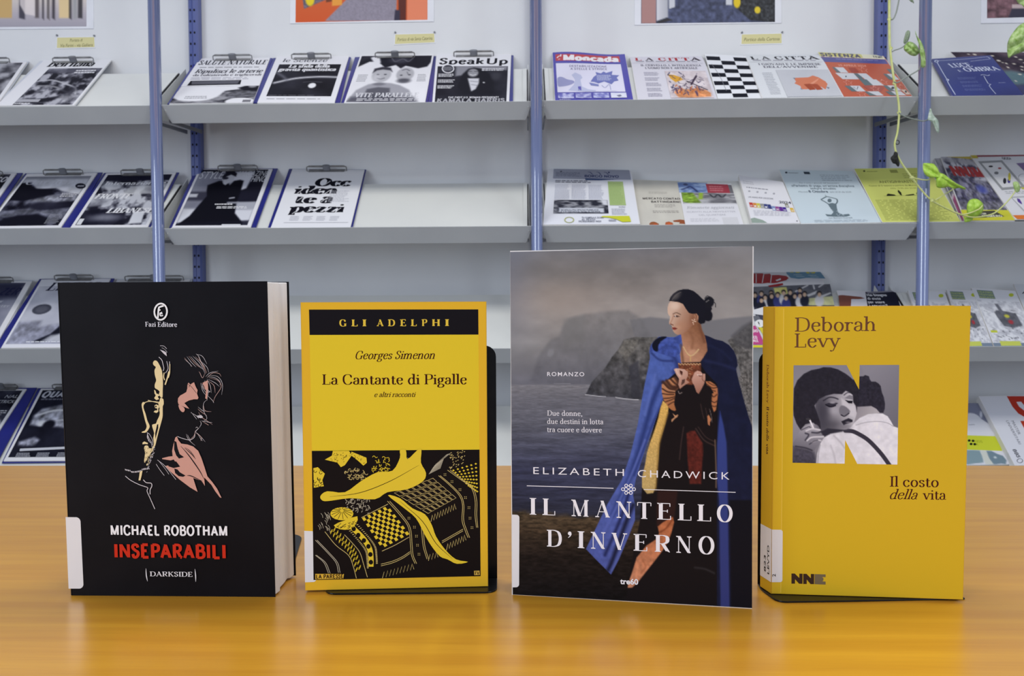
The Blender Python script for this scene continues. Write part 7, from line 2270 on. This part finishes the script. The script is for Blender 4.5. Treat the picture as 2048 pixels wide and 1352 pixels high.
ph(a, .035, .02, .97, .95, 221, (10, 10, 24), (34, 36, 54), 4, (110, 100), 1, lambda c: (
    c.poly(P100("6,40 14,30 40,24 60,30 100,26 100,50 60,58 30,56 8,54"), (150, 152, 168), 3, tex=.9, tscale=10), c.line(P100("10,40 40,32 100,36"), 3, (226, 228, 240), 1.5), c.line(P100("20,50 60,46 100,40"), 2, (210, 212, 226), 1), c.ell(24, 52, 6, 4, (230, 232, 244), .5), c.ell(36, 54, 9, 7, (20, 20, 34), .3), c.ell(90, 52, 8, 8, (20, 20, 34), .3),
    c.poly(P100("4,78 24,72 34,76 30,84 6,84"), (130, 132, 150), 3, .9, tex=.8, tscale=5), c.ell(62, 22, 12, 3, (150, 152, 166), .6, .8)))
tx(a, 'QUATTRO', .06, .115, .80, 11, (196, 198, 214), bold=.04, italic=.15)
ln(a, .08, .13, .5, .165, 1, (110, 112, 130), 3)
po(a, "14,83 96,80 96,83 15,86.5", (200, 202, 216))
for i in range(3):
    ln(a, .13 + i * .28, .885, .33 + i * .28, .945, 3, (170, 172, 188), 230 + i)
done(a)

# ---- bottom row, right bay
e, a = item('brochure', 'brochure with a grey bear shape and lime band, bottom shelf right', 'brochure', LM, 3, 3, .001, .004, [(1872, 808), (1960, 806), (2030, 928), (1930, 930)])
base(a, (222, 224, 238))
c = a.canvas([(1872, 808), (1960, 806), (2030, 928), (1930, 930)], 60, 70)
c.c[:] = (222, 224, 238)
R5 = lambda t: Z(1848, 700, 5.2, t)
c.poly(R5("300,540 560,550 620,640 680,770 600,720 560,680 520,660 480,655 300,680"), (130, 134, 160), 1); c.ell(*R5("593,670")[0], 2.6, 7, (214, 218, 236), .3)
c.poly(R5("440,1040 580,1045 610,1120 620,1170 460,1190 440,1190"), (134, 158, 170), 1); c.poly(R5("645,1050 700,1050 760,1080 820,1100 860,1150 850,1190 800,1180 760,1190 720,1190 680,1140"), (118, 140, 156), 1); c.ell(*R5("740,1118")[0], 3, 2, (210, 220, 228), .4)
c.poly(R5("585,1045 645,1045 680,1130 730,1195 640,1190 610,1120"), (210, 214, 210), 1)
c.put()
a.poly(R5("380,885 750,897 815,1050 400,1035"), (206, 214, 60))
for x, y in ((470, 942), (510, 945), (490, 978), (528, 980)):
    a.ell(*R5("%d,%d" % (x, y))[0], 3.0, 2.4, (16, 18, 20))
p0 = R5("530,960 612,966"); a.text('NDS', p0[0], p0[1], 4.4, (150, 160, 40)); p0 = R5("545,990 570,992"); a.text('K', p0[0], p0[1], 3.6, (120, 130, 30))
a.stroke(R5("465,778 528,776"), 1.6, (160, 162, 176), smooth=0)
done(a)
e, a = item('booklet', 'thick white booklet with red shapes and sideways lettering, bottom shelf right', 'booklet', LM, 3, 3, .001, .020, [(1957, 792.5), (2090, 790), (2190, 929), (2029.5, 931)], ink='ink_gloss')
base(a, (222, 224, 238))
a.poly(R5("860,480 1300,480 1300,700 1040,695 980,660 920,590"), (186, 52, 36)); a.poly(R5("960,540 1010,538 1060,600 1200,640 1040,628 990,590"), (222, 224, 238)); a.poly(R5("1000,738 1300,730 1300,1000 1140,950 1060,850"), (186, 60, 36))


def vtext(s_, x0, y0, x1, y1, ux, uy, col, **kw):
    a.text(s_, R5("%d,%d" % (x0, y0))[0], R5("%d,%d" % (x1, y1))[0], 4, col, up=R5("%d,%d" % (x0 + ux, y0 + uy))[0], **kw)


vtext('MASTER', 905, 738, 980, 880, 28, -2, (90, 92, 108)); vtext('UNIVERSITARI', 850, 735, 985, 980, 26, -2, (90, 92, 108)); vtext('BBS', 920, 1035, 970, 1120, 34, -2, (60, 62, 76), bold=.03)
a.ell(*R5("997,1152")[0], 5.5, 4.2, (96, 98, 112), w=1.4)
done(a)

# ================================================================= THE VINE
VY = 1.972
e = empty('trailing_vine', frame(atY(1779, 0, VY), XS, YS, ZS), 'trailing pothos vine hanging across the right blue post, with yellow-green stem', 'plant')


def vt(pts, r, name, material, Y=VY, dz=None, taper=None, n=7):
    P = catmull([np.array(p, float) for p in pts], 5) if len(pts) > 2 else pts
    L = len(P)
    path = []
    for i, p in enumerate(P):
        y = Y + (dz(i / (L - 1)) if dz else 0)
        path.append(atY(p[0], p[1], y))
    vs, fs = tubev(path, r, n, taper=taper)
    return build(name, vs, fs, M[material], e, smooth=True)


stem = [(1778, -60), (1778.6, 0), (1778.6, 37.7), (1779, 70), (1780, 95.5), (1784, 131), (1788.7, 163), (1796, 196), (1798.3, 226), (1795, 264), (1789.5, 287), (1792.5, 305), (1803, 326), (1823, 354), (1843, 380), (1862, 399.5), (1893, 417), (1923, 429.5), (1950, 434.5), (1984, 428.5), (2004, 414), (2020, 397), (2031, 382)]
sto = vt(stem, .0030, 'stem', 'stem', taper=lambda t: 1.1 - .55 * t)
# stem nodes
for x, y in ((1778.6, 38), (1781.5, 97), (1789, 166), (1798, 225), (1824, 355), (1864, 400)):
    p = atY(x, y, VY)
    vs, fs = tubev([p - ZS * .004, p, p + ZS * .004], .0042, 8, taper=lambda t: .75 + .5 * math.sin(math.pi * t))
    build('node', vs, fs, M['stem'], sto, smooth=True)


def leaf(pts, material, Y=VY - .01, bulge=.012, fold=0.0, tip=None, lab=None, veins=True):
    """leaf outline in photo points -> gently cupped blade with thickness"""
    pts = catmull([np.array(p, float) for p in pts], 3, True)
    c = np.mean(pts, 0)
    A_ = np.array(pts) - c
    ax = np.linalg.svd(A_, full_matrices=False)[2]
    wd_ = np.abs(A_ @ ax[1]).max() + 1e-6
    n = len(pts)
    rings = []
    for k, f_ in enumerate((1.0, .82, .6, .4, .2)):
        ring = []
        for i, p in enumerate(pts):
            q = c + (p - c) * f_
            t_ = float((q - c) @ ax[1]) / wd_
            s_ = float((q - c) @ ax[0]) / wd_
            y = Y - bulge * (.9 * (1 - f_ ** 2) - .55 * max(0, 1 - abs(t_) * 3) * (1 if f_ < 1 else .4) + .12 * math.sin(s_ * 9 + abs(t_) * 5))
            ring.append(atY(q[0], q[1], y))
        rings.append(ring)
    V = [v_ for r_ in rings for v_ in r_] + [atY(c[0], c[1], Y - bulge * .45)]
    Fc = []
    for k in range(4):
        for i in range(n):
            j = (i + 1) % n
            Fc.append((k * n + i, k * n + j, (k + 1) * n + j, (k + 1) * n + i))
    for i in range(n):
        Fc.append((4 * n + i, 4 * n + (i + 1) % n, 5 * n))
    o = build('leaf', V, Fc, M[material], e, smooth=True, label=lab)
    md = o.modifiers.new('thickness', 'SOLIDIFY')
    md.thickness = .0005
    return o


A1 = lambda t: Z(1750, 0, 11.27, t)
A2 = lambda t: Z(1750, 110, 9.01, t)
A3 = lambda t: Z(1760, 250, 6.76, t)
A4 = lambda t: Z(1960, 0, 11.26, t)
lf1 = leaf(A3("580,530 600,515 660,518 720,525 755,555 780,590 800,640 870,670 960,740 1050,800 1150,850 1140,870 1060,850 1000,862 920,835 850,850 770,840 760,760 745,705 690,710 620,680 585,620"), 'leaf_lime', VY - .018, .012, lab='bright lime crinkled leaf in front of the post')
leaf(A3("1175,1100 1200,1030 1250,1000 1320,1005 1380,1050 1398,1110 1375,1190 1300,1235 1190,1222"), 'leaf_lime', VY + .0, .010)
leaf(A3("1150,1240 1200,1225 1260,1240 1240,1290 1190,1310 1140,1308"), 'leaf_lime', VY + .012, .004)
leaf(A3("1800,775 1860,770 1892,830 1885,890 1850,915 1825,890 1805,830"), 'leaf', VY, .004)
leaf(A1("650,1080 690,1000 740,955 770,940 850,960 940,1030 990,1120 1003,1160 985,1210 930,1255 860,1258 790,1235 730,1190 670,1140"), 'leaf', VY - .005, .012, lab='rounded leaf with pale streaks')
leaf(A1("645,980 650,900 670,820 690,750 715,700 745,685 785,710 788,780 770,860 730,945 690,980"), 'leaf_grey', VY + .004, .004)
leaf(list(A1("905,690 925,770 960,830 1000,880 1050,960 1090,1060 1115,1150 1130,1230 1140,1352")) + list(A2("910,80 912,190 880,226 838,218 832,120 825,40")) + list(A1("1010,1200 1015,1100 985,980 945,860 915,760")), 'leaf', VY - .020, .006, lab='long narrow leaf hanging over the post')
leaf(list(A1("760,0 850,0 875,78 835,50 790,20")) + [(1812, -22), (1820, -26), (1826, -14)], 'leaf_grey', VY, .003)
leaf(A2("990,965 1012,985 1030,1040 1065,1100 1130,1175 1150,1260 1152,1400 1115,1390 1080,1320 1040,1225 985,1180 950,1160 960,1090"), 'leaf_pale', VY - .022, .006, lab='small pale silvery leaf')
leaf([(2070, 40), (2042, 48), (2027.5, 63), (2020, 74), (2015, 86), (2014.2, 98), (2015, 108), (2017.5, 116), (2024, 112), (2034, 108), (2050, 103), (2080, 100), (2110, 84), (2112, 62), (2095, 44)], 'leaf', VY - .05, .02, lab='large green leaf entering at the right edge')
leaf([(2033, -4), (2036, 6), (2044, 10), (2052, 17), (2075, 14), (2090, -10), (2070, -34), (2042, -26)], 'leaf', VY - .04, .012)
leaf(A3("145,440 175,410 190,370 210,362 238,378 240,420 248,460 262,510 258,550 240,562 205,525 175,515 152,480"), 'leaf_dead', VY - .006, .006, lab='shrivelled black leaf')
vt(A1("320,418 352,440 400,432 440,380 490,240 540,0 552,-60"), .0018, 'petiole', 'petiole')
vt(A1("385,1165 450,1130 560,1095 640,1050 700,985 740,950"), .0015, 'petiole', 'petiole')
vt(A2("340,485 385,500 445,480 500,440 600,380 770,280 815,215 832,120 836,60"), .0016, 'petiole', 'petiole', Y=VY - .012)
vt(A2("430,1040 490,1085 600,1130 720,1160 860,1190 955,1168"), .0015, 'petiole', 'petiole', Y=VY - .012)
vt(A3("400,715 440,712 520,730 600,742 660,738 680,700"), .0016, 'petiole', 'stem', Y=VY - .010)
vt(A3("740,1020 800,985 880,935 960,885 1000,862"), .0015, 'petiole', 'stem', Y=VY - .004)
vt(A3("1090,1215 1180,1200 1270,1170 1350,1130 1388,1085"), .0018, 'petiole', 'stem', Y=VY - .014)
ring = [A3("%f,%f" % (235 + 26 * math.cos(t_), 235 + 28 * math.sin(t_)))[0] for t_ in np.linspace(-2.6, 3.4, 16)]
vt(ring + list(A3("198,262 192,300")), .0010, 'tendril', 'leaf_dead')
vt([(2062, 78), (2090, 60), (2140, 20), (2170, -60)], .0022, 'petiole', 'petiole', Y=VY - .05)
